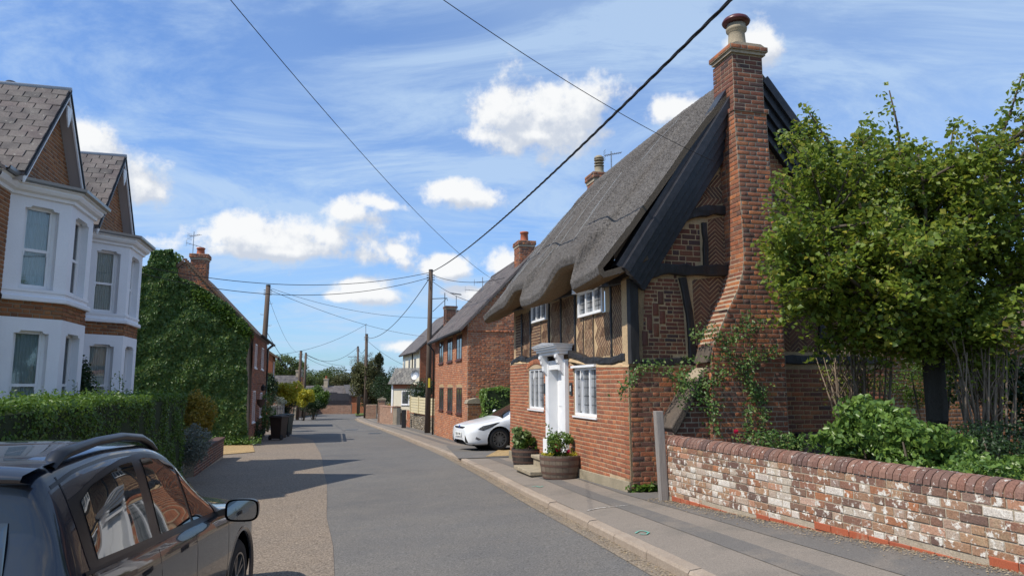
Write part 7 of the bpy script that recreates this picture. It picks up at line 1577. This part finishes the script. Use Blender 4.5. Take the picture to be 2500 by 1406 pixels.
# ================================================================ FAR END OF THE STREET
fb = at(800, 1010, 88); FB = Fr((at(700, 1010, 88).x, 88), (1, .03), (.03, -1)); px2 = lambda x, y: FB.px(x, y)
barn = thing('roadside_barn', 'long low slate-roofed brick barn closing the end of the street', 'barn', (fb.x, 88, -3.3)); a0, a1 = px2(735, 960)[0], px2(925, 960)[0]; ze = px2(800, 975)[1]; zr_ = px2(800, 941)[1]
MB().fbox(FB, a0, a1, -3.6, ze, -6, -.0).build('wall', M_brick_far, barn); MB().prism([FB.at(a0 - .2, ze - .1, .3), FB.at(a1 + .2, ze - .1, .3), FB.at(a1 + .2, zr_, -3.2), FB.at(a0 - .2, zr_, -3.2)], FB.n * -.15).build('roof', M_slate, barn)
c_ = px2(783, 930); stack_at(barn, 'chimney_stack', tuple(FB.at(c_[0], 0, -3))[:2], .5, .5, zr_ - .3, px2(783, 923)[1], (1, 0), M_brick_far, None, potr=.12, pot_h=.3)
r2 = px2(858, 972); MB().fbox(FB, r2[0], a1, -3.6, px2(870, 966)[1], .9, 1.1).build('brick_return', M_brick_house, barn); MB().prism([FB.at(r2[0] - .3, px2(870, 966)[1], 1.4), FB.at(a1, px2(870, 966)[1], 1.4), FB.at(a1, zr_, -3.0), FB.at(r2[0] - 1.6, zr_, -3.0)], (0, 0, .12)).build('lower_roof', M_slate, barn)
yw = thing('yard_wall', 'brick yard wall topped with black vertical boarding at the end of the road', 'wall', tuple(FB.at(px2(800, 1010)[0], -3.3, 2.5))); YW = Fr(tuple(FB.at(0, 0, 2.6))[:2], (1, .03), (.03, -1)); q0, q1 = YW.px(797, 990)[0], YW.px(858, 990)[0]; zb_ = YW.px(820, 986)[1]; ybg = Bag(120)
yc = MB().fbox(YW, YW.px(772, 990)[0], q1, -3.6, zb_, -.3, 0).build('wall_core', M_mortar_grey, yw); lay(ybg, YW, rect(YW.px(772, 990)[0], q1, -3.4, zb_), M_brick_pink, yc, course=.1, L=.3); ybg.flush()
nb = 26
for i in range(nb): x0 = q0 + (q1 - q0) * i / nb; ztp = YW.px(820, 957 if i < 11 else 960)[1] - (.0 if i < nb - 3 else .15 * (i - nb + 4)); MB().fbox(YW, x0 + .01, x0 + (q1 - q0) / nb - .01, zb_ - .05, ztp + random.uniform(-.02, .02), .0, .04 + .01 * (i % 2)).build('board', M_board, yw)
struct(MB().poly([(p.x, p.y, G(p.x, p.y) + .03) for p in [gnd(770, 1012), gnd(700, 1022), gnd(740, 1013), gnd(790, 1007)]]).build('verge_grass', material('verge_green', (.10, .13, .03), rough=1, fine=(20, .4))))
struct(MB().poly([(p.x, p.y, G(p.x, p.y) + .12) for p in [gnd(868, 1016), gnd(900, 1015), gnd(895, 1010), gnd(866, 1011)]]).build('corner_grass', bpy.data.materials['verge_green']))
pw = gnd(796, 1011); 
# left side beyond the leaning pole
l2 = Vector((at(662, 960, 46).x, 46, 0)); LF2 = Fr((l2.x, l2.y), (-.27, .963), (.963, .27)); LG2 = Fr((l2.x, l2.y), (-.963, -.27), (.27, -.963)); b2_ = thing('brick_terrace', 'further brick house partly hidden behind the leaning pole', 'house', (l2.x, l2.y, -2.5)); ez2 = at(662, 868, 46).z; MB().fprism(LG2, [(0, -3), (7, -3), (7, ez2), (3.5, ez2 + 2.4), (0, ez2)], -3.5, 0).build('wall', M_brick_far, b2_)
slab(LG2, (3.5, ez2 + 2.45), (-.3, ez2 - .2), .12, -3.7, .2, 'roof_slope', M_tile, b2_); slab(LG2, (3.5, ez2 + 2.45), (7.3, ez2 - .2), .12, -3.7, .2, 'roof_slope', M_tile, b2_); MB().tube([LF2.at(-.1, ez2 - .2, .35), LF2.at(3.6, ez2 - .2, .35)], .07, 6).build('gutter', M_wire, b2_)
small_window(LF2, 1.2, 2.2, .4, 1.6, 0, b2_)
t3 = thing('slate_cottage', 'low grey slate-roofed brick cottage beyond the yellow shrub', 'house', (at(700, 1000, 72).x, 72, -3.1)); C3 = Fr((at(714, 960, 72).x, 72), (-1, -.05), (.05, -1)); e3 = C3.px(700, 962)[1]; r3 = C3.px(700, 918)[1]; w3 = C3.px(640, 940)[0]
MB().fbox(C3, 0, w3, -3.2, e3, -6, 0).build('wall', M_brick_far, t3); MB().prism([C3.at(-.0, e3 - .1, .3), C3.at(w3, e3 - .1, .3), C3.at(w3, r3, -3), C3.at(-.0, r3, -3)], (0, 0, .12)).build('roof', M_slate, t3); MB().prism([C3.at(-.02, e3 - .1, .2), C3.at(-.02, e3 - .1, -6), C3.at(-.02, r3 + .05, -3)], C3.u * -.15).build('gable_end', M_brick_far, t3)
c_ = C3.px(713, 904); stack_at(t3, 'chimney_stack', tuple(C3.at(c_[0], 0, -3))[:2], .55, .55, r3 - .4, c_[1] + .1, (1, 0), M_brick_far, None, potr=.1, pot_h=.25)
def bsh(name, label, px, py, d, rad, n, size, mat, cat='shrub', lumps=16, group=None):
    p = at(px, py, d); g = G(p.x, p.y); return bush(name, label, cat, (p.x, p.y, g), rad, n, size, mat, zc=p.z - g, lumps=lumps, group=group)
bsh('dark_climber', 'tall dark evergreen climber massed beside the leaning pole', 655, 960, 40, (.62, .8, 1.25), 3600, .10, M_leaf_dark)
bsh('front_planting', 'mixed green planting in front of the far brick front', 632, 1015, 34.5, (.7, 1.2, .95), 3600, .09, M_leaf_ivy)
bsh('foot_planting', 'low leafy planting beside the paved threshold', 622, 1050, 31.5, (.45, .9, .45), 1500, .08, M_leaf_dark, cat='plants')
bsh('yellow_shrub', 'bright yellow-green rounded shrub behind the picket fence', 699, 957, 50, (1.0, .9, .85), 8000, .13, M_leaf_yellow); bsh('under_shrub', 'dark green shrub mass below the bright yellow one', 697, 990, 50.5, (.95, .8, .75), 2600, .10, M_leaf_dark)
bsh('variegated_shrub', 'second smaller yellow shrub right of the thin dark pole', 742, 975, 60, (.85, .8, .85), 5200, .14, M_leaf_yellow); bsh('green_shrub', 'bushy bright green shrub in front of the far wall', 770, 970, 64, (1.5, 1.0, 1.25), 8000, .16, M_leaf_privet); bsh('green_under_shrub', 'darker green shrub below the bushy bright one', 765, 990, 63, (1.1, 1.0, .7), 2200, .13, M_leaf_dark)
bsh('blue_grey_shrub', 'small grey-leaved shrub beside the picket fence', 682, 978, 44, (.5, .5, .35), 900, .08, M_leaf_grey)
# picket fence, stone pier, low walls
fa = at(655, 1018, 42); fe = at(694, 1018, 47); u = Vector((fe.x - fa.x, fe.y - fa.y, 0)); L = u.length; u.normalize(); PFn = Fr((fa.x, fa.y), (u.x, u.y), (u.y, -u.x)); tp = thing('picket_fence', 'weathered grey picket fence beyond the bins', 'fence', (fa.x, fa.y, -2.6)); zt_ = at(670, 988, 44).z
for i in range(int(L / .16)): a = i * .16; MB().fprism(PFn, [(a, -2.75), (a + .08, -2.75), (a + .08, zt_ - .05), (a + .04, zt_), (a, zt_ - .05)], 0, .02).build('picket', M_greywood, tp)
for z in (-2.4, zt_ - .25): MB().fbox(PFn, 0, L, z, z + .07, -.04, 0).build('rail', M_greywood, tp)
pier('pale rendered pier at the end of the picket fence', 706, 992, 1026, .55, mat=M_brick_pink, cap=False)
lwx = thing('verge_wall', 'low red brick wall under the far green shrubs', 'wall', (gnd(750, 1015).x, 62, -2.9)); A_ = gnd(722, 1020); B_ = gnd(773, 1009); u = (B_ - A_); u.z = 0; L = u.length; u.normalize(); fr = Fr((A_.x, A_.y), (u.x, u.y), (u.y, -u.x)); zz = at(745, 997, 66).z; cr = MB().fbox(fr, 0, L, -3.3, zz, -.25, 0).build('wall_core', M_mortar_grey, lwx); bg5 = Bag(150); lay(bg5, fr, rect(0, L, -3.2, zz), M_brick_vict, cr, course=.1, L=.3); bg5.flush()
# trees beyond
for (lab, px, py, d, rad, n, mat) in (('dense rounded green tree standing behind the slate cottage', 698, 893, 100, (2.9, 2.5, 2.0), 7000, M_leaf_far), ('broad green tree just right of the pale thin pole', 770, 925, 112, (3.2, 2, 1.9), 5000, M_leaf_far), ('broad green tree above the barn chimney', 805, 920, 116, (3.4, 2, 2.0), 5000, M_leaf_far), ('green tree above the right of the barn roof', 845, 928, 112, (2.8, 2, 1.4), 4000, M_leaf_olive), ('low green tree filling the gap left of the pale pole', 742, 930, 108, (2.0, 2, 1.6), 3000, M_leaf_far)):
    p = at(px, py, d); tree('background_tree', lab, (p.x, d, -3.8), [((p.x, d, p.z), rad), ((p.x + rad[0] * .5, d + 1, p.z - .5), (rad[0] * .6, 2, rad[2] * .7)), ((p.x - rad[0] * .5, d, p.z - .6), (rad[0] * .6, 2, rad[2] * .7))], .25, .24, n, mat, group='trees beyond the barn', lumps=26, lump=.34)
wd = np.concatenate([blob_pts((x, 150 + RNG.uniform(-8, 8), RNG.uniform(-2.2, -.8)), (7, 4, RNG.uniform(2.6, 4.0)), 900, .6, 14, .4)[0] for x in np.arange(-150, 150, 7.0)]); o = leaf_mesh('far_woodland', wd, RNG.normal(0, 1, wd.shape) + np.array([-.5, -.5, .8]), .6, M_leaf_far); o['kind'] = 'stuff'
wd = np.concatenate([blob_pts((x, 80 + abs(x) * .3, -1.2), (4, 3, RNG.uniform(2.2, 3.2)), 700, .6, 14, .4)[0] for x in list(np.arange(-110, -36, 5.0)) + list(np.arange(8, 110, 5.0))]); o = leaf_mesh('field_hedgerow', wd, RNG.normal(0, 1, wd.shape) + np.array([-.5, -.5, .8]), .35, M_leaf_far); o['kind'] = 'stuff'
